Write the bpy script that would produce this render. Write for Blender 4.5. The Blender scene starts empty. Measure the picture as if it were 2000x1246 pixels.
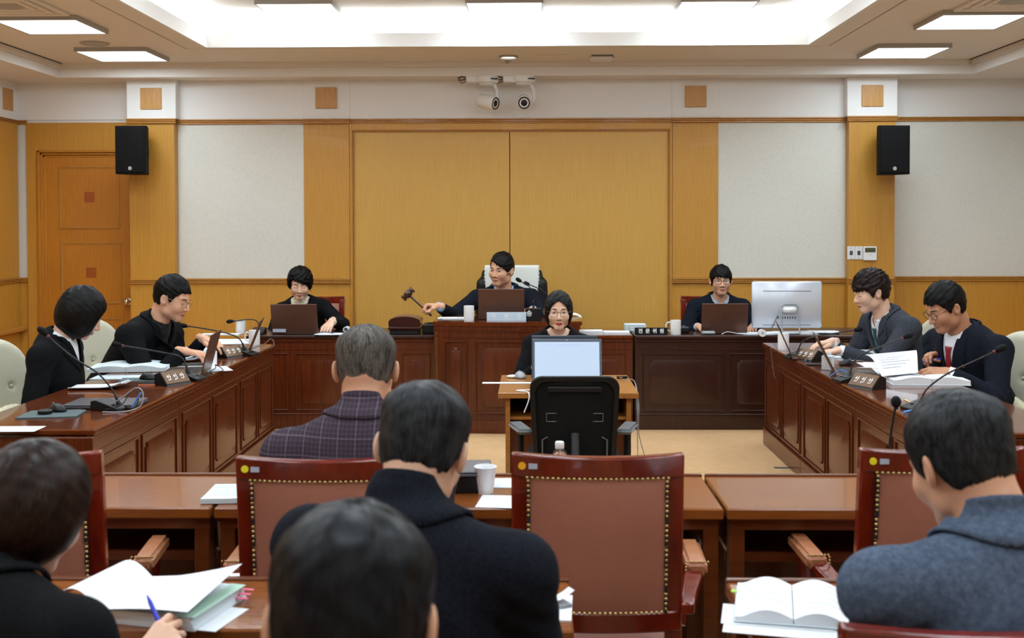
import bpy, bmesh, math, random
import numpy as np
from mathutils import Vector, Matrix, noise
random.seed(7)
SC = bpy.context.scene
COL = SC.collection
R = math.radians
# ---------------------------------------------------------------- camera
F_PX, PX0, PY0, EYE = 2200.0, 1000.0, 491.8, 1.60
CAM_R = (Matrix.Rotation(R(0.963), 3, 'Z') @ Matrix.Rotation(R(90 - 1.4), 3, 'X') @ Matrix.Rotation(R(-0.12), 3, 'Z'))
cd = bpy.data.cameras.new('camera')
cam = bpy.data.objects.new('camera', cd)
COL.objects.link(cam)
cam.matrix_world = Matrix.Translation((0, 0, EYE)) @ CAM_R.to_4x4()
cd.sensor_width = 36.0
cd.lens = F_PX * 36.0 / 2000.0
cd.shift_x = 0.0
cd.shift_y = -(623.0 - PY0) / 2000.0
cd.clip_start = 0.05
cd.dof.use_dof = True
cd.dof.focus_distance = 7.2
cd.dof.aperture_fstop = 5.6
SC.camera = cam
# ---------------------------------------------------------------- world, exposure
w = bpy.data.worlds.new('world'); SC.world = w
w.use_nodes = True
w.node_tree.nodes['Background'].inputs[0].default_value = (1.0, 0.95, 0.9, 1)
w.node_tree.nodes['Background'].inputs[1].default_value = 0.1
SC.view_settings.view_transform = 'Standard'
SC.view_settings.look = 'None'
SC.view_settings.gamma = 1.0
SC.view_settings.use_curve_mapping = False
SC.view_settings.exposure = 0.0
SC.cycles.use_denoising = True
SC.cycles.max_bounces = 7
SC.cycles.diffuse_bounces = 4
SC.cycles.glossy_bounces = 3
SC.cycles.transparent_max_bounces = 6
SC.cycles.caustics_reflective = False
SC.cycles.caustics_refractive = False
SC.cycles.sample_clamp_indirect = 6.0
LAMP_E = 3.0      # brightness of the lamp diffusers
COVE_E = 15.0
AREA_W = 11.3      # light each ceiling lamp sends down

def area(name, loc, sx, sy, watts, rot=(0, 0, 0), col=(0.82, 1.03, 1.17)):
    l = bpy.data.lights.new(name, 'AREA'); l.shape = 'RECTANGLE'
    l.size, l.size_y, l.energy, l.color = sx, sy, watts, col
    o = bpy.data.objects.new(name, l); COL.objects.link(o)
    o.location = loc; o.rotation_euler = rot
    return o

LAMPS_SIDE_Y = [9.5, 8.05, 6.6, 5.15, 3.7, 2.25, 0.8]
LAMPS_TRAY_Y = [8.80, 7.1, 5.4, 3.7, 2.0, 0.3]
LAMPS_TRAY_X = [-1.80, -0.16, 1.48]
SIDE_X = (-3.66, 3.38)
Z1, Z2 = 3.06, 3.33
# ---------------------------------------------------------------- pixel -> world (2000x1246 frame)
def ray(px, py):
    return CAM_R @ Vector(((px - PX0) / F_PX, -(py - PY0) / F_PX, -1.0))
def atY(px, py, Y):
    d = ray(px, py); return Vector((0, 0, EYE)) + d * (Y / d.y)
def atZ(px, py, Z):
    d = ray(px, py); return Vector((0, 0, EYE)) + d * ((Z - EYE) / d.z)
def atX(px, py, X):
    d = ray(px, py); return Vector((0, 0, EYE)) + d * (X / d.x)
# ---------------------------------------------------------------- materials
def srgb(r, g, b):
    def f(c):
        c /= 255.0
        return c / 12.92 if c <= 0.04045 else ((c + 0.055) / 1.055) ** 2.4
    return (f(r), f(g), f(b), 1.0)
MATS = {}
def mat(name, col, rough=0.5, metal=0.0, spec=0.5, emit=None, estr=0.0, bump=None, coat=0.0, trans=0.0, sheen=0.0, alpha=1.0):
    if name in MATS: return MATS[name]
    m = bpy.data.materials.new(name); m.use_nodes = True
    b = m.node_tree.nodes['Principled BSDF']
    b.inputs['Base Color'].default_value = col
    b.inputs['Roughness'].default_value = rough
    b.inputs['Metallic'].default_value = metal
    b.inputs['Specular IOR Level'].default_value = spec
    b.inputs['Coat Weight'].default_value = coat
    b.inputs['Transmission Weight'].default_value = trans
    b.inputs['Sheen Weight'].default_value = sheen
    b.inputs['Alpha'].default_value = alpha
    if emit:
        b.inputs['Emission Color'].default_value = emit
        b.inputs['Emission Strength'].default_value = estr
    nt = m.node_tree
    if bump:
        sc, st = bump
        tc = nt.nodes.new('ShaderNodeTexCoord'); nz = nt.nodes.new('ShaderNodeTexNoise'); bp = nt.nodes.new('ShaderNodeBump')
        nz.inputs['Scale'].default_value = sc; nz.inputs['Detail'].default_value = 3
        bp.inputs['Strength'].default_value = st; bp.inputs['Distance'].default_value = 0.004
        nt.links.new(tc.outputs['Object'], nz.inputs['Vector']); nt.links.new(nz.outputs['Fac'], bp.inputs['Height'])
        nt.links.new(bp.outputs['Normal'], b.inputs['Normal'])
    MATS[name] = m
    return m

def mix_tex(m, c1, c2, scale, stretch=(1, 1, 1), detail=4, lo=0.3, hi=0.7, kind='noise', coord='Object', bump=0.0, rough=None, extra=None, distortion=0.0):
    """two-tone noise or wave colour on an existing material"""
    nt = m.node_tree; b = nt.nodes['Principled BSDF']
    tc = nt.nodes.new('ShaderNodeTexCoord'); mp = nt.nodes.new('ShaderNodeMapping')
    mp.inputs['Scale'].default_value = stretch
    nz = nt.nodes.new('ShaderNodeTexNoise'); nz.inputs['Scale'].default_value = scale
    nz.inputs['Detail'].default_value = detail; nz.inputs['Roughness'].default_value = 0.6
    nz.inputs['Distortion'].default_value = distortion
    rp = nt.nodes.new('ShaderNodeValToRGB')
    rp.color_ramp.elements[0].position = lo; rp.color_ramp.elements[0].color = c1
    rp.color_ramp.elements[1].position = hi; rp.color_ramp.elements[1].color = c2
    nt.links.new(tc.outputs[coord], mp.inputs['Vector']); nt.links.new(mp.outputs['Vector'], nz.inputs['Vector'])
    nt.links.new(nz.outputs['Fac'], rp.inputs['Fac'])
    out = rp.outputs['Color']
    if extra:   # second, larger variation multiplied over
        n2 = nt.nodes.new('ShaderNodeTexNoise'); n2.inputs['Scale'].default_value = extra[0]; n2.inputs['Detail'].default_value = 2
        r2 = nt.nodes.new('ShaderNodeMapRange'); r2.inputs['From Min'].default_value = 0.3; r2.inputs['From Max'].default_value = 0.7
        r2.inputs['To Min'].default_value = extra[1]; r2.inputs['To Max'].default_value = extra[2]
        mx = nt.nodes.new('ShaderNodeMixRGB'); mx.blend_type = 'MULTIPLY'; mx.inputs[0].default_value = 1.0
        nt.links.new(tc.outputs[coord], n2.inputs['Vector']); nt.links.new(n2.outputs['Fac'], r2.inputs['Value'])
        nt.links.new(out, mx.inputs[1]); nt.links.new(r2.outputs['Result'], mx.inputs[2]); out = mx.outputs[0]
    nt.links.new(out, b.inputs['Base Color'])
    if bump:
        bp = nt.nodes.new('ShaderNodeBump'); bp.inputs['Strength'].default_value = bump; bp.inputs['Distance'].default_value = 0.002
        nt.links.new(nz.outputs['Fac'], bp.inputs['Height']); nt.links.new(bp.outputs['Normal'], b.inputs['Normal'])
    return m

M = {}
def mk(key, *a, **k): M[key] = mat(key, *a, **k); return M[key]
# pale oak veneer of the walls (fine vertical grain)
mix_tex(mk('oak', (0.5, 0.3, 0.1, 1), 0.42, coat=0.05), srgb(186, 130, 42), srgb(206, 150, 62), 6.0, (22, 22, 0.7), 6, 0.25, 0.75, bump=0.05, extra=(0.7, 0.93, 1.05))
mix_tex(mk('oak_light', (0.5, 0.3, 0.1, 1), 0.42, coat=0.05), srgb(198, 148, 62), srgb(212, 164, 78), 6.0, (22, 22, 0.5), 6, 0.25, 0.75, bump=0.05, extra=(0.5, 0.95, 1.04))
mix_tex(mk('oak_trim', (0.5, 0.3, 0.1, 1), 0.4, coat=0.1), srgb(176, 118, 46), srgb(196, 138, 62), 8.0, (2, 10, 10), 5, 0.3, 0.7)
mix_tex(mk('oak_door', (0.5, 0.3, 0.1, 1), 0.4, coat=0.1), srgb(176, 108, 26), srgb(194, 126, 38), 6.0, (16, 16, 0.8), 5, 0.3, 0.7, extra=(1.5, 0.93, 1.06))
mix_tex(mk('oak_square', (0.5, 0.3, 0.1, 1), 0.4), srgb(186, 132, 66), srgb(206, 154, 88), 10.0, (10, 10, 1), 5, 0.3, 0.7)
mk('inlay_red', srgb(158, 76, 22), 0.45)
mix_tex(mk('wallpaper', (0.8, 0.78, 0.74, 1), 0.85), srgb(216, 213, 203), srgb(224, 222, 213), 60.0, (1, 1, 1), 3, 0.3, 0.7, bump=0.25, extra=(1.2, 0.96, 1.02))
mk('paint_white', srgb(240, 238, 236), 0.7, bump=(40, 0.03))
mk('ceiling_paint', srgb(236, 229, 222), 0.8, bump=(30, 0.03))
mk('ceiling_gap', srgb(30, 22, 16), 0.8)
mk('lamp_white', (1, 1, 1, 1), 0.5, emit=(1.0, 0.99, 0.98, 1), estr=LAMP_E)
mk('cove_white', (1, 1, 1, 1), 0.5, emit=(0.92, 1.0, 1.0, 1), estr=COVE_E)
mk('alu', srgb(176, 174, 172), 0.5, metal=0.1)
mix_tex(mk('carpet', (0.6, 0.4, 0.25, 1), 0.95, spec=0.1), srgb(190, 150, 108), srgb(206, 168, 126), 14.0, (1, 5, 1), 6, 0.3, 0.7, bump=0.4, extra=(2.0, 0.95, 1.05))
# dark red-brown lacquered wood of the desks
mix_tex(mk('wood', (0.1, 0.03, 0.01, 1), 0.27, coat=0.12), srgb(72, 28, 9), srgb(98, 42, 14), 5.0, (9, 9, 0.7), 6, 0.3, 0.72, extra=(1.3, 0.88, 1.1))
mix_tex(mk('wood_top', (0.1, 0.03, 0.01, 1), 0.16, coat=0.4), srgb(82, 36, 14), srgb(108, 50, 20), 5.0, (9, 0.8, 9), 6, 0.3, 0.72)
mix_tex(mk('wood_dark', (0.05, 0.02, 0.01, 1), 0.3, coat=0.2), srgb(40, 16, 10), srgb(56, 24, 14), 5.0, (9, 9, 0.7), 6, 0.3, 0.72)
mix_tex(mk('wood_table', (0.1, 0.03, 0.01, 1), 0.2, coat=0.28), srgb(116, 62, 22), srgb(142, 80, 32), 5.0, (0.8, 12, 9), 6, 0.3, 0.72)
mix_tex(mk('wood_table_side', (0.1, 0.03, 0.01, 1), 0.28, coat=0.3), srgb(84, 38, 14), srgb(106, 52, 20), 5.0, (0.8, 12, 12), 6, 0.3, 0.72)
mix_tex(mk('wood_chair', (0.1, 0.03, 0.01, 1), 0.2, coat=0.5), srgb(92, 20, 10), srgb(122, 34, 14), 5.0, (5, 5, 2), 4, 0.3, 0.72, extra=(2.5, 0.75, 1.1))
mix_tex(mk('wood_small', (0.1, 0.03, 0.01, 1), 0.3, coat=0.1), srgb(146, 92, 40), srgb(168, 110, 52), 5.0, (0.8, 9, 9), 6, 0.3, 0.72)
mix_tex(mk('leather', (0.3, 0.15, 0.1, 1), 0.42, spec=0.4), srgb(154, 98, 80), srgb(172, 113, 93), 3.0, (1, 1, 1), 5, 0.25, 0.75, extra=(160, 0.96, 1.03))
mk('leather_tan', srgb(172, 112, 76), 0.4, bump=(120, 0.15))
mk('brass', srgb(196, 168, 110), 0.35, metal=0.8)
mk('chrome', srgb(210, 200, 180), 0.12, metal=1.0)
mk('cream_fabric', srgb(188, 182, 160), 0.75, sheen=0.2, bump=(220, 0.15))
mk('cream_satin', srgb(214, 204, 168), 0.45, sheen=0.3, bump=(20, 0.2))
mk('black_plastic', srgb(12, 12, 13), 0.42, spec=0.35)
mk('black_matte', srgb(8, 8, 9), 0.75, spec=0.2)
mk('black_metal', srgb(28, 28, 30), 0.35, metal=0.3)
mk('mesh_black', srgb(9, 8, 8), 0.8, spec=0.2, bump=(400, 0.4))
mk('grey_plastic', srgb(86, 90, 92), 0.42)
mk('grey_light', srgb(150, 152, 158), 0.4, metal=0.3)
mk('laptop_grey', srgb(92, 90, 96), 0.35, metal=0.5)
mk('laptop_bronze', srgb(96, 66, 54), 0.36, metal=0.45)
mk('laptop_frame', srgb(84, 92, 104), 0.4, metal=0.3)
mk('keys', srgb(32, 30, 32), 0.5)
mk('white_plastic', srgb(232, 232, 234), 0.35)
mk('white_gloss', srgb(240, 240, 238), 0.15, coat=0.3)
mk('monitor_silver', srgb(206, 210, 220), 0.3, metal=0.25)
mk('paper', srgb(228, 231, 236), 0.85, spec=0.2)
mk('paper_print', srgb(150, 150, 158), 0.85, spec=0.2)
mk('paper_cool', srgb(214, 226, 232), 0.85, spec=0.2)
mk('paper_green', srgb(190, 222, 205), 0.85, spec=0.2)
mk('paper_cup', srgb(240, 241, 243), 0.5)
mk('teal_pad', srgb(66, 84, 86), 0.6)
mk('blue_pen', srgb(26, 38, 190), 0.3)
mk('blue_cable', srgb(70, 130, 210), 0.4)
mk('red_plastic', srgb(180, 30, 36), 0.4); mk('ring_red', srgb(96, 22, 24), 0.5)
mk('orange', srgb(220, 120, 80), 0.5)
mk('pink', srgb(240, 110, 150), 0.6)
mk('yellow_dot', srgb(232, 216, 40), 0.5)
mk('orange_dot', srgb(236, 170, 20), 0.5)
mk('green_tab', srgb(150, 210, 60), 0.5)
mk('sticker', srgb(170, 175, 190), 0.4)
mk('plate_brown', srgb(92, 62, 34), 0.35, metal=0.4)
mk('plate_blue', srgb(200, 220, 236), 0.35)
mk('letter_white', srgb(245, 245, 245), 0.5)
mk('letter_dark', srgb(30, 28, 30), 0.5)
mk('lcd', srgb(76, 82, 56), 0.3)
mk('screen', srgb(6, 8, 10), 0.3, emit=srgb(200, 222, 247), estr=0.95)
mk('screen_line', srgb(150, 170, 200), 0.4, emit=srgb(150, 172, 205), estr=0.6)
mk('clear', (1, 1, 1, 1), 0.03, trans=1.0)
mk('glass_lens', (1, 1, 1, 1), 0.02, alpha=0.06)
mk('gavel_wood', srgb(54, 22, 20), 0.22, coat=0.5)
mk('cushion_brown', srgb(132, 92, 58), 0.5)
mk('antimacassar', srgb(238, 240, 232), 0.8)
mk('chair_black', srgb(14, 14, 16), 0.4, spec=0.35)

# ---------------------------------------------------------------- mesh helpers
def tag(o, label=None, cat=None, group=None, kind=None):
    if label: o['label'] = label
    if cat: o['category'] = cat
    if group: o['group'] = group
    if kind: o['kind'] = kind
    return o
def empty(name, loc=(0, 0, 0), rz=0.0, label=None, cat=None, group=None):
    o = bpy.data.objects.new(name, None); COL.objects.link(o)
    o.location = loc; o.rotation_euler = (0, 0, rz); o.empty_display_size = 0.1
    return tag(o, label, cat, group)
def link_mesh(name, me, m, parent=None, angle=35):
    o = bpy.data.objects.new(name, me); COL.objects.link(o)
    if m is not None and not me.materials: me.materials.append(m)
    if angle is None: me.polygons.foreach_set('use_smooth', [False] * len(me.polygons))
    else:
        me.polygons.foreach_set('use_smooth', [True] * len(me.polygons))
        if angle < 180: me.set_sharp_from_angle(angle=R(angle))
    if parent is not None: o.parent = parent
    return o
class MB:
    def __init__(s): s.v, s.f = [], []
    def add(s, vs, fs, mtx=None):
        n = len(s.v)
        s.v += [tuple(mtx @ Vector(v)) if mtx else tuple(v) for v in vs]
        s.f += [tuple(i + n for i in f) for f in fs]
        return s
    def box(s, x0, x1, y0, y1, z0, z1, bev=0.0, mtx=None, seg=1):
        bm = bmesh.new(); bmesh.ops.create_cube(bm, size=1.0)
        for v in bm.verts:
            v.co = Vector(((x0 + x1) / 2 + v.co.x * (x1 - x0), (y0 + y1) / 2 + v.co.y * (y1 - y0), (z0 + z1) / 2 + v.co.z * (z1 - z0)))
        if bev > 0: bmesh.ops.bevel(bm, geom=bm.edges[:], offset=bev, segments=seg, affect='EDGES', clamp_overlap=True)
        bm.verts.index_update()
        s.add([v.co.copy() for v in bm.verts], [[v.index for v in f.verts] for f in bm.faces], mtx); bm.free()
        return s
    def tube(s, pts, r, n=8, caps=True, rs=None):
        pts = [Vector(p) for p in pts]; N = len(pts)
        up = Vector((0, 0, 1)); rings = []; prev = None
        for i, p in enumerate(pts):
            t = (pts[min(i + 1, N - 1)] - pts[max(i - 1, 0)])
            t = t.normalized() if t.length > 1e-9 else Vector((0, 0, 1))
            if prev is None:
                a = up if abs(t.z) < 0.9 else Vector((1, 0, 0))
                u = t.cross(a).normalized()
            else: u = (prev - t * prev.dot(t)); u = u.normalized() if u.length > 1e-6 else t.orthogonal().normalized()
            prev = u; v2 = t.cross(u); rr = rs[i] if rs else r
            rings.append([p + (u * math.cos(2 * math.pi * k / n) + v2 * math.sin(2 * math.pi * k / n)) * rr for k in range(n)])
        vs = [v for rg in rings for v in rg]; fs = []
        for i in range(N - 1):
            for k in range(n):
                a, b = i * n + k, i * n + (k + 1) % n
                fs.append((a, b, b + n, a + n))
        if caps: fs.append(tuple(range(n))[::-1]); fs.append(tuple((N - 1) * n + k for k in range(n)))
        return s.add(vs, fs)
    def lathe(s, prof, n=20, mtx=None, caps=True):
        vs = [(r * math.cos(2 * math.pi * k / n), r * math.sin(2 * math.pi * k / n), z) for r, z in prof for k in range(n)]
        fs = []
        for i in range(len(prof) - 1):
            for k in range(n):
                a, b = i * n + k, i * n + (k + 1) % n
                fs.append((a, b, b + n, a + n))
        if caps:
            if prof[0][0] > 1e-5: fs.append(tuple(range(n))[::-1])
            if prof[-1][0] > 1e-5: fs.append(tuple((len(prof) - 1) * n + k for k in range(n)))
        return s.add(vs, fs, mtx)
    def ball(s, c, r, n=10, mtx=None):
        r = r if hasattr(r, '__len__') else (r, r, r)
        m = n // 2 + 1
        prof = [(max(1e-4, math.sin(math.pi * i / m)), -math.cos(math.pi * i / m)) for i in range(m + 1)]
        T = Matrix.Translation(c) @ Matrix.Diagonal((r[0], r[1], r[2], 1))
        return s.lathe(prof, n, (mtx @ T) if mtx else T)
    def prism(s, poly, z0, z1, mtx=None):
        n = len(poly)
        return s.add([(x, y, z0) for x, y in poly] + [(x, y, z1) for x, y in poly],
                     [tuple(range(n))[::-1], tuple(range(n, 2 * n))] + [(i, (i + 1) % n, (i + 1) % n + n, i + n) for i in range(n)], mtx)
    def grid(s, nu, nv, fn, mtx=None, thick=0.0):
        """surface fn(u,v) 0..1; thick > 0 gives it a back side this far below along -normal approx z"""
        P = [[Vector(fn(i / nu, j / nv)) for j in range(nv + 1)] for i in range(nu + 1)]
        vs = [p for row in P for p in row]; W = nv + 1
        fs = [(i * W + j, (i + 1) * W + j, (i + 1) * W + j + 1, i * W + j + 1) for i in range(nu) for j in range(nv)]
        if thick:
            off = len(vs); nrm = []
            for i in range(nu + 1):
                for j in range(nv + 1):
                    a = P[min(i + 1, nu)][j] - P[max(i - 1, 0)][j]; b = P[i][min(j + 1, nv)] - P[i][max(j - 1, 0)]
                    c = a.cross(b); nrm.append(c.normalized() if c.length > 1e-12 else Vector((0, 0, 1)))
            vs = vs + [v - n_ * thick for v, n_ in zip(vs, nrm)]
            fs += [tuple(off + k for k in f[::-1]) for f in list(fs)]
            for i in range(nu):
                for j in (0, nv):
                    a, b = i * W + j, (i + 1) * W + j
                    fs.append((a, b, b + off, a + off) if j else (b, a, a + off, b + off))
            for j in range(nv):
                for i in (0, nu):
                    a, b = i * W + j, i * W + j + 1
                    fs.append((b, a, a + off, b + off) if i else (a, b, b + off, a + off))
        return s.add(vs, fs, mtx)
    def build(s, name, m, parent=None, angle=35, fix=False):
        me = bpy.data.meshes.new(name); me.from_pydata(s.v, [], s.f)
        if fix:
            bm = bmesh.new(); bm.from_mesh(me); bmesh.ops.recalc_face_normals(bm, faces=bm.faces[:]); bm.to_mesh(me); bm.free()
        me.update()
        return link_mesh(name, me, m, parent, angle)
def bx(name, m, x0, x1, y0, y1, z0, z1, parent=None, bev=0.0, angle=35):
    return MB().box(x0, x1, y0, y1, z0, z1, bev).build(name, m, parent, angle)
def copy_tree(o, parent=None):
    c = o.copy(); COL.objects.link(c); c.parent = parent
    for ch in o.children: copy_tree(ch, c)
    return c
def text_mesh(name, body, size, m, parent, mtx, extrude=0.0005, space=1.0, bold=0.0):
    cu = bpy.data.curves.new(name, 'FONT'); cu.body = body; cu.size = size; cu.extrude = extrude
    cu.align_x = 'CENTER'; cu.align_y = 'CENTER'; cu.space_character = space; cu.offset = bold; cu.resolution_u = 3
    t = bpy.data.objects.new(name, cu); COL.objects.link(t)
    dg = bpy.context.evaluated_depsgraph_get(); me = bpy.data.meshes.new_from_object(t.evaluated_get(dg))
    bpy.data.objects.remove(t); bpy.data.curves.remove(cu)
    me.name = name; me.materials.clear()
    o = link_mesh(name, me, m, parent, None); o.matrix_local = mtx
    return o
# ================================================================ signed-distance modelling for people
def V3(*a): return np.array(a if len(a) > 1 else a[0], dtype=np.float32)
def ln(p): return np.sqrt((p * p).sum(-1))
def s_ball(p, c, r): return ln(p - V3(c)) - r
def s_ell(p, c, r, rot=None):
    q = p - V3(c)
    if rot is not None: q = q @ rot          # rot columns = local axes
    r = V3(r); k0 = ln(q / r); k1 = ln(q / (r * r)) + 1e-9
    return k0 * (k0 - 1.0) / k1
def s_cone(p, a, b, ra, rb):                 # round cone between two joints
    a, b = V3(a), V3(b); ba = b - a; pa = p - a
    L2 = float((ba * ba).sum()) + 1e-12
    t = np.clip((pa @ ba) / L2, 0, 1)
    return ln(pa - t[:, None] * ba) - (ra + (rb - ra) * t)
def smin(a, b, k):
    h = np.maximum(k - np.abs(a - b), 0.0) / k
    return np.minimum(a, b) - h * h * k * 0.25
def smax(a, b, k): return -smin(-a, -b, k)
def sjoin(ds, k):
    d = ds[0]
    for e in ds[1:]: d = smin(d, e, k)
    return d
def axis(lo, hi, h):
    n = max(2, int(math.ceil((hi - lo) / h)) + 1)
    return (lo + np.arange(n) * h).astype(np.float32)
def nets(f, lo, hi, h, B=6):
    """surface nets of the zero set of f inside the box lo..hi with cell h; returns verts, quads"""
    ax = [axis(lo[i], hi[i], h) for i in range(3)]
    n = [len(a) for a in ax]
    nb = [(k + B - 1) // B for k in n]
    ci = np.stack(np.meshgrid(*[np.arange(k) for k in nb], indexing='ij'), -1).reshape(-1, 3)
    cc = (np.stack([ax[i][0] + (ci[:, i] * B + (B - 1) / 2) * h for i in range(3)], -1)).astype(np.float32)
    dc = f(cc)
    near = np.abs(dc) < (B * h * 0.87 * 1.5 + 0.012)
    V = np.repeat(np.repeat(np.repeat(dc.reshape(nb), B, 0), B, 1), B, 2)[:n[0], :n[1], :n[2]].astype(np.float32).copy()
    nbk = ci[near]
    if len(nbk) == 0: return np.zeros((0, 3), np.float32), np.zeros((0, 4), np.int64)
    off = np.stack(np.meshgrid(*[np.arange(B)] * 3, indexing='ij'), -1).reshape(-1, 3)
    ids = (nbk[:, None, :] * B + off[None]).reshape(-1, 3)
    ok = (ids[:, 0] < n[0]) & (ids[:, 1] < n[1]) & (ids[:, 2] < n[2])
    ids = ids[ok]
    pts = np.stack([ax[i][ids[:, i]] for i in range(3)], -1)
    V[ids[:, 0], ids[:, 1], ids[:, 2]] = f(pts)
    V[0], V[-1] = np.maximum(V[0], 1e-3), np.maximum(V[-1], 1e-3)
    V[:, 0], V[:, -1] = np.maximum(V[:, 0], 1e-3), np.maximum(V[:, -1], 1e-3)
    V[:, :, 0], V[:, :, -1] = np.maximum(V[:, :, 0], 1e-3), np.maximum(V[:, :, -1], 1e-3)
    S = V < 0
    c = [S[i:n[0] - 1 + i, j:n[1] - 1 + j, k:n[2] - 1 + k] for i in (0, 1) for j in (0, 1) for k in (0, 1)]
    cnt = sum(x.astype(np.int8) for x in c)
    act = np.argwhere((cnt > 0) & (cnt < 8))
    idx = -np.ones([k - 1 for k in n], np.int64); idx[act[:, 0], act[:, 1], act[:, 2]] = np.arange(len(act))
    acc = np.zeros((len(act), 3), np.float32); num = np.zeros(len(act), np.float32)
    corners = [(i, j, k) for i in (0, 1) for j in (0, 1) for k in (0, 1)]
    for a in corners:
        for d in range(3):
            if a[d]: continue
            b = list(a); b[d] = 1
            va = V[act[:, 0] + a[0], act[:, 1] + a[1], act[:, 2] + a[2]]; vb = V[act[:, 0] + b[0], act[:, 1] + b[1], act[:, 2] + b[2]]
            m = (va < 0) != (vb < 0)
            t = np.where(m, va / np.where(m, va - vb, 1), 0)
            q = np.zeros((len(act), 3), np.float32)
            q[:] = a; q[:, d] += t
            acc[m] += q[m]; num[m] += 1
    vert = (act + acc / num[:, None]) * h + V3([a[0] for a in ax])
    quads = []
    for d in range(3):
        u, v = (d + 1) % 3, (d + 2) % 3
        sl0 = [slice(None)] * 3; sl1 = [slice(None)] * 3
        sl0[d] = slice(0, n[d] - 1); sl1[d] = slice(1, n[d])
        A, Bv = S[tuple(sl0)], S[tuple(sl1)]
        e = np.argwhere(A != Bv)
        e = e[(e[:, u] > 0) & (e[:, v] > 0) & (e[:, u] < n[u] - 1) & (e[:, v] < n[v] - 1)]
        flip = A[e[:, 0], e[:, 1], e[:, 2]]
        def cell(du, dv):
            q = e.copy(); q[:, u] += du; q[:, v] += dv
            return idx[q[:, 0], q[:, 1], q[:, 2]]
        q = np.stack([cell(-1, -1), cell(0, -1), cell(0, 0), cell(-1, 0)], -1)
        q[~flip] = q[~flip][:, ::-1]
        quads.append(q)
    quads = np.concatenate(quads)
    return vert, quads[(quads >= 0).all(1)]
def np_mesh(name, parts, m, parent=None, angle=180, mats=None):
    """parts = [(verts, quads)], one mesh object"""
    vs, fs, mi, n = [], [], [], 0
    for k, (v, q) in enumerate(parts):
        vs.append(v); fs.append(q + n); n += len(v); mi.append(np.full(len(q), k))
    v = np.concatenate(vs).astype(np.float32); q = np.concatenate(fs)
    me = bpy.data.meshes.new(name)
    me.vertices.add(len(v)); me.vertices.foreach_set('co', v.ravel())
    nn = q.shape[1]
    me.loops.add(q.size); me.loops.foreach_set('vertex_index', q.ravel().astype(np.int32))
    me.polygons.add(len(q)); me.polygons.foreach_set('loop_start', (np.arange(len(q)) * nn).astype(np.int32))
    me.polygons.foreach_set('use_smooth', np.ones(len(q), bool))
    me.update(calc_edges=True); me.validate()
    if mats:
        for x in mats: me.materials.append(x)
        me.polygons.foreach_set('material_index', np.concatenate(mi).astype(np.int32))
    else: me.materials.append(m)
    o = bpy.data.objects.new(name, me); COL.objects.link(o)
    if parent is not None: o.parent = parent
    return o
def grad(f, p, e=0.002):
    g = np.stack([f(p + V3(e, 0, 0)) - f(p - V3(e, 0, 0)), f(p + V3(0, e, 0)) - f(p - V3(0, e, 0)), f(p + V3(0, 0, e)) - f(p - V3(0, 0, e))], -1)
    return g / (ln(g)[:, None] + 1e-9)
def march(f, p, d, maxd, steps=40):
    """walk points p along unit direction d to the surface of f"""
    t = np.zeros(len(p), np.float32)
    for _ in range(steps):
        t = np.minimum(t + f(p + t[:, None] * d) * 0.8, maxd)
    return p + t[:, None] * d, t
def rotm(yaw=0.0, pitch=0.0, roll=0.0):
    """columns = local x, y(forward), z(up); yaw about z, pitch>0 looks down, roll tilts"""
    return np.array(Matrix.Rotation(yaw, 3, 'Z') @ Matrix.Rotation(-pitch, 3, 'X') @ Matrix.Rotation(roll, 3, 'Y'), dtype=np.float32)
def to_local(p, C, Rm, s=1.0): return ((p - V3(C)) @ Rm) / s
def to_world(q, C, Rm, s=1.0): return (q * s) @ Rm.T + V3(C)
# ================================================================ people
def skin_mat(key, c, c2):
    m = mk(key, c, 0.48, spec=0.35); 
    mix_tex(m, c, c2, 14.0, (1, 1, 1), 3, 0.35, 0.7)
    m.node_tree.nodes['Principled BSDF'].inputs['Subsurface Weight'].default_value = 0.08
    m.node_tree.nodes['Principled BSDF'].inputs['Subsurface Radius'].default_value = (0.02, 0.008, 0.004)
    return m
skin_mat('skin_a', srgb(214, 164, 134), srgb(206, 150, 120))
skin_mat('skin_b', srgb(226, 184, 158), srgb(220, 172, 146))
skin_mat('skin_c', srgb(190, 138, 106), srgb(180, 124, 94))
mk('lips', srgb(182, 112, 100), 0.4); mk('lips_red', srgb(190, 70, 74), 0.35)
mk('eye_white', srgb(186, 172, 162), 0.4); mk('iris', srgb(26, 18, 16), 0.15); mk('brow', srgb(38, 30, 27), 0.8); mk('lid_line', srgb(40, 26, 22), 0.6)
mk('nail', srgb(226, 178, 160), 0.3)
def hair_mat(key, c1, c2, rough=0.42):
    """strand colour runs between two tones by the strand's own random value"""
    m = mk(key, c1, rough, spec=0.2); nt = m.node_tree
    at = nt.nodes.new('ShaderNodeAttribute'); at.attribute_name = 'tone'
    rp = nt.nodes.new('ShaderNodeValToRGB'); rp.color_ramp.elements[0].color = c1; rp.color_ramp.elements[1].color = c2
    rp.color_ramp.elements[0].position = 0.15; rp.color_ramp.elements[1].position = 0.95
    nt.links.new(at.outputs['Fac'], rp.inputs['Fac']); nt.links.new(rp.outputs['Color'], nt.nodes['Principled BSDF'].inputs['Base Color'])
    return m
hair_mat('hair_black', srgb(4, 3, 3), srgb(18, 15, 14), 0.5)
hair_mat('hair_bluish', srgb(4, 5, 7), srgb(28, 31, 37), 0.4)
hair_mat('hair_brown', srgb(18, 10, 8), srgb(52, 32, 25), 0.36)
hair_mat('hair_grey', srgb(24, 22, 20), srgb(116, 109, 101), 0.55)
hair_mat('hair_salt', srgb(7, 8, 9), srgb(54, 57, 62), 0.45)
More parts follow.
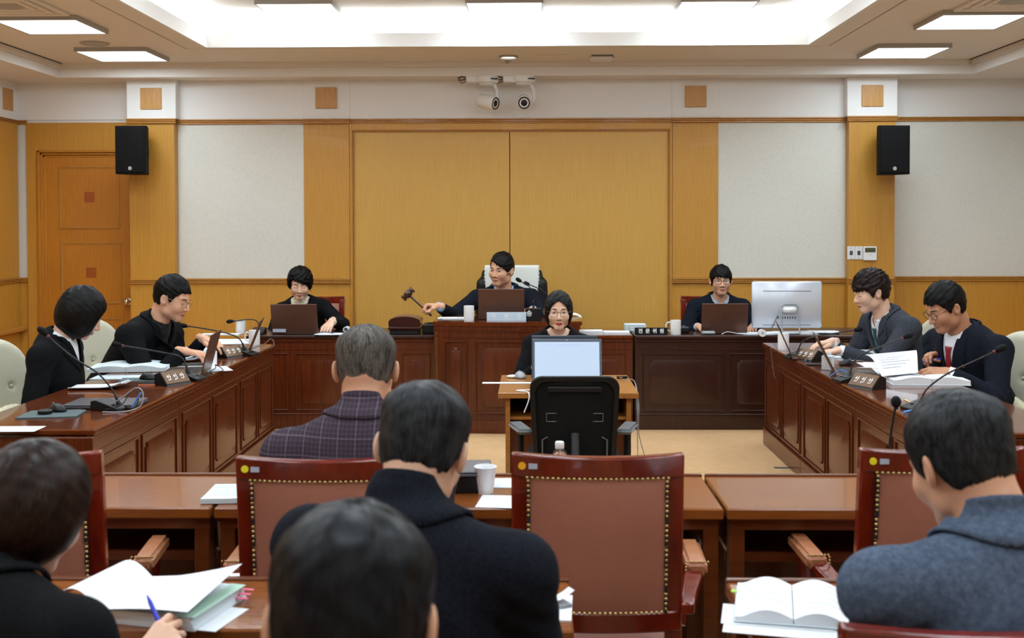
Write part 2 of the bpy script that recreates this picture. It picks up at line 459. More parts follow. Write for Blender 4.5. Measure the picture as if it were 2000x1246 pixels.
mix_tex(mk('wool_black', srgb(18, 19, 22), 0.9, spec=0.12), srgb(9, 10, 12), srgb(18, 19, 22), 160, lo=0.35, hi=0.65, bump=0.25)
mix_tex(mk('wool_navy', srgb(22, 26, 36), 0.9, spec=0.12), srgb(12, 14, 21), srgb(24, 28, 38), 160, lo=0.35, hi=0.65, bump=0.25)
mix_tex(mk('suit_navy', srgb(24, 28, 40), 0.9, spec=0.12), srgb(15, 18, 27), srgb(25, 29, 40), 120, lo=0.35, hi=0.65, bump=0.1)
mix_tex(mk('suit_black', srgb(18, 18, 21), 0.9, spec=0.12), srgb(11, 11, 13), srgb(20, 20, 23), 120, lo=0.35, hi=0.65, bump=0.1)
mix_tex(mk('suit_grey', srgb(64, 68, 76), 0.9, spec=0.12), srgb(48, 51, 58), srgb(64, 67, 75), 120, lo=0.35, hi=0.65, bump=0.1)
mix_tex(mk('wool_slate', srgb(78, 90, 108), 0.9, spec=0.12), srgb(58, 68, 86), srgb(88, 101, 120), 90, (1, 1, 1), 6, 0.3, 0.7, bump=0.35, extra=(9, 0.92, 1.06))
def plaid():
    m = mk('plaid_plum', srgb(78, 66, 76), 0.9, spec=0.12); nt = m.node_tree; b = nt.nodes['Principled BSDF']
    tc = nt.nodes.new('ShaderNodeTexCoord'); sp = nt.nodes.new('ShaderNodeSeparateXYZ'); nt.links.new(tc.outputs['Object'], sp.inputs[0])
    acc = None
    for ax_, per, wd in (('X', 0.052, 0.05), ('Z', 0.052, 0.05), ('X', 0.013, 0.16), ('Z', 0.013, 0.16)):
        d = nt.nodes.new('ShaderNodeMath'); d.operation = 'DIVIDE'; d.inputs[1].default_value = per; nt.links.new(sp.outputs[ax_], d.inputs[0])
        f = nt.nodes.new('ShaderNodeMath'); f.operation = 'PINGPONG'; f.inputs[1].default_value = 0.5; nt.links.new(d.outputs[0], f.inputs[0])
        c = nt.nodes.new('ShaderNodeMath'); c.operation = 'LESS_THAN'; c.inputs[1].default_value = wd / 1.2; nt.links.new(f.outputs[0], c.inputs[0])
        g = nt.nodes.new('ShaderNodeMath'); g.operation = 'MULTIPLY'; g.inputs[1].default_value = 0.5 if per > 0.02 else 0.22; nt.links.new(c.outputs[0], g.inputs[0])
        if acc is None: acc = g
        else:
            s_ = nt.nodes.new('ShaderNodeMath'); s_.operation = 'ADD'; nt.links.new(acc.outputs[0], s_.inputs[0]); nt.links.new(g.outputs[0], s_.inputs[1]); acc = s_
    mx = nt.nodes.new('ShaderNodeMixRGB'); mx.inputs[1].default_value = srgb(56, 47, 57); mx.inputs[2].default_value = srgb(98, 86, 97)
    nt.links.new(acc.outputs[0], mx.inputs[0]); nt.links.new(mx.outputs[0], b.inputs['Base Color'])
plaid()
mk('shirt_white', srgb(232, 234, 238), 0.75); mk('shirt_blue', srgb(146, 186, 226), 0.75); mk('shirt_cream', srgb(222, 214, 192), 0.8); mk('shirt_grey', srgb(178, 186, 196), 0.8)
mk('knit_navy', srgb(20, 24, 36), 0.9); mk('knit_black', srgb(14, 14, 15), 0.85)
mk('tie_red', srgb(140, 18, 34), 0.5); mk('tie_green', srgb(12, 66, 60), 0.5); mk('tie_dark', srgb(20, 20, 22), 0.6)
mk('trousers', srgb(24, 25, 30), 0.85); mk('shoe_black', srgb(14, 13, 13), 0.3); mk('gold', srgb(190, 150, 70), 0.3, metal=0.9)
mk('frame_dark', srgb(34, 22, 20), 0.3); mk('frame_metal', srgb(150, 128, 100), 0.25, metal=0.9)

def head_sdf(q, fem=0.0, jaw=1.0, smile=0.0):
    x = np.abs(q[:, 0]); m = np.stack([x, q[:, 1], q[:, 2]], -1)
    d = s_ell(m, (0, -0.014, 0.036), (0.0755, 0.097, 0.082))
    d = smin(d, s_ell(m, (0, -0.036, -0.02), (0.062, 0.062, 0.062)), 0.03)
    d = smin(d, s_ell(m, (0, 0.022, -0.032), (0.0615 * jaw, 0.066, 0.078 - 0.003 * fem)), 0.03)
    d = smin(d, s_ball(m, (0.045 * jaw, 0.006, -0.066), 0.017), 0.035)
    d = smin(d, s_ball(m, (0.010, 0.064, -0.094), 0.019 - 0.003 * fem), 0.03)
    d = smin(d, s_ball(m, (0.037, 0.058, -0.026), 0.024), 0.028)
    d = smin(d, s_cone(m, (0.008, 0.079, 0.020), (0.040, 0.066, 0.022), 0.011, 0.010), 0.014)
    d = smax(d, -s_ell(m, (0.031, 0.098, 0.002), (0.017, 0.016, 0.010)), 0.014)
    d = smin(d, s_ell(m, (0.031, 0.070, 0.001), (0.0165, 0.0135, 0.011)), 0.005)
    d = smin(d, s_cone(m, (0, 0.083, 0.008), (0, 0.1025, -0.033), 0.0070, 0.0105), 0.011)
    d = smin(d, s_ball(m, (0.0115, 0.092, -0.037), 0.0078), 0.007)
    d = smin(d, s_cone(m, (0, 0.088, -0.0605), (0.017, 0.081, -0.0625), 0.0062, 0.0035), 0.006)
    d = smin(d, s_cone(m, (0, 0.0855, -0.070), (0.015, 0.079, -0.067), 0.0072, 0.0035), 0.006)
    # ear
    ce, se = math.cos(0.22), math.sin(0.22)
    er = np.array([[math.cos(.5), -math.sin(.5), 0], [math.sin(.5), math.cos(.5), 0], [0, 0, 1]], np.float32) @ np.array([[1, 0, 0], [0, ce, -se], [0, se, ce]], np.float32)
    e = s_ell(m, (0.082, -0.012, -0.004), (0.0085, 0.0175, 0.031), er)
    e = smax(e, -s_ell(m, (0.0915, -0.008, 0.001), (0.0085, 0.0105, 0.020), er), 0.003)
    d = smin(d, e, 0.006)
    return d
# hairline height as a function of depth y (head-local): short cut
HL_SHORT = ([-0.14, -0.085, -0.055, -0.036, -0.018, 0.004, 0.016, 0.026, 0.045, 0.066, 0.082, 0.12], [-0.046, -0.046, -0.042, -0.030, 0.026, 0.028, -0.012, -0.002, 0.038, 0.060, 0.064, 0.066])
HL_LOW = ([-0.14, -0.085, -0.055, -0.036, -0.018, 0.004, 0.016, 0.026, 0.045, 0.066, 0.082, 0.12], [-0.052, -0.052, -0.048, -0.036, 0.024, 0.026, -0.016, -0.006, 0.028, 0.036, 0.036, 0.036])
HL_FEM = ([-0.14, -0.09, -0.06, -0.04, -0.018, 0.004, 0.016, 0.03, 0.045, 0.066, 0.085, 0.12], [-0.085, -0.082, -0.074, -0.062, -0.040, -0.030, -0.026, -0.006, 0.022, 0.036, 0.042, 0.044])
def hair_sdf(q, H):
    t = H.get('t', (0.006, 0.012, 0.014)); x = np.abs(q[:, 0])
    d = s_ell(q, (0, -0.014, 0.036), (0.0755 + t[0], 0.097 + t[2] * .7, 0.082 + t[1]))
    d = smin(d, s_ell(q, (0, -0.036, -0.02), (0.062 + t[0] + .004, 0.063 + t[2] * 0.5, 0.064)), 0.03)
    d = smin(d, s_ell(q, (0, 0.02, -0.01), (0.064 + t[0], 0.055, 0.07)), 0.02)
    if 'extra' in H:
        for c, r in H['extra']: d = smin(d, s_ell(q, c, r), 0.02)
    lump = H.get('lump', 0.0025)
    d = d + lump * (np.sin(q[:, 0] * 120 + 3 * np.sin(q[:, 2] * 60)) * np.sin(q[:, 2] * 90 + q[:, 1] * 70) )
    if H['style'] == 'bob':
        d = smin(d, s_ell(q, (0, -0.012, -0.005), H.get('bob', (0.092, 0.100, 0.122))), 0.02)
        zc = H.get('cut', -0.108)
        d = smax(d, zc + 0.15 * np.clip(-q[:, 1], -.05, 0.1) - q[:, 2], 0.012)
        wz = np.interp(q[:, 2], [-.14, -.06, 0.0, .04, .062, .078], H.get('wz', [.068, .064, .060, .048, .028, .0])).astype(np.float32)
        f = np.maximum(np.abs(q[:, 0] - H.get('fx', 0.0)) - wz, H.get('fy', 0.020) - q[:, 1])
        d = smax(d, -f * 0.8, 0.008)
        return d
    d = d + H.get('taper', 0.0095) * np.clip((0.025 - q[:, 2]) / 0.075, 0, 1) * np.clip((0.05 - q[:, 1]) / 0.03, 0, 1)
    ys, zs = H.get('line', HL_SHORT)
    zl = np.interp(q[:, 1], ys, zs).astype(np.float32) + (0.0035 * np.sin(q[:, 1] * 210 + 2 * np.sin(q[:, 0] * 90)) + 0.003 * np.sin(q[:, 0] * 260 + 1.3)).astype(np.float32)
    if 'part' in H: zl = zl + np.where(q[:, 1] > 0.03, H['part'] * q[:, 0], 0)
    d = smax(d, (zl - q[:, 2]) * 0.75, 0.004)
    if 'bald' in H:
        d = smax(d, -s_ell(q, H['bald'][0], H['bald'][1]), 0.004)
    return d
def flow_local(q, H):
    """combing direction: out of the crown whorl and down; forwards over the brow"""
    w = V3(H.get('whorl', (0.012, -0.055, 0.105)))
    v = q - w
    r = ln(v)[:, None] + 1e-6
    v = v / r
    down = np.zeros_like(q); down[:, 2] = -1
    k = np.clip((r - 0.03) / 0.12, 0, 1)
    v = v * (1 - 0.55 * k) + down * 0.75 * k
    sw = H.get('sweep', 0.0)
    if sw:
        top = np.clip((q[:, 2] - 0.03) / 0.05, 0, 1) * np.clip((q[:, 1] + 0.02) / 0.05, 0, 1)
        v = v + top[:, None] * V3(sw, H.get('sweepy', 0.0), 0.1)
    return v
def make_hair(root, f_world, C, Rm, s, H, matk, h=0.004, n=3500, w=0.0011, steps=7, step=0.007):
    fh = lambda p: hair_sdf(to_local(p, C, Rm, s), H) * s
    ext = 0.16 * s
    C_ = V3(C)
    v, q = nets(fh, C_ - ext, C_ + ext, h * s)
    parts = [(v, q)]
    tone = [np.full(len(v), 0.25, np.float32)]
    rng = np.random.default_rng(H.get('seed', 3))
    root_i = rng.integers(0, len(v), n)
    p = v[root_i] + rng.normal(0, 0.0025, (n, 3)).astype(np.float32)
    g = grad(fh, p); p = p - (fh(p)[:, None]) * g
    rand = rng.uniform(0, 1, n).astype(np.float32)
    # patches of lighter and darker locks
    ql = to_local(p, C, Rm, s)
    wv_ = ql - V3(H.get('whorl', (0.012, -0.055, 0.105))); ang = np.arctan2(wv_[:, 0], wv_[:, 1] - 0.4 * wv_[:, 2])
    lock = 0.5 + 0.5 * np.sin(ang * 19 + 3 * np.sin(ang * 5) + 1.5 * np.sin(ql[:, 2] * 40))
    grey_low = np.clip((0.04 - ql[:, 2]) / 0.10, 0, 1) * H.get('greyside', 0.0)
    tn = np.clip(rand * 0.5 + lock * 0.5 - 0.12 + grey_low, 0, 1)
    jit = rng.normal(0, H.get('messy', 0.16), (n, 3)).astype(np.float32)
    P = [p]; lift0 = H.get('lift', 0.0012)
    for k in range(steps):
        ql = to_local(p, C, Rm, s)
        d = flow_local(ql, H) @ np.asarray(Rm, np.float32).T + jit
        g = grad(fh, p)
        d = d - (d * g).sum(-1)[:, None] * g
        d = d / (ln(d)[:, None] + 1e-6)
        p = p + d * step * s * (0.7 + 0.6 * rand[:, None])
        lift = (lift0 + H.get('fluff', 0.0) * rand * (k + 1) / steps) * s
        p = p - ((fh(p) - lift)[:, None] * 0.9) * grad(fh, p)
        P.append(p)
    P = np.stack(P, 1)                                  # n, steps+1, 3
    T = np.gradient(P, axis=1); T /= (ln(T)[..., None] + 1e-9)
    G = grad(fh, P.reshape(-1, 3)).reshape(P.shape)
    S_ = np.cross(T, G)
    ww = w * s * (np.array([0.9] + [1.0] * (steps - 2) + [0.8, 0.15], np.float32))[None, :, None]
    L, Rr = P - S_ * ww, P + S_ * ww
    vs = np.stack([L, Rr], 2).reshape(-1, 3)
    K = steps + 1
    base = (np.arange(n) * K * 2)[:, None] + (np.arange(steps) * 2)[None]
    qd = np.stack([base, base + 1, base + 3, base + 2], -1).reshape(-1, 4)
    parts.append((vs.astype(np.float32), qd)); tone.append(np.repeat(tn, K * 2).astype(np.float32))
    o = np_mesh('hair', parts, M[matk], root)
    a = o.data.attributes.new('tone', 'FLOAT', 'POINT'); tt = np.concatenate(tone)
    if len(tt) == len(o.data.vertices): a.data.foreach_set('value', tt)
    return o
def patch_grid(f, C, Rm, s, xf, zf, nu, nv, lift, y0=0.16, thick=0.0):
    """grid projected from the front of the head (or chest) on to surface f; xf(u,v), zf(u,v) give local x and z"""
    u, v = np.meshgrid(np.linspace(0, 1, nu + 1), np.linspace(0, 1, nv + 1), indexing='ij')
    u, v = u.ravel(), v.ravel()
    x, z = xf(u, v), zf(u, v)
    q = np.stack([x, np.full_like(x, y0), z], -1).astype(np.float32)
    p = to_world(q, C, Rm, s); d = -np.asarray(Rm, np.float32)[:, 1]
    p, t = march(f, p, d, 0.35 * s + 0.2)
    p = p - d * lift
    W = nv + 1; i, j = np.meshgrid(np.arange(nu), np.arange(nv), indexing='ij'); i, j = i.ravel(), j.ravel()
    qd = np.stack([i * W + j, (i + 1) * W + j, (i + 1) * W + j + 1, i * W + j + 1], -1)
    return p.astype(np.float32), qd
def largest(v, q):
    lab = np.arange(len(v))
    for _ in range(4000):
        m = lab[q].min(1); new = lab.copy()
        for k in range(4): np.minimum.at(new, q[:, k], m)
        new = new[new]
        if (new == lab).all(): break
        lab = new
    ids, cnt = np.unique(lab, return_counts=True); keep = lab == ids[cnt.argmax()]
    idx = np.cumsum(keep) - 1
    return v[keep], idx[q[keep[q].all(1)]]
def ik(S, W, L1, L2, pole):
    S, W, pole = Vector(S), Vector(W), Vector(pole)
    d = W - S; D = min(max(d.length, 0.05), (L1 + L2) * 0.998); dn = d.normalized()
    a = (L1 * L1 - L2 * L2 + D * D) / (2 * D); hh = math.sqrt(max(L1 * L1 - a * a, 0))
    pp = (pole - dn * pole.dot(dn)).normalized()
    return S + dn * a + pp * hh, S + dn * D
FING = [((0.030, 0.088), (0.040, 0.025, 0.020), 0.0098), ((0.009, 0.093), (0.044, 0.028, 0.021), 0.0100), ((-0.012, 0.089), (0.041, 0.026, 0.020), 0.0094), ((-0.031, 0.079), (0.031, 0.019, 0.017), 0.0085)]
def hand_sdf(q, th, curl, thumb, spread=1.0):
    q = q.copy(); q[:, 0] *= th
    d = s_cone(q, (0, -0.03, 0), (0, 0.012, 0), 0.024, 0.024) + 0.0
    d = d * 1.0
    for (kx, ky), seg, r in FING:
        d = smin(d, s_cone(q, (kx * 0.55, 0.012, 0.0), (kx, ky, 0.0), 0.0145, 0.0115), 0.012)
    d = smin(d, s_ell(q, (0.018, 0.035, -0.008), (0.018, 0.030, 0.013)), 0.01)
    for i, ((kx, ky), seg, r) in enumerate(FING):
        a = 0.0; c = curl[i] if hasattr(curl[i], '__len__') else (curl[i], curl[i] * 1.1, curl[i] * 0.7)
        p = np.array([kx, ky, 0.0]); side = kx * 1.6 * spread
        for j in range(3):
            a += c[j]
            dr = np.array([side * math.cos(a), math.cos(a), -math.sin(a)]); dr /= np.linalg.norm(dr)
            e = p + dr * seg[j]
            d = smin(d, s_cone(q, p, e, r * (1.02 - 0.07 * j), r * (0.96 - 0.09 * j)), 0.0035)
            p = e
    tp = [V3(a_) for a_ in thumb]
    rr = [0.0150, 0.0122, 0.0108, 0.0085]
    for j in range(len(tp) - 1):
        d = smin(d, s_cone(q, tp[j], tp[j + 1], rr[j], rr[j + 1]), 0.006)
    return d
TH_REL = [(0.014, 0.012, -0.006), (0.040, 0.044, -0.014), (0.050, 0.074, -0.018), (0.048, 0.098, -0.022)]
TH_GRIP = [(0.014, 0.012, -0.006), (0.034, 0.046, -0.026), (0.022, 0.072, -0.044), (0.002, 0.086, -0.050)]
TH_PINCH = [(0.014, 0.012, -0.006), (0.036, 0.046, -0.026), (0.040, 0.074, -0.036), (0.034, 0.098, -0.040)]
def frame_yz(f, d):
    f = Vector(f).normalized(); d = Vector(d); d = (d - f * d.dot(f)).normalized(); x = f.cross(d)
    return np.array([[x[i], f[i], d[i]] for i in range(3)], np.float32)

def person(label, base, yaw, head, head_rot=(0, 0, 0), s=1.0, sw=0.185, build=1.0, skin='skin_a', hair=None, hairm='hair_black', nstr=2500, strw=0.0011, jacket='suit_black',
           shirt=None, tie=None, fem=0.0, jaw=1.0, hands=(), wrists=None, poles=None, eyes='open', lips='lips', glasses=None, glass_pts=None, hh=0.004, jh=0.009,
           vneck=0.20, vtop=0.060, neck_fwd=0.0, seat=0.47, hairh=0.004, collar=True, brow=1.0, lapel=True, pelvis=None, shoulder_drop=0.055, fold=1.0, turtleneck=False, pad=0.0, cuff=None, group=None, belly=1.0, neckr=1.0, shrug=0.0, sleeve=0.045, colh=0.050, colw=0.055, nx=0.0, nocollar=False):
    """seated figure; base (x, y) on the floor, yaw 0 faces +y; head = eye-level centre in WORLD; wrists in person-local (left, right)"""
    bx_, by_ = base
    c, sn = math.cos(-yaw), math.sin(-yaw)
    def loc(pw):
        dx, dy = pw[0] - bx_, pw[1] - by_
        return Vector((dx * c - dy * sn, dx * sn + dy * c, pw[2]))
    Hc = loc(head); hy, hp, hr = head_rot
    Rm = rotm(hy, hp, hr)
    P = Vector(pelvis) if pelvis else Vector((0, 0, seat + 0.09))
    # neck base hangs below the head
    back = Vector(to_world(V3(0, -0.045, -0.08), V3(Hc), Rm, s))
    N = Vector((back.x * 0.9 + Hc.x * 0.1 + nx, back.y - 0.035 * s + neck_fwd, back.z - 0.085 * s))
    tl = (N - P); lean = math.atan2(tl.y, tl.z)
    tw = math.atan2(tl.x, tl.z)
    Rt = rotm(0, lean * 0.8 , tw * 0.8)
    SL, SR = [Vector(to_world(V3(sg * sw * build, -0.012, -shoulder_drop + shrug) * s, V3(N), Rt)) for sg in (-1, 1)]
    lerp = lambda t, dy=0.0: P.lerp(N, t) + Vector((0, dy, 0))
    W, E = [], []
    wr = wrists or [(-0.2, 0.28, 0.72), (0.2, 0.28, 0.72)]
    for i, (S_, sg) in enumerate(((SL, -1), (SR, 1))):
        pole = (poles[i] if poles else (sg * 0.5, -0.3, -0.8))
        e, w_ = ik(S_, wr[i], 0.285 * s, 0.25 * s, pole)
        E.append(e); W.append(w_)
    neck = lambda p: s_cone(p, back, N + Vector((0, 0.008, -0.03)), 0.052 * s * neckr * (1 - 0.12 * fem), 0.060 * s * neckr * (1 - 0.12 * fem))
    b = build
    def torso(p):
        d = s_ell(p, lerp(.70, -0.005), V3(0.160 * b, 0.112 * b, 0.17) * s, Rt)
        d = smin(d, s_ell(p, lerp(.33, 0.005), V3(0.150 * b, 0.115 * b * belly, 0.19) * s, Rt), 0.06)
        d = smin(d, s_ell(p, P, V3(0.172 * b, 0.135, 0.13) * s), 0.06)
        for S_ in (SL, SR):
            d = smin(d, s_cone(p, N + Vector((0, -0.012, -0.012 * s)), S_, 0.055 * s, (0.046 + pad) * s), 0.05)
        return d
    def arm(p, i, infl=0.0):
        S_, e, w_ = (SL, SR)[i], E[i], W[i]
        d = s_cone(p, S_, e, 0.052 * s * b + infl, 0.040 * s + infl)
        return smin(d, s_cone(p, e, w_, 0.039 * s + infl, 0.024 * s + infl), 0.02)
    def body(p): return sjoin([torso(p), arm(p, 0), arm(p, 1)], 0.03)
    fhead = lambda p: smin(head_sdf(to_local(p, Hc, Rm, s), fem, jaw) * s, neck(p), 0.02 * s)
    lo = V3(P) - V3(0.3, 0.25, 0.14) * s; hi = V3(P) + V3(0.3, 0.3, 0.2)
    pts = np.array([list(x) for x in (P, N, SL, SR, E[0], E[1], W[0], W[1])], np.float32)
    lo, hi = pts.min(0) - 0.14 * s, pts.max(0) + 0.12 * s
    parts = [nets(body, lo, hi, 0.018)]
    hl, hu = V3(Hc) - 0.145 * s, V3(Hc) + 0.145 * s
    hl = np.minimum(hl, V3(N) - V3(0.08, 0.08, 0.05) * s)
    parts.append(nets(fhead, hl, hu, hh * s))
    # hands
    HR = []
    for i in (0, 1):
        hd = hands[i] if i < len(hands) else None
        if not hd: HR.append(None); continue
        Rh = frame_yz(hd['f'], hd['d']); th = 1 if i == 0 else -1
        hs = s * hd.get('s', 1.0)
        cu, tb, spd = hd.get('curl', (0.3, 0.32, 0.36, 0.42)), hd.get('thumb', TH_REL), hd.get('spread', 1.0)
        fh = lambda p, Rh=Rh, w_=W[i], th=th, cu=cu, tb=tb, hs=hs, spd=spd: hand_sdf(to_local(p, w_, Rh, hs), th, cu, tb, spd) * hs
        ctr = V3(W[i]) + V3(Rh[:, 1]) * 0.08 * hs
        parts.append(nets(fh, ctr - 0.125 * hs, ctr + 0.125 * hs, hd.get('h', 0.0032)))
        HR.append((Rh, hs))
    # legs to the floor
    K = [P + Vector((sg * 0.11, 0.42 * s, -0.10)) for sg in (-1, 1)]
    A = [Vector((k.x * 1.1, k.y + 0.02, 0.10)) for k in K]
    root = np_mesh('person', parts, M[skin])
    root.location = (bx_, by_, 0); root.rotation_euler = (0, 0, yaw)
    tag(root, label, 'person', group)
    # trousers and shoes
    def legs(p):
        ds = []
        for sg, k, a in zip((-1, 1), K, A):
            ds.append(smin(s_cone(p, P + Vector((sg * 0.09, 0.02, 0)), k, 0.098 * s, 0.066 * s), s_cone(p, k, a, 0.066 * s, 0.052 * s), 0.02))
        return smin(sjoin(ds, 0.02), s_ell(p, P + Vector((0, 0, -0.01)), V3(0.175 * b, 0.145, 0.12) * s), 0.04)
    zz = V3([-.3, -.2, 0.0]); 
    np_mesh('trousers', [nets(legs, V3(-0.30, -0.2, 0.05), V3(0.30, K[0].y + 0.12, P.z + 0.2), 0.02)], M['trousers'], root)
    for k, a in zip(K, A):
        sh = lambda p, a=a: smax(smin(s_cone(p, (a.x, a.y - 0.03, 0.05), (a.x, a.y + 0.14, 0.04), 0.045, 0.036), s_cone(p, (a.x, a.y, 0.05), (a.x, a.y, 0.1), 0.045, 0.05), 0.02), 0.012 - p[:, 2], 0.01)
        np_mesh('shoe', [nets(sh, V3(a.x - .08, a.y - .1, 0), V3(a.x + .08, a.y + .22, 0.16), 0.014)], M['shoe_black'], root)
    # jacket
    z0, zN = -vneck * s, 0.0
    tloc = lambda p: to_local(p, N, Rt)
    rs = np.random.default_rng(int(abs(bx_) * 1000) + 5); ph = rs.uniform(0, 6, 6)
    def folds(p):
        q = tloc(p)
        a = np.sin(q[:, 2] * 38 + q[:, 0] * 22 + ph[0] + 2.0 * np.sin(q[:, 0] * 9 + ph[1])) * 0.5 + np.sin(q[:, 2] * 21 - q[:, 0] * 34 + q[:, 1] * 20 + ph[2]) * 0.5
        wgt = np.clip(-q[:, 2] / 0.15, 0.12, 1.0)
        r_ = 0.0026 * fold * a * wgt
        for i in (0, 1):                      # creases packed into the inner elbow and the armpit
            e, S_, w_ = V3(E[i]), V3((SL, SR)[i]), V3(W[i])
            de = ln(p - e); ax_ = (w_ - S_) / (np.linalg.norm(w_ - S_) + 1e-6)
            r_ = r_ + 0.0055 * fold * np.exp(-(de / 0.085) ** 2) * np.sin((p - e) @ ax_ * 130 + ph[3] + 2 * np.sin((p - e)[:, 0] * 30))
            ds = ln(p - (S_ + V3(0, 0, -0.08)))
            r_ = r_ + 0.0045 * fold * np.exp(-(ds / 0.08) ** 2) * np.sin((p[:, 2] + p[:, 0] * (1 if i else -1) * 0.7) * 110 + ph[4])
        return r_
    def jk0(p):
        d = torso(p) - 0.016 * s
        for i in (0, 1):
            d = smin(d, smax(arm(p, i, 0.013 * s), ((p - V3(W[i])) @ V3((W[i] - E[i]).normalized())) + (sleeve * 0.5 if HR[i] is not None else -0.02), 0.004), 0.035)
        return d + folds(p)
    def jk(p):
        d = jk0(p); q = tloc(p)
        nk = neck(p) - 0.010 * s
        d = smax(d, -nk, 0.006)
        # flat hem at the hip
        d = smax(d, (P.z - 0.10) - p[:, 2], 0.01)
        if vneck > 0:
            wv = np.clip((q[:, 2] - z0) / (zN - z0), 0, 1.6) * vtop * s
            v_ = np.maximum(np.abs(q[:, 0]) - wv, -(q[:, 1] - 0.0))
            v_ = np.maximum(v_, (z0 - q[:, 2]))
            d = smax(d, -v_, 0.005)
        return d
    jl, ju = lo - 0.03, hi + 0.03
    J = [nets(jk, jl, ju, jh)]
    if collar:
        def colr(p):
            q = tloc(p)
            j_ = jk0(p); nd = neck(p)
            leaf = smax(np.abs(j_ - 0.0075) - 0.0042, nd - colw * s, 0.004)
            leaf = smax(leaf, q[:, 2] - (colh + 0.0) * s - 0.2 * np.clip(-q[:, 1], -0.12, 0.08), 0.004)
            stand = np.abs(nd - 0.011 * s - 0.28 * np.clip(colh * s * 0.9 - q[:, 2], 0, 0.09)) - 0.0055
            stand = smax(stand, q[:, 2] - colh * s - 0.35 * np.clip(-q[:, 1], -0.12, 0.06), 0.006)
            stand = smax(stand, -(j_ + 0.012), 0.004)
            sh = smin(leaf, stand, 0.012)
            wv = np.clip((q[:, 2] - z0) / (zN - z0), 0.2, 1.3) * vtop * s
            fr = np.maximum(np.abs(q[:, 0]) - wv, -(q[:, 1] - 0.0))
            return smax(sh, -fr, 0.006)
        cv = nets(colr, V3(N) - V3(.17, .16, .12) * s, V3(N) + V3(.17, .14, .13) * s, max(.0035, jh * 0.5))
    jo = np_mesh('jacket', J, M[jacket], root)
    if collar and len(cv[1]): np_mesh('collar', [largest(*cv)], M[jacket], jo)
    if lapel and vneck > 0:
        for sg in (-1, 1):
            zf = lambda u, v: z0 + (0.015 * s - z0) * u
            wd = lambda u: np.interp(u, [0, 0.35, 0.66, 0.70, 0.74, 1.0], [0.012, 0.050, 0.074, 0.052, 0.066, 0.045]) * s
            xf = lambda u, v, sg=sg: sg * (np.clip(u, 0, 1) * vtop * s * 1.0 - 0.002 + v * wd(u))
            p_, q_ = patch_grid(jk0, N, Rt, 1.0, xf, zf, 22, 5, 0.006, y0=0.30)
            if sg < 0: q_ = q_[:, ::-1]
            o = np_mesh('lapel', [(p_, q_)], M[jacket], jo)
            md = o.modifiers.new('thick', 'SOLIDIFY'); md.thickness = 0.006; md.offset = -1 if sg > 0 else -1
    # shirt: front of the chest, collar ring and cuffs
    if shirt:
        def sh0(p): return torso(p) - 0.006 * s
        def shirt_f(p):
            q = tloc(p)
            d = smax(sh0(p), -(neck(p) - 0.004), 0.004)
            d = smax(d, -(q[:, 1] + 0.02), 0.004)
            d = smax(d, np.abs(q[:, 0]) - 0.10 * s, 0.004)
            d = smax(d, z0 - 0.03 - q[:, 2], 0.004)
            cr = np.abs(neck(p) - 0.0075 * s) - 0.003
            ct = q[:, 2] - (0.035 + 0.0) * s + (0.012 if not turtleneck else 0) * np.clip(q[:, 1] / 0.05, -1, 1)
            cr = smax(cr, ct if not turtleneck else q[:, 2] - 0.05 * s, 0.003)
            cr = smax(cr, -0.08 * s - q[:, 2], 0.003)
            if tie or shirt in ('shirt_blue', 'shirt_white', 'shirt_grey'):
                cr = smax(cr, -np.maximum(np.abs(q[:, 0]) - 0.35 * np.maximum(q[:, 2] + 0.035 * s, 0), -q[:, 1]), 0.003)
            return smax(d, q[:, 2] + 0.045 * s, 0.004) if nocollar else np.minimum(d, cr)
        so = np_mesh('shirt', [nets(shirt_f, V3(N) - V3(.15, .15, .30) * s, V3(N) + V3(.13, .18, .08) * s, 0.0055)], M[shirt], root)
        if tie:
            tz = -0.028 * s
            def kx(u, v): return (v - 0.5) * 2 * np.interp(u, [0, 0.10, 0.16, 0.2, 1.0], [0.020, 0.015, 0.012, 0.014, 0.034]) * s
            p_, q_ = patch_grid(lambda p: np.minimum(sh0(p), neck(p) - 0.011 * s), N, Rt, 1.0, kx, lambda u, v: tz - u * (vneck * s + 0.02 + tz), 24, 4, 0.008, y0=0.30)
            o = np_mesh('tie', [(p_, q_[:, ::-1])], M[tie], root)
            md = o.modifiers.new('thick', 'SOLIDIFY'); md.thickness = 0.006; md.offset = 0
        for i in (0, 1):
            if HR[i] is None: continue
            ad = (W[i] - E[i]).normalized()
            cf = MB()
            a0, a1 = W[i] - ad * 0.05, W[i] + ad * (0.004 if cuff is None else cuff)
            cf.tube([a0, a1 - ad * 0.004, a1, a1 - ad * 0.001], 0.03 * s, 20, caps=True, rs=[0.0325 * s, 0.0315 * s, 0.030 * s, 0.026 * s])
            cf.build('cuff', M[shirt], root)
    # face
    def fp(name, xf, zf, nu, nv, lift, mk_, par=root, f=None):
        p_, q_ = patch_grid(f or fhead, Hc, Rm, s, xf, zf, nu, nv, lift * s)
        return np_mesh(name, [(p_, q_[:, ::-1])], M[mk_], par)
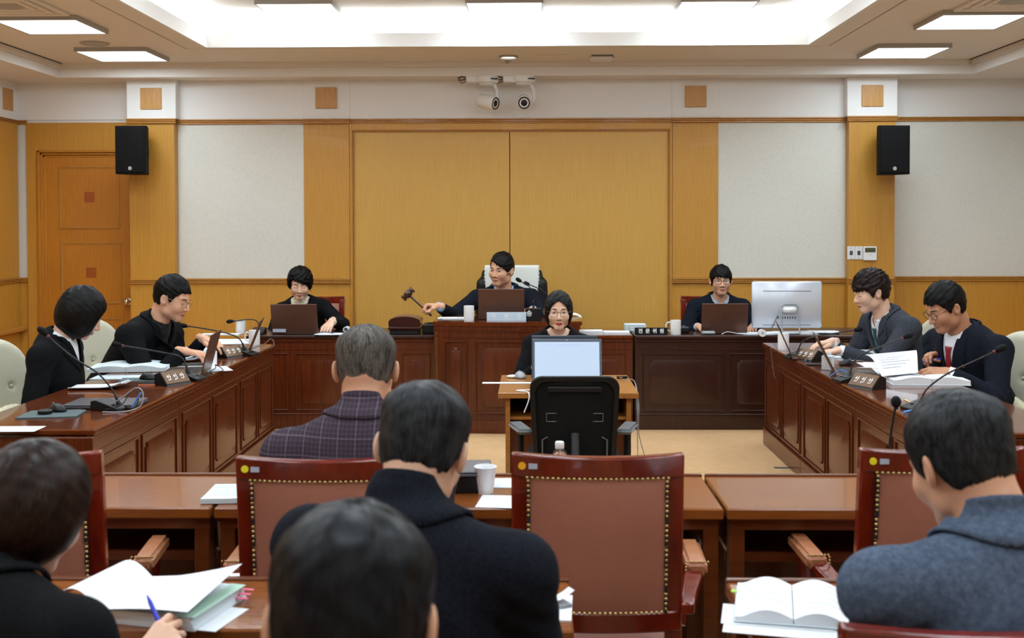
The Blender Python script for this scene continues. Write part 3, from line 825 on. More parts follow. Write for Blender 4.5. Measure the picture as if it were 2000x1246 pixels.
    if eyes:
        fl = lambda u: np.sqrt(np.clip(1 - (2 * u - 1) ** 2, 0, 1))
        for sg in (-1, 1):
            op = 0.0040 if eyes == 'open' else 0.0016
            zc = 0.001 if eyes == 'open' else -0.005
            fp('eyebrow', lambda u, v: sg * (0.014 + 0.036 * u), lambda u, v: 0.0220 + 0.0032 * np.sin(u * 2.6) + (v - 0.5) * 0.0065 * brow * np.interp(u, [0, .2, .7, 1], [.7, 1, .8, .2]), 10, 2, 0.0008, 'brow')
            if eyes == 'open':
                e = fp('eye', lambda u, v: sg * (0.0165 + 0.029 * u), lambda u, v: zc + (v - 0.45) * 2 * op * fl(u) + 0.001 * u, 12, 4, 0.0004, 'eye_white')
                fp('iris', lambda u, v: sg * 0.031 + (2 * v - 1) * 0.0070 * fl(u), lambda u, v: zc + 0.0004 + (2 * u - 1) * 0.0043, 8, 6, 0.0008, 'iris', e)
            fp('eyelid_line', lambda u, v: sg * (0.0155 + 0.031 * u), lambda u, v: zc + 0.0008 + op * fl(u) * (1.15 if eyes == 'open' else -1.2) + (v - 0.5) * 0.0026, 12, 2, 0.0009, 'lid_line')
        fp('lips', lambda u, v: (2 * u - 1) * 0.0225, lambda u, v: -0.0655 + (v - 0.5) * 0.0145 * fl(u) ** 0.8 - 0.0012 * np.abs(2 * u - 1), 14, 6, 0.0006, lips)
        fp('mouth_line', lambda u, v: (2 * u - 1) * 0.023, lambda u, v: -0.0655 - 0.0016 * np.abs(2 * u - 1) + (v - 0.5) * 0.0013, 10, 1, 0.0011, 'lid_line')
        for sg in (-1, 1):
            fp('nostril', lambda u, v: sg * 0.0075 + (2 * v - 1) * 0.0032 * fl(u), lambda u, v: -0.0455 + (2 * u - 1) * 0.0016, 4, 3, 0.0006, 'lid_line')
    if glasses:
        gm = M[glasses]; g = MB(); lens = MB(); tw_ = lambda q: Vector(to_world(V3(*q), V3(Hc), Rm, s))
        rw, rh = 0.0245, 0.0175
        for sg in (-1, 1):
            ring = []
            for k in range(25):
                a = 2 * math.pi * k / 24; ca, sa = math.cos(a), math.sin(a)
                ex = math.copysign(abs(ca) ** 0.75, ca) * rw; ez = math.copysign(abs(sa) ** 0.8, sa) * rh
                ring.append(tw_((sg * 0.0325 + ex, 0.094 - 0.10 * abs(ex + sg * 0.0325 if False else (sg * 0.0325 + ex)) * 0.3, -0.001 + ez)))
            g.tube(ring, 0.0013 * s * (1.3 if glasses == 'frame_dark' else 0.8), 5, caps=False)
            lens.add(ring[:-1], [tuple(range(24))])
            g.tube([tw_((sg * 0.056, 0.090, 0.006)), tw_((sg * 0.072, 0.078, 0.008)), tw_((sg * 0.0795, 0.02, 0.012)), tw_((sg * 0.083, -0.012, 0.014))], 0.0014 * s, 5)
        g.tube([tw_((-0.009, 0.0935, 0.004)), tw_((0, 0.097, 0.006)), tw_((0.009, 0.0935, 0.004))], 0.0012 * s, 5)
        go = g.build('glasses', gm, root)
        lens.build('lens', M['glass_lens'], go)
    if hair: make_hair(root, None, Hc, Rm, s, hair, hairm, hairh, nstr, strw)
    return dict(root=root, W=W, E=E, N=N, Rt=Rt, Hc=Hc, Rm=Rm, HR=HR, s=s, jk0=jk0)
# ================================================================ the room
YB, YM, YP = 10.60, 10.46, 10.36          # side wall face, middle wall face, outer pillar face
XL, XR = -4.86, 4.80
def struct(name, o): o.name = name; return tag(o, kind='structure')
def X(px, Y): return atY(px, 500, Y).x
def Z(py, Y, px=1000): return atY(px, py, Y).z
floor = struct('floor', bx('floor', M['carpet'], XL - .2, XR + .2, -2.6, YB + .3, -0.1, 0))
bx('cable_cover', M['grey_plastic'], *sorted((atZ(1512, 914, 0).x, atZ(1552, 914, 0).x)), atZ(1520, 915, 0).y, atZ(1520, 915, 0).y + 0.03, 0, 0.004, floor)
ZR0, ZR1 = Z(553, YM), Z(543, YM)          # chair rail
ZU0, ZU1 = Z(241, YM), Z(231, YM)          # upper moulding
ZTOP = 3.2
wb = struct('wall_back', MB().box(XL - .2, XR + .2, YB, YB + .25, 0, ZTOP).build('wall_back', M['paint_white'], None, None))
x262, x348, x595, x682, x1317, x1402, x1651, x1740 = [X(p, YM) for p in (262, 349, 595, 684, 1313, 1402, 1651, 1740)]
bx('wall_core', M['paint_white'], x262 + .01, x1740 - .01, YM + .012, YB, 0, ZTOP, wb, angle=None)
def rail(name, x0, x1, yf, z0, z1, m='oak_trim', parent=wb, d=0.028):
    """moulding of three fine ribs running along x, face at yf - d"""
    h = (z1 - z0) / 3; g = h * .22
    prof = []
    for k in range(3):
        a = z0 + k * h; dd = d * (0.75 + 0.12 * k)
        prof += [(0.45 * d, a), (dd, a + g), (dd, a + h - g), (0.45 * d, a + h)]
    prof = [(0, z0)] + prof + [(0, z1)]
    n = len(prof)
    vs = [(x, yf - p, z) for x in (x0, x1) for p, z in prof]
    fs = [(i, i + 1, i + 1 + n, i + n) for i in range(n - 1)] + [(n - 1, 0, n, 2 * n - 1), tuple(range(n))[::-1], tuple(range(n, 2 * n))]
    mb = MB(); mb.v, mb.f = vs, fs
    return mb.build(name, M[m], parent, None, fix=True)
def cover(name, m, x0, x1, yf, z0, z1, t=0.012, bev=0.0015):
    return bx(name, M[m], x0, x1, yf - t, yf + 0.001, z0, z1, wb, bev)
# middle field: frieze, fabric panels, dado panels
for a, b, yy in ((x348, x595, YM), (x1402, x1651, YM)):
    cover('frieze_panel', 'paint_white', a, b, yy + .012, ZU1, 3.0)
    cover('wallpaper_panel', 'wallpaper', a, b, yy + .012, ZR1, ZU0)
    cover('dado_panel', 'oak', a + .001, b - .001, yy + .012, 0.1, ZR0)
    rail('upper_moulding', a, b, yy, ZU0, ZU1); rail('chair_rail', a, b, yy, ZR0, ZR1)
for i, (a, b, fl) in enumerate(((x595, x682, 0), (x1317, x1402, 0), (x262, x348, 1), (x1651, x1740, 1))):
    yf = (YM - .012) if not fl else YP
    e = 0.018 if fl else 0.006
    if fl: bx('pillar_core', M['oak'], a, b, YP, YM + .02, 0.0, ZU0, wb, angle=None); bx('pillar_head', M['paint_white'], a - e, b + e, YP - .004, YM + .02, ZU1, 3.0, wb, 0.002)
    else: cover('pillar_panel', 'oak', a, b, yf + .012, ZR1, ZU0); cover('pillar_head', 'paint_white', a - e, b + e, yf + .014, ZU1, 3.0); cover('dado_panel', 'oak', a - .004, b + .004, yf + .012, .1, ZR0)
    rail('upper_moulding', a - e, b + e, yf - (.012 if not fl else 0), ZU0, ZU1); 
    if fl: rail('chair_rail', a, b + .004, yf, ZR0, ZR1)
    else: rail('chair_rail', a - .004, b + .004, yf - .01, ZR0, ZR1)
    cx, cz = (a + b) / 2, Z(190, yf); hs_ = 0.098
    sq = bx('square_inlay', M['oak_square'], cx - hs_, cx + hs_, yf - .016 - (.0 if not fl else .0), yf, cz - hs_, cz + hs_, wb, 0.003)
# big double panel in the middle
za = Z(253, YM); zb = 0.1
cover('frieze_panel', 'paint_white', x682 + .006, x1317 - .006, YM + .006, ZU1, 3.0)
rail('upper_moulding', x682 + .006, x1317 - .006, YM, ZU0, ZU1)
fx0, fx1 = X(689, YM), X(1308, YM)
bx('panel_frame', M['oak'], x682 + .004, fx0, YM - .022, YM + .02, zb, ZU0, wb, 0.002)
bx('panel_frame', M['oak'], fx1, x1317 - .004, YM - .022, YM + .02, zb, ZU0, wb, 0.002)
bx('panel_frame', M['oak'], fx0, fx1, YM - .022, YM + .02, za, ZU0, wb, 0.002)
for k, (o_, d_) in enumerate(((0.0, 0.030), (0.012, 0.020))):
    bx('frame_bead', M['oak_trim'], fx0 + o_, fx0 + o_ + .010, YM - d_, YM, zb, za - o_, wb, 0.003)
    bx('frame_bead', M['oak_trim'], fx1 - o_ - .010, fx1 - o_, YM - d_, YM, zb, za - o_, wb, 0.003)
    bx('frame_bead', M['oak_trim'], fx0 + o_, fx1 - o_, YM - d_, YM, za - o_ - .010, za - o_, wb, 0.003)
xm = X(996, YM)
bx('double_panel', M['oak_light'], fx0 + .02, xm - .0035, YM - .006, YM + .012, zb, za - .02, wb, 0.002)
bx('double_panel', M['oak_light'], xm + .0035, fx1 - .02, YM - .006, YM + .012, zb, za - .02, wb, 0.002)
bx('panel_backing', M['ceiling_gap'], fx0, fx1, YM + .011, YM + .014, zb, za, wb)
# recessed wall ends
zu0, zu1, zr0, zr1 = Z(240, YB), Z(231.5, YB), Z(550, YB), Z(540.5, YB)
cover('frieze_panel', 'paint_white', XL, x262, YB, zu1, 3.0); cover('frieze_panel', 'paint_white', x1740, XR, YB, zu1, 3.0)
cover('wallpaper_panel', 'wallpaper', x1740, XR, YB, zr1, zu0); cover('dado_panel', 'oak', x1740, XR, YB, .1, zr0)
rail('upper_moulding', x1740, XR, YB - .012, zu0, zu1); rail('chair_rail', x1740, XR, YB - .012, zr0, zr1)
bx('dado_joint', M['ceiling_gap'], X(1736.5, YP) - .002, X(1736.5, YP) + .002, YP - .001, YP, 0.1, ZR0, wb)
xd0 = X(57, YB)
cover('wallpaper_panel', 'wallpaper', XL, xd0, YB, zr1, zu0); cover('dado_panel', 'oak', XL, xd0, YB, .1, zr0)
rail('upper_moulding', XL, xd0, YB - .012, zu0, zu1); rail('chair_rail', XL, xd0, YB - .012, zr0, zr1)
# door in its oak surround
xs0, xs1 = X(78, YB), x262 - .0
ds = struct('door_1', empty('door_1', ((xs0 + xs1) / 2, YB, 0)))
def dpt(name, m, x0, x1, y0, y1, z0, z1, bev=.002, par=ds):
    o = bx(name, M[m], x0, x1, y0, y1, z0, z1, None, bev); o.parent = par; o.matrix_parent_inverse = Matrix.Translation(-ds.location) if par is ds else Matrix(); return o
zdt = Z(292, YB); zsu = Z(237, YB)
dpt('door_surround', 'oak', xd0, xs0, YB - .03, YB + .001, 0, zsu); dpt('door_surround', 'oak', xs0, xs1, YB - .03, YB + .001, zdt, zsu)
dx0, dx1, dzt = X(96, YB), X(262, YB) - .03, Z(300, YB)
for k, (o_, d_) in enumerate(((0, .05), (.022, .036), (.044, .024))):
    dpt('door_casing', 'oak_door', xs0 + o_, xs0 + o_ + .026, YB - d_, YB, 0, zdt - o_, .004)
    dpt('door_casing', 'oak_door', xs0 + o_, xs1, YB - d_, YB, zdt - o_ - .018, zdt - o_, .004)
leaf = dpt('door_leaf', 'oak_door', xs0 + .055, dx1 + .03, YB - .018, YB - .002, 0.01, zdt - .05)
def dpanel(pa, pb, pt, pbm):
    x0, x1, z0, z1 = X(pa, YB), X(pb, YB), Z(pbm, YB), Z(pt, YB)
    f = MB()
    for k, (o_, d_) in enumerate(((0, .010), (.010, .006))):
        yy = YB - .018
        f.box(x0 + o_, x1 - o_, yy - d_, yy + .001, z1 - o_ - .010, z1 - o_, .003); f.box(x0 + o_, x1 - o_, yy - d_, yy + .001, z0 + o_, z0 + o_ + .010, .003)
        f.box(x0 + o_, x0 + o_ + .010, yy - d_, yy + .001, z0 + o_ + .0101, z1 - o_ - .0101, .003); f.box(x1 - o_ - .010, x1 - o_, yy - d_, yy + .001, z0 + o_ + .0101, z1 - o_ - .0101, .003)
    o = f.build('door_panel_moulding', M['oak_trim'], ds); o.matrix_parent_inverse = Matrix.Translation(-ds.location)
    return (x0 + x1) / 2, (z0 + z1) / 2
for pa, pb, pt, pbm, sq in ((119, 236, 323, 445, 383), (121, 238, 472, 592, 531), (121, 239, 620, 760, 690)):
    cx, cz = dpanel(pa, pb, pt, pbm); cz = Z(sq, YB)
    cx -= 0.0
    dpt('square_inlay', 'inlay_red', cx - .048, cx + .048, YB - .021, YB - .018, cz - .048, cz + .048, 0.001)
kb = MB(); kx_, kz_ = X(251, YB), Z(588, YB); kT = Matrix.Translation((kx_, YB - .018, kz_)) @ Matrix.Rotation(R(90), 4, 'X')
kb.lathe([(.034, 0), (.034, .006), (.014, .010), (.012, .03), (.026, .038), (.033, .052), (.030, .068), (.016, .078), (0.001, .080)], 24, kT)
ko = kb.build('door_knob', M['brass'], ds, 60); ko.matrix_parent_inverse = Matrix.Translation(-ds.location); ko.data.materials[0] = M['chrome']
# left wall
wl = struct('wall_left', bx('wall_left', M['oak'], XL - .2, XL, -2.6, YB, 0, ZTOP, None, angle=None))
def lw(name, m, y0, y1, z0, z1, t=.012, bev=.002): return bx(name, M[m], XL, XL + t, y0, y1, z0, z1, wl, bev)
lw('frieze_panel', 'paint_white', -2.5, YB, zu1, 3.0)
yq = 10.6
for y0 in (YB - 1.15, YB - 2.9, YB - 4.6, YB - 6.4, YB - 8.2, YB - 10.0):
    lw('wood_panel', 'oak', y0, y0 + 1.1, zr1, zu0, .03); lw('wallpaper_panel', 'wallpaper', y0 - .62, y0, zr1, zu0); lw('dado_panel', 'oak', y0 - .6, y0 + 1.12, .1, zr0, .016)
for (a, b) in ((zu0, zu1), (zr0, zr1)):
    for k in range(3):
        h_ = (b - a) / 3
        bx('moulding_rib', M['oak_trim'], XL, XL + .03 + .004 * k, -2.5, YB - .01, a + k * h_ + .002, a + (k + 1) * h_ - .002, wl, .004)
cyq = atX(15, 195, XL + .012).y
bx('square_inlay', M['oak_square'], XL + .012, XL + .018, min(cyq - .1, YB - .3), min(cyq + .1, YB - .1), Z(216, YB), Z(174, YB), wl, .002)
# skirting box under the left wall
bx('dado_ledge', M['oak_trim'], XL, XL + .09, -2.5, YB - .012, Z(640, YB) - .02, Z(640, YB) + .02, wl, .006)
wr_ = struct('wall_right', bx('wall_right', M['wallpaper'], XR, XR + .2, -2.6, YB, 0, ZTOP, None, angle=None))
bx('dado_panel', M['oak'], XR - .012, XR, -2.5, YB - .02, .1, zr0, wr_)
bx('chair_rail', M['oak_trim'], XR - .03, XR, -2.5, YB - .02, zr0, zr1, wr_)
bx('frieze_panel', M['paint_white'], XR - .012, XR, -2.5, YB - .02, zu1, 3.0, wr_)
wf = struct('wall_front', bx('wall_front', M['oak'], XL, XR, -2.8, -2.6, 0, ZTOP, None, angle=None))
bx('wallpaper_panel', M['wallpaper'], XL + .1, XR - .1, -2.6, -2.59, .95, 2.6, wf)
struct('baseboard_back', bx('baseboard_back', M['oak_trim'], x262, x1740, YM - .02, YM + .01, 0, .1, None, .004))
# ---------------------------------------------------------------- ceiling
ce = struct('ceiling', empty('ceiling', (0, 4, Z1)))
def cp(name, m, x0, x1, y0, y1, z0, z1, bev=0.0, par=ce, angle=35):
    o = bx(name, M[m], x0, x1, y0, y1, z0, z1, par, bev, angle); o.matrix_parent_inverse = Matrix.Translation(-ce.location); return o
ZS = 2.94
fy = 10.24 - .0; fxl, fxr = atZ(110, 150, ZS).x, atZ(1902, 143.5, ZS).x; fy = atZ(1000, 147, ZS).y
ZF = ZS + .095
cp('soffit', 'ceiling_paint', XL - .1, XR + .1, fy, YB + .2, ZS, ZTOP); cp('soffit', 'ceiling_paint', XL - .1, fxl, -2.6, fy, ZS, ZTOP); cp('soffit', 'ceiling_paint', fxr, XR + .1, -2.6, fy, ZS, ZTOP)
# stepped edge between soffit and main ceiling
s1 = .05
cp('ceiling_step', 'ceiling_paint', fxl, fxr, fy - s1, fy, ZF - .02, ZTOP); cp('ceiling_step', 'ceiling_paint', fxl, fxl + s1, -2.6, fy - s1, ZF - .02, ZTOP); cp('ceiling_step', 'ceiling_paint', fxr - s1, fxr, -2.6, fy - s1, ZF - .02, ZTOP)
for a in ((fxl, fxr, fy - .012, fy + .004, ZS - .006, ZF - .02), (fxl - .004, fxl + .012, -2.6, fy, ZS - .006, ZF - .02), (fxr - .012, fxr + .004, -2.6, fy, ZS - .006, ZF - .02)):
    cp('fascia', 'paint_white', *a, bev=.002)
tx0, ty1, tx1 = atZ(402.5, 91, Z1).x, atZ(1000, 88.5, Z1).y, atZ(1580, 85, Z1).x
ty0 = -1.4; g0, g1 = .175, .19
gx0, gx1, gy1, gy0 = tx0 - g1, tx1 + g1, ty1 + .10, ty0 - g1
xi0, xi1, yi1 = fxl + s1, fxr - s1, fy - s1
gw = .014
# ring between outer step and groove, then ring between groove and tray
def ringp(name, m, ox0, ox1, oy0, oy1, ix0, ix1, iy0, iy1, z0, z1):
    cp(name, m, ox0, ix0, oy0, oy1, z0, z1); cp(name, m, ix1, ox1, oy0, oy1, z0, z1); cp(name, m, ix0, ix1, iy1, oy1, z0, z1); cp(name, m, ix0, ix1, oy0, iy0, z0, z1)
ringp('ceiling_board', 'ceiling_paint', xi0, xi1, -2.6, yi1, gx0 - gw, gx1 + gw, gy0 - gw, gy1 + gw, Z1, Z1 + .03)
ringp('ceiling_board', 'ceiling_paint', gx0, gx1, gy0, gy1, tx0 - .035, tx1 + .035, ty0 - .035, ty1 + .035, Z1, Z1 + .03)
ringp('groove_back', 'ceiling_gap', gx0 - gw, gx1 + gw, gy0 - gw, gy1 + gw, gx0, gx1, gy0, gy1, Z1 + .02, Z1 + .03)
for a, b in (((xi0 - .001, xi0 + .012, -2.6, yi1), 0), ((xi1 - .012, xi1 + .001, -2.6, yi1), 0)):
    cp('edge_gap', 'ceiling_gap', *a, Z1 - .004, Z1 + .002)
# tray lip, cove strips, outer cove wall, tray ceiling
lt = .035; ZL = Z1 + .105
ringp('tray_lip', 'paint_white', tx0 - lt, tx1 + lt, ty0 - lt, ty1 + lt, tx0, tx1, ty0, ty1, Z1 - .006, ZL)
cw = .42
ringp('cove_wall', 'paint_white', tx0 - cw - .05, tx1 + cw + .05, ty0 - cw - .05, ty1 + cw + .05, tx0 - cw, tx1 + cw, ty0 - cw, ty1 + cw, Z1 + .02, Z2 + .05)
ringp('cove_floor', 'paint_white', tx0 - cw, tx1 + cw, ty0 - cw, ty1 + cw, tx0 - lt, tx1 + lt, ty0 - lt, ty1 + lt, Z1 + .03, Z1 + .035)
cp('tray_ceiling', 'paint_white', tx0 - cw - .05, tx1 + cw + .05, ty0 - cw - .05, ty1 + cw + .05, Z2, Z2 + .05)
ringp('cove_light_strip', 'cove_white', tx0 - .20, tx1 + .20, ty0 - .20, ty1 + .20, tx0 - .10, tx1 + .10, ty0 - .10, ty1 + .10, Z1 + .04, Z1 + .06)
bx('roof_lid', M['ceiling_paint'], XL - .1, XR + .1, -2.7, YB + .2, ZTOP + .25, ZTOP + .3).parent = ce
bpy.data.objects['roof_lid'].matrix_parent_inverse = Matrix.Translation(-ce.location)
# ---------------------------------------------------------------- ceiling lamps
LW = .30
def panel_lamp(x, y, z, label, group, first=[None]):
    if first[0] is None:
        t = empty('ceiling_panel_light')
        f = MB(); o_, i_, zb_ = LW, LW - .014, -.035
        for a in ((-o_, o_, -o_, -i_), (-o_, o_, i_, o_), (-o_, -i_, -i_, i_), (i_, o_, -i_, i_)): f.box(*a, zb_, 0, .002)
        f.build('lamp_frame', M['alu'], t)
        bx('diffuser', M['lamp_white'], -i_, i_, -i_, i_, zb_ + .004, zb_ + .010, t)
        first[0] = t
    else: t = copy_tree(first[0])
    t.location = (x, y, z); tag(t, label, 'ceiling light', group)
    a = area('lamp_glow', (x, y, z - .045), LW * 1.8, LW * 1.8, AREA_W)
    return t
for j, sx in enumerate(SIDE_X):
    nm = 'left' if j == 0 else 'right'
    for k, y in enumerate(LAMPS_SIDE_Y):
        pos = ['nearest the back wall', 'second from the back wall', 'third from the back wall', 'fourth from the back wall', 'fifth from the back wall', 'sixth from the back wall', 'seventh from the back wall'][k]
        c_ = atZ((160 + 313) / 2, 111, Z1) if (j == 0 and k == 0) else (atZ(1762, 105, Z1) if (j == 1 and k == 0) else None)
        if j == 0: x_, y_ = atZ(243, 111, Z1 - .03).x, y
        else: x_, y_ = atZ(1762, 104, Z1 - .03).x, y
        yb = atZ(243 if j == 0 else 1762, 111 if j == 0 else 104.5, Z1 - .035).y
        yn = atZ(96 if j == 0 else 1885, 54 if j == 0 else 44.5, Z1 - .035).y
        y_ = yb + (yn - yb) * k
        panel_lamp(x_, y_, Z1, f'square white ceiling panel light on the {nm} side, {pos}', 'ceiling panel lights')
for k in range(6):
    yb = atZ(985, 5.5, Z2 - .035).y + LW; 
    for j, px in enumerate((571, 985, 1404)):
        x_ = atZ(px, 7, Z2 - .035).x
        side = ('left', 'middle', 'right')[j]
        panel_lamp(x_, yb - 1.62 * k, Z2, f'square white panel light inside the bright ceiling tray, {side} column, {["back", "second", "third", "fourth", "fifth", "sixth"][k]} row', 'tray panel lights')
# small ceiling things
def disc(name, label, cat, px, py, z, rad, prof, m, ring=None):
    c = atZ(px, py, z); t = empty(name, (c.x, c.y, z), 0, label, cat)
    MB().lathe([(r_ * rad, zz) for r_, zz in prof], 28).build('body', M[m], t)
    return t
t = disc('ceiling_speaker', 'round grey ceiling speaker grille by the left lamps', 'speaker', 185, 84, Z1, .115, [(0.001, -.006), (.88, -.008), (.9, -.012), (1, -.008), (1, 0)], 'alu')
t = disc('downlight', 'small round lit downlight above the white cameras', 'downlight', 993, 109.5, Z1, .085, [(.80, -.004), (.82, -.018), (1, -.012), (1, 0)], 'alu')
MB().lathe([(.001, -.006), (.8 * .085, -.006)], 24, caps=False).build('bulb', M['lamp_white'], t)
t = disc('sprinkler', 'tiny sprinkler head beside the far left ceiling lamp', 'sprinkler', 110, 35, Z1, .03, [(.25, -.03), (.3, -.025), (.25, -.01), (1, -.006), (1, 0)], 'alu')
t = disc('sprinkler', 'tiny sprinkler head just behind the round downlight', 'sprinkler', 991, 119, Z1, .025, [(.25, -.025), (.3, -.02), (.25, -.01), (1, -.006), (1, 0)], 'alu')
t = disc('sprinkler', 'tiny dark sprinkler head over the right ceiling lamp', 'sprinkler', 1867, 27, Z1, .02, [(.25, -.025), (.3, -.02), (.25, -.01), (1, -.006), (1, 0)], 'alu')
# wireless access box and hatch
c = atZ(1175, 110, Z1); t = empty('access_point', (c.x, c.y, Z1), 0, 'flat white rounded wireless box on the ceiling right of the downlight', 'wireless box')
bx('body', M['white_plastic'], -.10, .10, -.10, .10, -.035, -.006, t, .014); bx('mount', M['grey_plastic'], -.09, .09, -.09, .09, -.008, 0, t)
MB().ball((.09, -.1, -.02), .004, 8).build('indicator', M['letter_dark'], t)
c = atZ(1083, 110.5, Z1); t = empty('ceiling_hatch', (c.x, c.y, Z1), 0, 'thin flat ceiling access hatch between downlight and wireless box', 'hatch')
bx('hatch_lid', M['ceiling_paint'], -.16, .16, -.12, .12, -.006, 0, t, .002)
# square diffuser vents
for px, py, lb in ((12, 10, 'square ceiling air diffuser in the top left corner'), (1985, 0, 'round-throated ceiling air diffuser in the top right corner')):
    c = atZ(px, py, Z1); t = empty('air_diffuser', (c.x, c.y, Z1), 0, lb, 'air vent')
    for r_ in (.30, .22, .15):
        f = MB(); o_, i_ = r_, r_ - .03
        for a in ((-o_, o_, -o_, -i_), (-o_, o_, i_, o_), (-o_, -i_, -i_, i_), (i_, o_, -i_, i_)): f.box(*a, -.02 + (.30 - r_) * .05, 0, .003)
        f.build('vane', M['ceiling_paint'], t)
    MB().lathe([(.10, -.012), (.12, -.004), (.12, 0)], 24).build('throat', M['alu'], t)
# PTZ cameras
def ptz(px, lb, yawc):
    Y = 10.22; c = atY(px, 150, Y); t = empty('ceiling_camera', (c.x, YM - .24, ZS), 0, lb, 'camera', 'white cameras under the ceiling edge')
    MB().lathe([(.001, -.05), (.080, -.05), (.088, -.04), (.092, -.012), (.084, 0)], 28).build('mount', M['white_gloss'], t, 50)
    bx('vent_slot', M['letter_dark'], .03, .084, -.086, -.06, -.032, -.024, t)
    bx('connector_box', M['white_plastic'], -.155, -.05, -.045, .045, -.048, 0, t, .006)
    MB().lathe([(.001, -.066), (.055, -.066), (.060, -.05)], 24).build('turntable', M['white_plastic'], t, 50)
    ar = MB().tube([(.055, 0, -.06), (.076, 0, -.10), (.078, 0, -.17), (.062, 0, -.19)], .014, 8).build('arm', M['white_plastic'], t)
    T = Matrix.Translation((0, -.0, -.185)) @ Matrix.Rotation(yawc, 4, 'Z') @ Matrix.Rotation(R(102), 4, 'X')
    MB().lathe([(.001, -.09), (.034, -.085), (.048, -.06), (.050, 0), (.050, .075), (.046, .082)], 24, T).build('camera_body', M['white_gloss'], t, 40)
    l = MB().lathe([(.046, .079), (.042, .088), (.032, .080)], 24, T).build('lens_ring', M['black_plastic'], t, 50)
    MB().lathe([(.034, .079), (.018, .084), (.001, .086)], 24, T).build('lens', M['black_metal'], l, 80)
    cb = MB().tube([(-.15, 0, -.02), (-.20, .0, -.03), (-.22, -.01, -.012), (-.19, -.01, -.005), (-.16, 0, -.012)], .004, 6)
    cb.tube([(-.15, .01, -.03), (-.19, .01, -.05), (-.215, 0, -.03), (-.2, 0, -.008)], .003, 6)
    cb.build('cable', M['black_plastic'], t); t.scale = (1.2, 1.2, 1.25)
ptz(951, 'white dome-mounted camera turned aside, the left of two under the ceiling edge', R(55))
ptz(1023, 'white dome-mounted camera facing the room, the right of two under the ceiling edge', R(2))
# wall loudspeakers
def wall_speaker(px, lb, rz):
    c = atY(px, 294, YP - .24); t = empty('wall_speaker', (c.x, YP - .20, c.z), rz, lb, 'loudspeaker', 'black wall loudspeakers')
    wdt, hgt = .138, .215
    b = MB(); pr = [(-wdt, -.14), (wdt, -.14), (wdt, -.10), (.07, .10), (-.07, .10), (-wdt, -.10)]
    b.prism(pr, -hgt, hgt); b.build('cabinet', M['black_matte'], t)
    bx('grille', M['mesh_black'], -wdt + .008, wdt - .008, -.148, -.139, -hgt + .012, hgt - .012, t, .004)
    lg = MB().lathe([(.017, 0), (.017, .003), (.013, .003), (.013, .0015), (.001, .0015)], 20, Matrix.Translation((0, -.148, -hgt + .05)) @ Matrix.Rotation(R(90), 4, 'X')).build('badge', M['alu'], t)
    MB().tube([(-.008, -.152, -hgt + .045), (0, -.152, -hgt + .055), (.004, -.152, -hgt + .047), (.008, -.152, -hgt + .055)], .0014, 5).build('badge_mark', M['alu'], lg)
    bx('bracket', M['black_metal'], -.03, .03, .09, .20, -.05, .05, t)
wall_speaker(264, 'black wall loudspeaker above the panelled door', R(-4))
wall_speaker(1738, 'black wall loudspeaker on the right pillar above the thermostat', R(4))
# switches and thermostat
yf = YP
for px, lb in ((1662, 'left'), (1677, 'middle')):
    x_, z_ = X(px, yf), Z(495, yf)
    t = empty('wall_switch', (x_, yf, z_), 0, 'small white wall switch plate, ' + ('far left of the three wall controls' if lb == 'left' else 'next to the thermostat'), 'switch', 'wall controls on the right pillar')
    bx('plate', M['white_plastic'], -.034, .034, -.008, 0, -.060, .060, t, .002)
    bx('rocker', M['letter_dark'], -.013, .013, -.012, -.008, -.019, .019, t, .002)
    for zz in (-.044, .044): MB().ball((0, -.009, zz), .004, 6).build('screw', M['grey_plastic'], t)
    MB().tube([(0, -.013, -.006), (0, -.013, .006)], .0025, 6).build('indicator', M['alu'], t)
x_, z_ = X(1698, yf), Z(496, yf)
t = empty('thermostat', (x_, yf, z_), 0, 'white wall thermostat with a small green-grey display', 'thermostat')
bx('body', M['white_gloss'], -.061, .061, -.026, 0, -.064, .064, t, .004); bx('display', M['lcd'], -.048, .048, -.028, -.025, .010, .052, t, .001)
bx('cover_line', M['grey_plastic'], -.012, .012, -.0275, -.025, -.012, -.010, t)
x_, z_ = X(1662, YP), Z(655, YP)
t = empty('wall_outlet', (x_, YP, z_), 0, 'small white outlet plate low on the pillar by the grey-suited man', 'outlet')
bx('plate', M['white_plastic'], -.04, .04, -.008, 0, -.03, .05, t, .002); MB().lathe([(.02, 0), (.02, .003), (.001, .003)], 18, Matrix.Translation((0, -.008, .01)) @ Matrix.Rotation(R(90), 4, 'X')).build('socket', M['grey_plastic'], t)
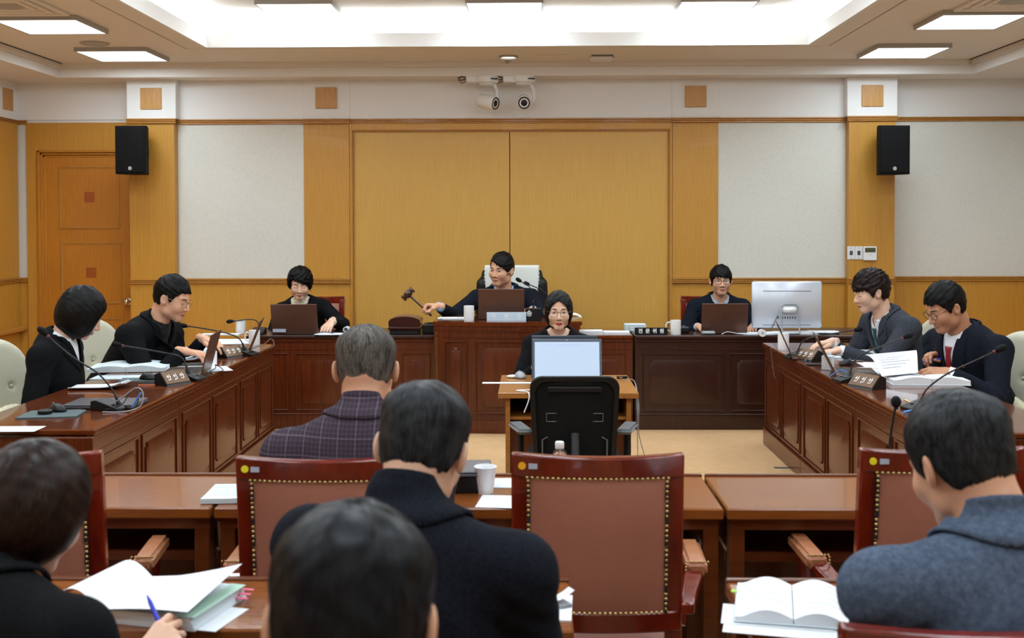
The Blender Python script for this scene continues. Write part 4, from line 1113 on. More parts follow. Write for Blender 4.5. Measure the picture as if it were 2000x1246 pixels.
# ================================================================ desks
DZ = 0.735
def raised_panel(name, W, H, m, parent, mtx, mold='wood'):
    """moulded raised panel in local x (width) z (height), face towards -y"""
    mb = MB(); w, h = W / 2, H
    # outer frame bead
    b = .009
    for a in ((-w, w, h - b, h), (-w, w, 0, b), (-w, -w + b, b, h - b), (w - b, w, b, h - b)): mb.box(a[0], a[1], -.009, .002, a[2], a[3], .003)
    # inner raised field with nipped corners
    i, n_ = .052, .022
    x0, x1, z0, z1 = -w + i, w - i, i, h - i
    if x1 - x0 > .05:
        pl = [(x0 + n_, z0), (x1 - n_, z0), (x1 - n_, z0 + n_ * .6), (x1, z0 + n_ * .6), (x1, z1 - n_ * .9), (x1 - n_, z1 - n_ * .9), (x1 - n_, z1), (x0 + n_, z1), (x0 + n_, z1 - n_ * .9), (x0, z1 - n_ * .9), (x0, z0 + n_ * .6), (x0 + n_, z0 + n_ * .6)]
        c = Vector(((x0 + x1) / 2, (z0 + z1) / 2)); k = len(pl)
        ins = [(c.x + (p[0] - c.x) * (1 - .014 / (w - i)), c.y + (p[1] - c.y) * (1 - .014 / (h / 2 - i))) for p in pl]
        vs = [(p[0], 0.001, p[1]) for p in pl] + [(p[0], -.007, p[1]) for p in pl] + [(p[0], -.011, p[1]) for p in ins]
        fs = [(a, (a + 1) % k, (a + 1) % k + k, a + k) for a in range(k)] + [(a + k, (a + 1) % k + k, (a + 1) % k + 2 * k, a + 2 * k) for a in range(k)] + [tuple(range(2 * k, 3 * k))]
        mb.add(vs, fs)
    o = mb.build(name, m, parent, 30, fix=True); o.matrix_local = mtx
    return o
def desk(label, loc, rz, W, D, panels, wood='wood', top='wood_top', group=None, z=DZ, ends=(False, False), toe=.115):
    """counter desk: local x along the front, front face at y=0 looking to -y, depth D behind; origin at front-left floor corner"""
    t = empty('counter_desk', loc, rz, label, 'desk', group)
    wm = M[wood]
    bx('desk_top', M[top], 0.0, W, -.022, D, z - .028, z, t, .006)
    bx('top_moulding', wm, 0, W, -.012, .02, z - .052, z - .028, t, .005)
    bx('front_board', wm, 0.001, W - .001, 0, .02, toe, z - .05, t, .0)
    bx('plinth', wm, 0, W, -.012, .02, 0, toe, t, .004)
    bx('plinth_bead', wm, 0, W, -.018, .0, toe - .002, toe + .010, t, .004)
    bx('rail_bead', wm, 0.004, W - .004, -.005, .002, z - .112, z - .106, t, .002)
    for i in (0, 1): bx('end_board', wm, *( (0, .02) if i == 0 else (W - .02, W)), .02, D - .02, 0, z - .03, t, .0)
    for (a, b) in panels:
        raised_panel('front_panel', b - a, z - .145 - toe - .025, wm, t, Matrix.Translation(((a + b) / 2, 0.0, toe + .03)))
    return t
# left wing: fronts look right (+x). local x runs from near to far when rz=+90 -> front faces (local -y) = +x
XLW, XRW, DW = -1.87, 1.70, .60
ly = [3.52, 4.72, 5.93, 7.14, 8.12]
ly = [4.72, 5.93, 7.14, 8.12]
names = ['nearest left-wing unit with a closed laptop on its bare top', 'middle left-wing unit, books before the black-haired woman', 'far left-wing unit, papers before the man in black']
for k in range(3):
    W_ = ly[k + 1] - ly[k] - .004
    pn = [(.05, W_ / 2 - .025), (W_ / 2 + .025, W_ - .05)]
    desk('dark wooden counter desk, ' + names[k], (XLW, ly[k], 0), R(90), W_, DW, pn, group='left wing desks')
bx('near_end_cap', M['wood'], -.02, .0, -.02, DW + .02, 0, DZ - .03, [o for o in bpy.data.objects if o.name.startswith('counter_desk')][0], .004)
names = ['nearest right-wing unit beside the slate-jacketed man', 'middle right-wing unit before the red-tied man', 'far right-wing unit before the grey-suited man']
ry = [8.20, 7.06, 5.90, 4.66]
for k in range(3):
    # rz=-90: local x points to -Y, front (local -y) looks to -x
    W_ = ry[k] - ry[k + 1] - .004
    pn = [(.05, W_ / 2 - .025), (W_ / 2 + .025, W_ - .05)]
    desk('dark wooden counter desk, ' + names[2 - k], (XRW, ry[k], 0), R(-90), W_, DW, pn, group='right wing desks')
# back row
YD = atZ(1300, 838, 0).y
def pxs(a, b, x0, Y=YD): return (X(a, Y) - x0, X(b, Y) - x0)
x0 = X(480, YD); x1 = X(853, YD) - .022
desk('long dark wooden back-row desk left of the podium, before the short-haired woman', (x0, YD, 0), 0, x1 - x0, .62, [(.02, .12), pxs(528, 560, x0), pxs(576, 690, x0), pxs(702, 768, x0), pxs(784, 840, x0)], wood='wood', group='back row desks', top='wood_dark')
x0, x1 = X(1130, YD) + .022, X(1236, YD)
desk('short red-brown desk segment right of the podium with paper piles', (x0, YD, 0), 0, x1 - x0, .62, [pxs(1146, 1222, x0)], group='back row desks')
x0, x1 = X(1240, YD), 3.55
desk('darker wooden desk on the right of the back row with a silver monitor', (x0, YD - .02, 0), 0, x1 - x0, .66, [pxs(1255, 1412, x0), pxs(1426, 1520, x0), (1.25, 1.9), (1.95, 2.55)], wood='wood_dark', top='wood_dark', group='back row desks')
# podium
ZP = Z(627, YD - .1)
t = empty('podium', ((X(853, YD) + X(1130, YD)) / 2, YD - .14, 0), 0, 'raised dark wooden podium desk in the middle of the back row', 'podium')
hw = (X(1130, YD) - X(853, YD)) / 2
n_ = 12
def arcp(d0, w_): return [(-w_ + 2 * w_ * k / n_, -d0 * (1 - ((2 * k / n_) - 1) ** 2) ) for k in range(n_ + 1)]
def slab(name, w_, d0, yb, z0, z1, m): 
    return MB().prism(arcp(d0, w_) + [(w_, yb), (-w_, yb)], z0, z1).build(name, M[m], t, 30, fix=True)
slab('podium_top', hw + .02, .075, .72, ZP - .03, ZP, 'wood_top'); slab('top_moulding', hw + .008, .065, .71, ZP - .06, ZP - .03, 'wood'); slab('top_bead', hw + .0, .06, .70, ZP - .075, ZP - .06, 'wood')
slab('front_board', hw - .012, .05, .08, 0, ZP - .074, 'wood'); slab('plinth', hw + .004, .068, .09, 0, .10, 'wood')
slab('rail_bead', hw - .004, .058, .08, .13, .14, 'wood'); slab('rail_bead', hw - .004, .058, .08, ZP - .12, ZP - .113, 'wood')
for sg in (-1, 1): bx('side_board', M['wood'], sg * hw - .015, sg * hw + .0, .02, .70, 0, ZP - .05, t)
for (a, b) in ((870, 915), (930, 1053), (1068, 1113)):
    xa, xb = X(a, YD) - t.location.x, X(b, YD) - t.location.x; xc = (xa + xb) / 2
    dy = -.05 * (1 - (xc / hw) ** 2); an = math.atan2(.05 * 2 * xc / hw ** 2, 1)
    raised_panel('front_panel', xb - xa, ZP - .30, M['wood'], t, Matrix.Translation((xc, dy - .006, .155)) @ Matrix.Rotation(an, 4, 'Z'))
# ---------------------------------------------------------------- foreground tables
ZT = .72
def fore_table(label, x0, x1, y0, y1, group, zt=ZT, worn=0):
    t = empty('hearing_table', ((x0 + x1) / 2, (y0 + y1) / 2, 0), 0, label, 'table', group)
    w, d = (x1 - x0) / 2 - .003, (y1 - y0) / 2
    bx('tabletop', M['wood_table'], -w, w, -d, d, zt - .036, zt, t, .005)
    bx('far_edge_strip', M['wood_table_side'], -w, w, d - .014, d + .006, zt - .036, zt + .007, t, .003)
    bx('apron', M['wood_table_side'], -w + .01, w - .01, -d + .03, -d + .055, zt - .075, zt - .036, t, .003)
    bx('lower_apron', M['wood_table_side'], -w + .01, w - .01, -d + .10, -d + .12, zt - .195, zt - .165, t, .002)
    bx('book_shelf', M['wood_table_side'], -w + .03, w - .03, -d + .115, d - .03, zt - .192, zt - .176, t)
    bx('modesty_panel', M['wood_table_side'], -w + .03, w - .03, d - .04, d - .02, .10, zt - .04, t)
    for sx in (-1, 1):
        for sy in (-1, 1):
            xx, yy = sx * (w - .035), sy * (d - .055)
            mb = MB().box(xx - .024, xx + .024, yy - .024, yy + .024, .0, zt - .036, .003)
            mb.build('leg', M['wood_table_side'], t)
    return t
rowA = [(-2.595, -.997, 'first-row table at the far left with only its glossy top in view'), (-.992, .598, 'first-row table in the middle behind the paper cup'), (.603, 2.19, 'first-row table on the right, its worn corner bare of papers'), (2.196, 3.79, 'first-row table at the far right behind the grey-jacketed man')]
for a, b, lb in rowA: fore_table('brown wooden ' + lb, a, b, 3.47, 3.93, 'first-row tables')
fore_table('brown wooden second-row table under the open book and its pink tabs', -1.50, .095, 2.42, 2.765, 'second-row tables')
fore_table('brown wooden second-row table on the right under the fanned white book', .475, 2.08, 2.42, 2.765, 'second-row tables')
fore_table('brown wooden second-row table at the far left beside the brown-haired woman', -3.10, -1.505, 2.42, 2.765, 'second-row tables')
# ---------------------------------------------------------------- red leather conference chairs
def red_chair():
    t = empty('conference_chair')
    hw, zt, zb = .236, .975, .475      # back half width, top, bottom
    lean = .10
    def yb(z): return -lean * (z - .45)      # back leans towards -y (viewer)
    bow = lambda x: .030 * (x / hw) ** 2     # plan curve: sides come forward
    def strip(name, pts, w, d, m, parent):
        mb = MB(); vs = []; n = len(pts)
        for p, ww in pts:
            x, y, z = p
            vs += [(x - ww, y - d, z), (x + ww, y - d, z), (x + ww, y + d, z), (x - ww, y + d, z)]
        fs = [(4 * i + k, 4 * i + (k + 1) % 4, 4 * i + 4 + (k + 1) % 4, 4 * i + 4 + k) for i in range(n - 1) for k in range(4)] + [(3, 2, 1, 0), (4 * n - 4, 4 * n - 3, 4 * n - 2, 4 * n - 1)]
        mb.add(vs, fs); o = mb.build(name, m, parent, 40, fix=True)
        md = o.modifiers.new('b', 'BEVEL'); md.width = .005; md.segments = 2; md.limit_method = 'ANGLE'
        return o
    for sg in (-1, 1):
        strip('stile', [((sg * (hw - .024), yb(z) + bow(hw) - .0, z), .024) for z in (.02, .2, .45, .6, .8, zt - .03)], .024, .017, M['wood_chair'], t)
    def rail_(name, za, zc, arch=0.0):
        mb = MB(); n = 14; vs = []
        for k in range(n + 1):
            x = -hw + 2 * hw * k / n; y = bow(x); ar = arch * (1 - (x / hw) ** 2)
            vs += [(x, yb(za) + y - .019, za), (x, yb(zc) + y - .021, zc + ar), (x, yb(zc) + y + .016, zc + ar), (x, yb(za) + y + .018, za)]
        fs = [(4 * i + k, 4 * i + 4 + k, 4 * i + 4 + (k + 1) % 4, 4 * i + (k + 1) % 4) for i in range(n) for k in range(4)] + [(0, 1, 2, 3), (4 * n + 3, 4 * n + 2, 4 * n + 1, 4 * n)]
        mb.add(vs, fs); o = mb.build(name, M['wood_chair'], t, 40, fix=True)
        md = o.modifiers.new('b', 'BEVEL'); md.width = .006; md.segments = 2; md.limit_method = 'ANGLE'
    rail_('top_rail', zt - .066, zt, -.006); rail_('bottom_rail', zb - .005, zb + .055)
    iw, zi0, zi1 = hw - .044, zb + .05, zt - .062
    pad = MB()
    pad.grid(14, 14, lambda u, v: ((2 * u - 1) * iw, yb(zi0 + v * (zi1 - zi0)) + bow((2 * u - 1) * iw) - .014 - .010 * (1 - (2 * u - 1) ** 4) * (1 - (2 * v - 1) ** 4), zi0 + v * (zi1 - zi0)))
    pad.grid(10, 10, lambda u, v: ((1 - 2 * u) * iw, yb(zi0 + v * (zi1 - zi0)) + bow((2 * u - 1) * iw) + .016 + .030 * (1 - (2 * u - 1) ** 4) * (1 - (2 * v - 1) ** 4), zi0 + v * (zi1 - zi0)))
    pad.build('back_pad', M['leather'], t, 60)
    st = MB(); sp = .0138; r_ = .0052
    def stud(x, z):
        y = yb(z) + bow(x) - .017
        st.add([(x + r_ * math.cos(a), y, z + r_ * math.sin(a)) for a in [k * math.pi / 3 for k in range(6)]] + [(x + r_ * .6 * math.cos(a), y - .0035, z + r_ * .6 * math.sin(a)) for a in [k * math.pi / 3 for k in range(6)]],
               [(k, k + 6, (k + 1) % 6 + 6, (k + 1) % 6) for k in range(6)] + [tuple(range(11, 5, -1))])
    nx, nz = int(2 * iw / sp), int((zi1 - zi0) / sp)
    for k in range(nx + 1):
        x = -iw + 2 * iw * k / nx; stud(x, zi1 - .004); stud(x, zi0 + .004)
    for k in range(1, nz):
        z = zi0 + (zi1 - zi0) * k / nz; stud(-iw + .003, z); stud(iw - .003, z)
    so = st.build('brass_studs', M['brass'], t, 80, fix=True); so['kind'] = 'stuff'
    for a in ((-iw - .001, -iw + .008, zi0, zi1), (iw - .008, iw + .001, zi0, zi1)):
        wl_ = MB()
        n = 6
        for k in range(n):
            z0_, z1_ = a[2] + (a[3] - a[2]) * k / n, a[2] + (a[3] - a[2]) * (k + 1) / n
            wl_.box(a[0], a[1], yb((z0_ + z1_) / 2) + bow(iw) - .0185, yb((z0_ + z1_) / 2) + bow(iw), z0_, z1_)
        wl_.build('stud_welt', M['letter_dark'], t)
    seat = MB().grid(10, 10, lambda u, v: ((2 * u - 1) * .25, .01 + .42 * v, .40 + .055 * (1 - (2 * u - 1) ** 6) * (1 - (2 * v - 1) ** 6)))
    seat.build('seat', M['leather'], t, 60); bx('seat_frame', M['wood_chair'], -.25, .25, 0.0, .43, .345, .402, t, .006)
    for sg in (-1, 1):
        xa = sg * (hw + .012)
        pts = [(xa, -.02, .545), (xa + sg * .012, .05, .555), (xa + sg * .03, .12, .575), (xa + sg * .045, .20, .596)]
        arm = MB(); n = len(pts); vs = []
        for (x, y, z), wd in zip(pts, (.019, .021, .026, .028)):
            vs += [(x - wd, y, z - .02), (x + wd, y, z - .02), (x + wd, y, z + .013), (x - wd, y, z + .013)]
        arm.add(vs, [(4 * i + k, 4 * i + (k + 1) % 4, 4 * i + 4 + (k + 1) % 4, 4 * i + 4 + k) for i in range(n - 1) for k in range(4)] + [(3, 2, 1, 0), (4 * n - 4, 4 * n - 3, 4 * n - 2, 4 * n - 1)])
        a_ = arm.build('arm', M['wood_chair'], t, 40, fix=True); md = a_.modifiers.new('b', 'BEVEL'); md.width = .006; md.segments = 2
        pd = MB(); pd.box(-.030, .030, -.10, .12, -.022, .020, .010, Matrix.Translation((pts[-1][0] + sg * .004, .25, .604)) @ Matrix.Rotation(R(3), 4, 'X'), 3)
        p_ = pd.build('arm_pad', M['leather_tan'], a_, 60)
        s2 = MB()
        for k in range(7): s2.ball((pts[-1][0] + sg * .004 - .030 + .01 * k, .148, .623), .0035, 6)
        for k in range(4): s2.ball((pts[-1][0] + sg * .004 - sg * .034, .149, .616 - .009 * k), .0035, 6)
        so2 = s2.build('pad_studs', M['brass'], a_, 80); so2['kind'] = 'stuff'
        ps = MB().tube([(xa + sg * .042, .33, .59), (xa + sg * .040, .31, .50), (xa + sg * .01, .26, .40)], .018, 8).build('arm_post', M['wood_chair'], t)
        MB().tube([(sg * .21, .39, .35), (sg * .215, .40, .0)], .02, 8, rs=[.024, .017]).build('leg', M['wood_chair'], t)
    # inventory stickers on the top rail, seen from behind
    xs = -hw + .030
    MB().lathe([(.0105, 0), (.0105, .0012), (.001, .0014)], 20, Matrix.Translation((xs, yb(zt - .035) + bow(xs) - .0225, zt - .033)) @ Matrix.Rotation(R(90), 4, 'X')).build('dot_sticker', M['yellow_dot'], t)
    bx('label_sticker', M['sticker'], xs + .018, xs + .042, yb(zt - .035) + bow(xs) - .0315, yb(zt - .035) + bow(xs) - .018, zt - .040, zt - .026, t)
    return t
rc = red_chair(); first = True
def put_chair(x, y, rz, label, sc=1.0, dot='yellow_dot', group='red leather conference chairs'):
    global first
    t = rc if first else copy_tree(rc); first = False
    t.location = (x, y, 0); t.rotation_euler = (0, 0, rz); t.scale = (sc, sc, sc)
    tag(t, label, 'chair', group)
    if dot:
        for c in t.children:
            if c.name.startswith('dot_sticker'): c.data = c.data.copy(); c.data.materials[0] = M[dot]
    return t
put_chair(atY(1166, 900, 3.10).x, 3.10, R(-1), 'empty red-framed leather chair, whole back in view, with an orange-yellow dot sticker', 1.0, 'orange_dot')
put_chair(atY(628, 900, 3.12).x, 3.12, R(0), 'red-framed leather chair behind the grey-haired man in the plum plaid jacket', .985)
put_chair(atY(1855, 900, 3.10).x, 3.18, R(3), 'red-framed leather chair just beyond the slate-jacketed man, tan arm pad showing', 1.0)
put_chair(atY(36, 900, 3.10).x, 3.10, R(5), 'red-framed leather conference chair at the far left, beyond the brown-haired woman')
put_chair(atY(1905, 1200, 1.84).x, 1.82, R(0), 'red-framed chair with only its top rail showing behind the slate-jacketed man', .985)
put_chair(-.20, 1.64, R(2), 'red-framed leather conference chair under the dark-coated man, hidden by his back', .9)
put_chair(-.90, 1.56, R(0), 'red-framed leather conference chair under the brown-haired woman, hidden by her back', .9)
put_chair(-.22, .76, R(0), 'red-framed leather conference chair under the nearest black-haired man', .9)
put_chair(X(628, 10.0), 9.80, R(180), 'red-framed leather chair against the dado behind the short-haired woman in the back row', 1.0)
put_chair(X(1376, 10.0), 9.80, R(180), 'red-framed leather chair behind the bespectacled man at the dark back desk', 1.0)
# ---------------------------------------------------------------- cream armchairs
def cream_chair():
    t = empty('cream_armchair')
    def fb(p):
        q = p.copy(); q[:, 1] = q[:, 1] + .17 * (p[:, 2] - .45) - .45 * p[:, 0] ** 2
        hx, zc_, hz, r_ = .31 - .05 * np.clip((p[:, 2] - .7) / .4, 0, 1), .74, .36, .17
        dx_, dz_ = np.abs(q[:, 0]) - hx + r_, np.abs(q[:, 2] - zc_) - hz + r_
        d = np.hypot(np.maximum(dx_, 0), np.maximum(dz_, 0)) + np.minimum(np.maximum(dx_, dz_), 0) - r_
        d = smax(d, np.abs(q[:, 1] + .30) - .065, .06)
        for xx in (0, -.13, .13): d = smax(d, -s_ell(q, (xx, -.225, .80), (.022, .03, .022)), .02)
        return d
    np_mesh('backrest', [nets(fb, V3(-.38, -.58, .34), V3(.38, .0, 1.16), .014)], M['cream_fabric'], t)
    for c_ in ((0.0,), (-.13,), (.13,)): MB().ball((c_[0], -.242 - .17 * .35 + .45 * c_[0] ** 2, .80), (.012, .010, .012), 10).build('button', M['cream_fabric'], t)
    st = lambda p: smax(s_ell(p, (0, .0, .40), (.33, .36, .12)), np.maximum(np.abs(p[:, 0]) - .27, np.abs(p[:, 1]) - .28), .05)
    np_mesh('seat', [nets(st, V3(-.35, -.36, .26), V3(.35, .36, .56), .018)], M['cream_fabric'], t)
    for sg in (-1, 1):
        ar = lambda p: smin(s_cone(p, (sg * .31, -.30, .62), (sg * .33, .22, .60), .055, .052), s_cone(p, (sg * .31, -.28, .45), (sg * .32, .18, .42), .05, .05), .16)
        np_mesh('armrest', [nets(ar, V3(sg * .32 - .13, -.40, .32), V3(sg * .32 + .13, .34, .72), .018)], M['cream_fabric'], t)
    cu = lambda p: smin(s_ell(p, (0, -.17, .56), (.22, .075, .13)), s_ell(p, (0, -.17, .56), (.18, .06, .15)), .02) + .004 * np.sin(np.arctan2(p[:, 2] - .56, p[:, 0]) * 26) * np.clip(np.hypot(p[:, 0], p[:, 2] - .56) / .2, 0, 1)
    np_mesh('cushion', [nets(cu, V3(-.27, -.28, .38), V3(.27, -.05, .74), .012)], M['cream_satin'], t)
    MB().tube([(0, 0, .30), (0, 0, .10)], .03, 12).build('post', M['chrome'], t)
    for k in range(5):
        a = k * 2 * math.pi / 5
        MB().tube([(0, 0, .10), (.28 * math.cos(a), .28 * math.sin(a), .06)], .022, 8, rs=[.026, .016]).build('leg', M['chrome'], t)
        MB().ball((.28 * math.cos(a), .28 * math.sin(a), .03), .03, 10).build('caster', M['black_plastic'], t)
    return t
cc = cream_chair(); cfirst = True
for x, y, rz, sc, lb in ((-2.69, 6.02, R(-110), .93, 'cream button-backed armchair behind the black-haired woman at the left edge'),
                     (-2.66, 7.34, R(-112), .93, 'cream button-backed armchair behind the man in black, by the door'),
                     (2.52, 7.58, R(110), .93, 'cream button-backed armchair behind the grey-suited man'),
                     (2.58, 6.44, R(110), .93, 'cream button-backed armchair with a satin cushion behind the red-tied man')):
    t = cc if cfirst else copy_tree(cc); cfirst = False
    t.location = (x, y, 0); t.rotation_euler = (0, 0, rz); t.scale = (sc, sc, .88); tag(t, lb, 'armchair', 'cream armchairs along the wings')
# ---------------------------------------------------------------- small stenographer table and mesh office chair
yn, yf_ = 5.86, 6.56
zn = .72
tx0_, tx1_ = X(972, yn), X(1248, yn)
t = empty('side_table', ((tx0_ + tx1_) / 2, yn, 0), 0, 'small light-brown wooden table holding the two grey laptops', 'table')
w = (tx1_ - tx0_) / 2
bx('tabletop', M['wood_small'], -w, w, 0, yf_ - yn, zn - .030, zn, t, .003)
bx('shelf', M['wood_small'], -w + .06, w - .06, .06, .5, zn - .15, zn - .135, t)
bx('modesty_panel', M['wood'], -w + .06, w - .06, .10, .12, .12, zn - .15, t)
for sg in (-1, 1): bx('side_board', M['wood_small'], sg * (w - .05) - .012, sg * (w - .05) + .012, .03, .62, 0, zn - .03, t)
bx('shelf_back', M['black_matte'], -w + .06, w - .06, .45, .47, .10, zn - .03, t)
def office_chair():
    t = empty('office_chair')
    hw, z0, z1 = .215, .42, .875
    def prof(k, n, o=0.0):  # rounded trapezoid outline in x,z
        pass
    def outline(o):
        pts = []; w_t, w_b, r_ = hw - o, hw * .93 - o, .06
        for cx, cz, a0 in ((w_t - r_, z1 - o - r_, 0), (-w_t + r_, z1 - o - r_, 90), (-w_b + r_, z0 + o + r_, 180), (w_b - r_, z0 + o + r_, 270)):
            for k in range(7):
                a = R(a0 + 15 * k); pts.append((cx + r_ * math.cos(a), cz + r_ * math.sin(a)))
        return pts
    yb = lambda x, z: -.03 + .16 * abs(x) ** 2 / hw - .10 * (z - .45)
    op, ip = outline(0), outline(.026); n = len(op); mb = MB(); vs = []
    for (P_, dy) in ((op, -.012), (ip, -.012), (ip, .012), (op, .012)): vs += [(x, yb(x, z) + dy, z) for x, z in P_]
    mb.add(vs, [(r_ * n + k, r_ * n + (k + 1) % n, ((r_ + 1) % 4) * n + (k + 1) % n, ((r_ + 1) % 4) * n + k) for r_ in range(4) for k in range(n)])
    o = mb.build('back_frame', M['black_plastic'], t, 50, fix=True); md = o.modifiers.new('b', 'BEVEL'); md.width = .006; md.segments = 2
    ms = MB(); cols, rows = 12, 14
    ms.grid(cols, rows, lambda u, v: ((2 * u - 1) * (hw - .02), yb((2 * u - 1) * (hw - .02), z0 + .02 + v * (z1 - z0 - .04)), z0 + .02 + v * (z1 - z0 - .04)), thick=.004)
    ms.build('back_mesh', M['mesh_black'], t, 60)
    # lumbar frame and bars seen through and behind the mesh
    lum = MB(); 
    for a, b in (((-.135, .695), (.135, .695)), ((-.135, .655), (.135, .655)), ((-.135, .655), (-.135, .695)), ((.135, .655), (.135, .695))):
        lum.tube([(a[0], yb(a[0], a[1]) - .006, a[1]), (b[0], yb(b[0], b[1]) - .006, b[1])], .0022, 6)
    lum.build('lumbar_outline', M['grey_plastic'], t)
    MB().box(-.13, .13, -.075, -.06, .80, .825, .004).build('headrest_bar', M['black_metal'], t)
    for sg in (-1, 1):
        MB().tube([(sg * .13, yb(.13, .58) - .01, .58), (sg * .155, yb(.155, .56) - .01, .565), (sg * .155, yb(.155, .45) - .01, .43)], .004, 6).build('seam', M['grey_plastic'], t)
        ap = MB(); ap.box(-.040, .040, -.12, .12, -.016, .010, .012, Matrix.Translation((sg * .262, .08, .605)) @ Matrix.Rotation(R(-sg * 14), 4, 'Z'), 3)
        ap.build('armrest_pad', M['grey_plastic'], t, 60)
        MB().tube([(sg * .262, .08, .59), (sg * .262, .08, .44), (sg * .20, .10, .38)], .018, 8).build('armrest_post', M['black_plastic'], t)
    st = lambda p: smax(s_ell(p, (0, .18, .43), (.30, .30, .07)), np.maximum(np.abs(p[:, 0]) - .235, np.abs(p[:, 1] - .18) - .235), .04)
    np_mesh('seat', [nets(st, V3(-.3, -.1, .34), V3(.3, .46, .52), .016)], M['black_matte'], t)
    bx('tilt_box', M['black_plastic'], -.09, .09, .08, .28, .33, .385, t, .01)
    MB().tube([(0, -.07, .60), (0, -.12, .50), (0, -.04, .36), (0, .12, .35)], .022, 10).build('back_bar', M['black_plastic'], t)
    MB().tube([(0, .18, .34), (0, .18, .10)], .025, 12).build('gas_post', M['black_metal'], t)
    for k in range(5):
        a = k * 2 * math.pi / 5 + .3
        MB().tube([(0, .18, .10), (.29 * math.cos(a), .18 + .29 * math.sin(a), .075)], .02, 8, rs=[.026, .015]).build('leg', M['black_plastic'], t)
        MB().ball((.29 * math.cos(a), .18 + .29 * math.sin(a), .03), .03, 10).build('caster', M['black_plastic'], t)
    return t
oc = office_chair(); oc.location = (X(1122, 5.40), 5.42, 0); tag(oc, 'black mesh-backed office chair, empty, in front of the lit laptop', 'chair')
# chairman's leather chair
t = empty('executive_chair', (X(1000, 9.9), 9.86, 0), 0, 'black leather executive chair with a white cover on its top, behind the chairman', 'chair')
zc = Z(522, 9.9)
def ex(p):
    d = smax(s_ell(p, (0, 0, zc - .30), (.36, .11, .44)), np.maximum(np.abs(p[:, 0]) - .285 , p[:, 2] - zc), .09)
    for sg in (-1, 1): d = smin(d, s_cone(p, (sg * .255, -.03, zc - .14), (sg * .27, -.03, zc - .50), .055, .06), .02)
    return d
np_mesh('backrest', [nets(ex, V3(-.40, -.2, zc - .75), V3(.40, .2, zc + .05), .016)], M['chair_black'], t)
ca = MB()
def cvf(u, v):
    x = (2 * u - 1) * (.235 - .035 * max(0, v - .5) + .006 * math.sin(v * 60)); a = v
    if a < .15: return (x, .10 - .9 * a, zc + .012 + .0)
    return (x, -.045 - .085 * (1 - (abs(x) / .3) ** 2) - .0 * a, zc + .012 - (a - .15) * .30 - .004 * math.sin(u * 50) * (a > .9))
ca.grid(30, 22, cvf); o = ca.build('white_cover', M['antimacassar'], t, 60); md = o.modifiers.new('t', 'SOLIDIFY'); md.thickness = .006
bx('seat', M['chair_black'], -.28, .28, -.55, .0, .52, .62, t, .04)
for sg in (-1, 1): bx('armrest', M['chair_black'], sg * .31 - .04, sg * .31 + .04, -.5, -.05, .72, .77, t, .015); bx('armrest_post', M['chair_black'], sg * .31 - .02, sg * .31 + .02, -.3, -.2, .5, .73, t, .004)
MB().tube([(0, -.25, .54), (0, -.25, .18)], .03, 12).build('post', M['chrome'], t); MB().lathe([(.001, .20), (.05, .19), (.28, .13), (.28, .12), (.001, .12)], 20, Matrix.Translation((0, -.25, 0))).build('base', M['black_plastic'], t)
# ================================================================ things on the desks
def on(px, py, z=DZ): return atZ(px, py, z)
def place(t, p, rz=0.0): t.location = p; t.rotation_euler = (0, 0, rz); return t
def mic(label, base_px, zs, neck_px, head_dir=None, rz=0.0, kind='wedge', plate=None, hr=.0155, Yd=0.0):
    """gooseneck microphone; the neck's bends are given as picture points read in the upright plane through the base"""
    b = on(*base_px, zs)
    t = empty('gooseneck_microphone', b, 0, label, 'microphone', 'gooseneck microphones')
    L = lambda v: Vector(v) - b
    pts = [L(atY(px, py, b.y + Yd * i / max(1, len(neck_px) - 1))) for i, (px, py) in enumerate(neck_px)]
    base = MB(); Rz = Matrix.Rotation(rz, 4, 'Z')
    base.add([Rz @ Vector(v) for v in ((-.05, -.075, 0), (.05, -.075, 0), (.05, .075, 0), (-.05, .075, 0), (-.05, -.075, .014), (.05, -.075, .014), (.05, .045, .050), (-.05, .045, .050), (.05, .075, .044), (-.05, .075, .044))],
             [(3, 2, 1, 0), (0, 1, 5, 4), (4, 5, 6, 7), (7, 6, 8, 9), (2, 3, 9, 8), (1, 2, 8, 6, 5), (0, 4, 7, 9, 3)])
    o = base.build('base', M['black_plastic'], t, 30, fix=True); md = o.modifiers.new('b', 'BEVEL'); md.width = .004; md.segments = 2
    k = MB()
    for i in range(2): k.ball(Rz @ Vector((-.02 + .04 * i, -.03, .030)), (.010, .010, .004), 10)
    k.build('talk_button', M['grey_plastic'], t)
    # smooth neck
    P = pts; fine = []
    for i in range(len(P) - 1):
        a = P[max(i - 1, 0)]; b_, c, d = P[i], P[i + 1], P[min(i + 2, len(P) - 1)]
        for j in range(5):
            u = j / 5; fine.append(.5 * ((2 * b_) + (c - a) * u + (2 * a - 5 * b_ + 4 * c - d) * u * u + (3 * b_ - a - 3 * c + d) * u ** 3))
    fine.append(P[-1]); n = len(fine)
    MB().tube(fine, .004, 8, rs=[.012 if i < n * .12 else (.0075 if i < n * .2 else .0042) for i in range(n)]).build('gooseneck', M['black_metal'], t, 70)
    d = (fine[-1] - fine[-3]).normalized()
    r_ = MB().tube([fine[-1] - d * .012, fine[-1] + d * .004], .008, 10).build('light_ring', M['ring_red'], t)
    q = d.to_track_quat('Z', 'Y').to_matrix().to_4x4()
    MB().lathe([(.001, 0), (.009, .0), (.013, .012), (.0165, .028), (.016, .042), (.010, .054), (.001, .058)], 16, Matrix.Translation(fine[-1]) @ q).build('foam_head', M['black_matte'], t, 80)
    return t
